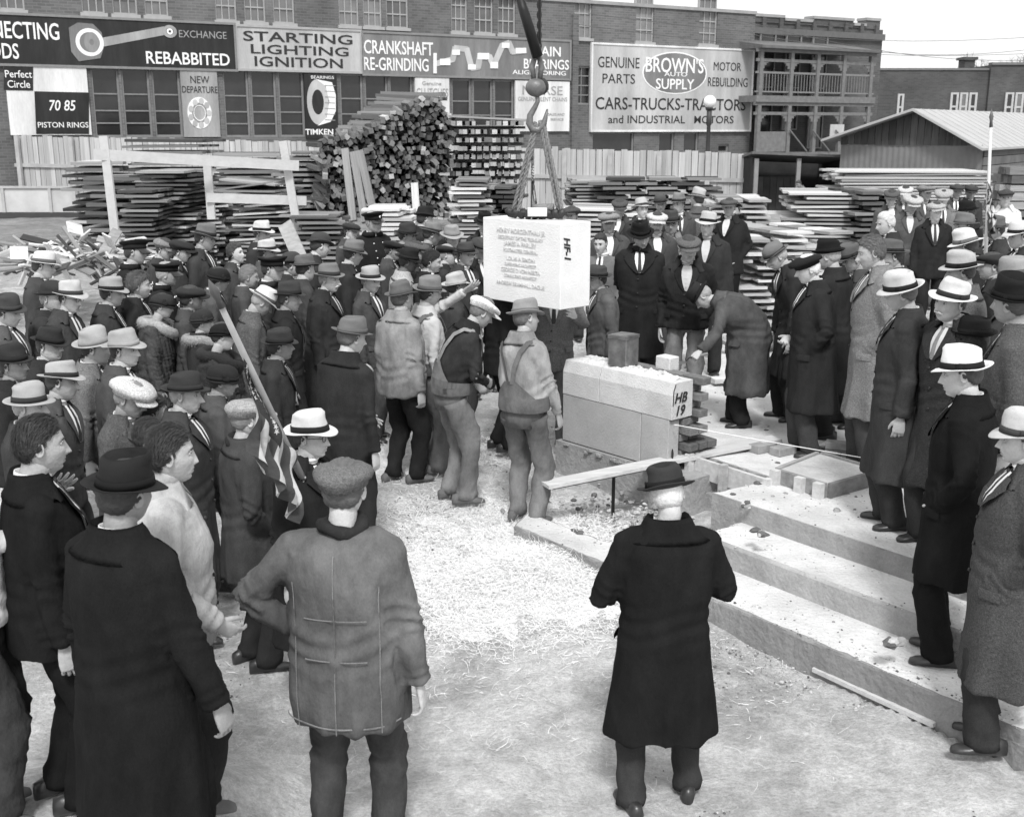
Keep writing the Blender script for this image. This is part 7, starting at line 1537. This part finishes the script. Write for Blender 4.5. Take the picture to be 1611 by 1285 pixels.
P(1520, 388, 78, 'man in white panama hat third in the row of hats', h=1.78, hat='panama', hg=.66, bg=.14, coat='over', c=.02, sk=.4, tilt=-6)
P(1512, 428, 72, 'man in pale grey creased hat with black band directly behind the moustached man', h=1.78, hat='panama', hg=.40, bg=.016, coat='over', c=.09, kind='tweed', sk=.4)
P(1418, 462, 78, 'man in pale hat and black overcoat with head bowed towards the wall', h=1.76, hat='snap', hg=.5, bg=.016, coat='over', c=.02, face=3, sk=.42, pitch=12, hem=.35, hair=.12)
P(1496, 476, 118, 'old man with white moustache and white hat glancing at the camera', h=1.76, hat='snap', hg=.62, bg=.03, coat='over', c=.028, kind='tweed', face=1, sk=.45, mous=.6, yaw=18, roll=-8, tilt=6, hem=.40, open_=True, shirt=.6, tie=.2)
P(1532, 535, 70, 'man in large black homburg just behind the white hatted man', h=1.7, Y=6.75, gz=.54, hat='homburg', hg=.01, bg=.01, coat='over', c=.03, sk=.35)
P(1514, 590, 62, 'man in bright white hat and long black overcoat standing on the lowest step', h=1.84, gz=.37, hat='snap', hg=.72, bg=.015, coat='over', c=.012, face=2, sk=.5, hair=.05, hem=.50, tilt=0, arms=('pocket', 'pocket'), feet=((.09, .04, 14), (.10, .0, 14)))
P(1592, 478, 70, 'man in tall black hat and brown grey coat near the right edge', h=1.84, hat='homburg', hg=.012, bg=.01, coat='suit', c=.07, kind='tweed', face=1, sk=.32, hair=.06)
P(1598, 440, 72, 'man in curled grey hat behind the tall black hat', h=1.80, hat='snap', hg=.3, bg=.1, coat='over', c=.05, sk=.4)
P(1609, 694, 74, 'man in grey overcoat and pale hat cut off by the right edge', h=1.80, hat='snap', hg=.5, bg=.05, coat='over', c=.065, kind='tweed', tr=.04, arms=('pocket', 'pocket'), hem=.38, face=0, sk=.5, feet=((.10, .03, 10), (.10, .06, 10)))
P(1560, 420, 75, 'man in dark cap among the hats at the right', h=1.70, hat='cap', hg=.03, coat='over', c=.02, sk=.35)
P(1257, 290, 120, 'workman in pale shirt busy inside the dark lean-to', h=1.6, Y=27.3, coat='shirt', c=.2, kind='linen', tr=.03, bend=25, hair=.05, sk=.35, arms=('front', 'front'))

# ---- things held
tw = to_world(bend_, bend_['Wr'][-1]); trw = thing('trowel', 'mason trowel with pointed steel blade in the bending man hand', 'trowel', tw)
tip = ony(1046, 575, 9.45) - tw; hd_ = np.array([-.03, -.03, -.07]); d = norm(tip - hd_); w = norm(np.cross(d, (0, 0, 1))); L = float(np.linalg.norm(tip - hd_))
q = MB(); q.prism([hd_ + d * .08, hd_ + d * .12 + w * .055, hd_ + d * .2 + w * .045, tip, hd_ + d * .2 - w * .045, hd_ + d * .12 - w * .055], np.cross(d, w) * .003); build(q, 'blade', mat('steel_blade', .35, .3, .2, 20, 0, metal=.7), trw)
q = MB(); q.tube([hd_ + d * .10, hd_ + d * .07 + UP * .03, hd_ + d * .02 + UP * .03], .006, 6); build(q, 'tang', iron, trw); q = MB(); q.tube([hd_ + d * .04 + UP * .03, hd_ - d * .09 + UP * .035], .014, 8); build(q, 'handle', mat('wood_handle', .2), trw)
# flags: canton and stripes are separate cloth pieces hanging in folds from a round staff
flag_w, flag_d, flag_b = mat('flag_white', .5, .85, .08, 10, .3), mat('flag_dark_stripe', .07, .85, .2, 10, .3), mat('flag_dark_field', .035, .85, .2, 10, .3)
def flag(label, a, b, rad, u0, u1, Lc_, wid, seed, staff_m, tipm, stars=True):
    """a, b staff ends (top, butt); cloth hangs from u0..u1 down the staff and drapes towards the ground"""
    r = random.Random(seed); t = thing('flag', label, 'flag', b); d = norm(b - a); L = float(np.linalg.norm(b - a)); q = MB(); q.tube([a - b, a - b + d * L * .5, d * 0], [rad * .8, rad, rad * 1.1], 10); build(q, 'staff', staff_m, t, smooth=True)
    q = MB(); q.tube([a - b - d * .16, a - b - d * .09, a - b - d * .05, a - b], [.002, rad * 1.3, rad * .8, rad * 1.1], 8); build(q, 'spearhead', tipm, t, smooth=True)
    nu, nv = 34, 27; G = np.zeros((nu, nv, 3)); side = norm(np.cross(d, (0, 0, 1)))
    out = norm(np.array([.3, -.9, 0])) if abs(d[2]) > .9 else side
    for i in range(nu):          # i runs away from the staff (fly), j along the hoist
        for j in range(nv):
            u = i / (nu - 1); v = j / (nv - 1); p0 = a + d * L * (u0 + (u1 - u0) * v * (1 - .25 * u)) - b; hang = Lc_ * u ** 1.05; fold = math.sin(u * 9 + v * 5 + seed) * .035 * wid + math.sin(v * 21 + 2 * math.sin(u * 4)) * .05 * wid * (.4 + u)
            G[i, j] = p0 + np.array([0, 0, -hang]) + side * (fold + wid * .10 * u * (v - .5)) + np.array([.05, -.03, 0]) * u + np.cross(side, (0, 0, 1)) * math.cos(v * 17 + u * 3) * .03 * wid
    q = MB(); f = []; m = []
    for i in range(nu - 1):
        for j in range(nv - 1):
            f.append((i * nv + j, i * nv + j + 1, (i + 1) * nv + j + 1, (i + 1) * nv + j)); st = int(j / (nv - 1) * 13); m.append(2 if (j < nv * .54 and i < nu * .4) else (0 if st % 2 else 1))
    q.add(G.reshape(-1, 3), f); q.m = m; build(q, 'cloth', [flag_w, flag_d, flag_b], t, smooth=True)
    if stars:
        q = MB()
        for i in range(2, int(nu * .38), 2):
            for j in range(1, int(nv * .52), 3):
                c = G[i, j]; n = norm(np.cross(G[i + 1, j] - c, G[i, j + 1] - c))
                for sg in (-1, 1):
                    R1 = norm(G[i + 1, j] - c); R2 = np.cross(n, R1); aa = np.arange(10) * math.pi / 5; q.add([c + n * .003 * sg + (R1 * math.cos(k) + R2 * math.sin(k)) * (.017 if e % 2 == 0 else .007) * (1 if rad > .012 else .8) for e, k in enumerate(aa)], [tuple(range(10))])
        tag(build(q, 'stars', flag_w, t), kind='stuff')
    return t
staff_d = mat('varnished_staff', .33, .4, .2, 8, 0, spec=.5)
flag('striped flag furled on a slanting staff carried through the left crowd', ony(348, 482, 5.0), ony(484, 770, 5.75), .018, .24, .80, .46, .55, 3, staff_d, mat('brass_spear', .12, .4, .2, 8, 0, metal=.4))
flag('striped flag hanging from a white staff at the far right', ony(1559, 200, 10.6), ony(1550, 420, 10.6), .016, .36, .60, .32, .8, 5, mat('white_staff', .6, .5, .1), mat('brass_spear', .12))
flag('small dark starred flag hanging limp seen between the slings', ony(837, 252, 10.6), ony(835, 420, 10.6), .009, .03, .22, .42, .30, 8, mat('dark_staff', .08), mat('brass_spear', .12))
open_gap = [(round(float(math.hypot(a[0] - b[0], a[1] - b[1])), 2), a[3][:40], b[3][:40]) for i, a in enumerate(PEOPLE) for b in PEOPLE[i + 1:] if math.hypot(a[0] - b[0], a[1] - b[1]) < .30]
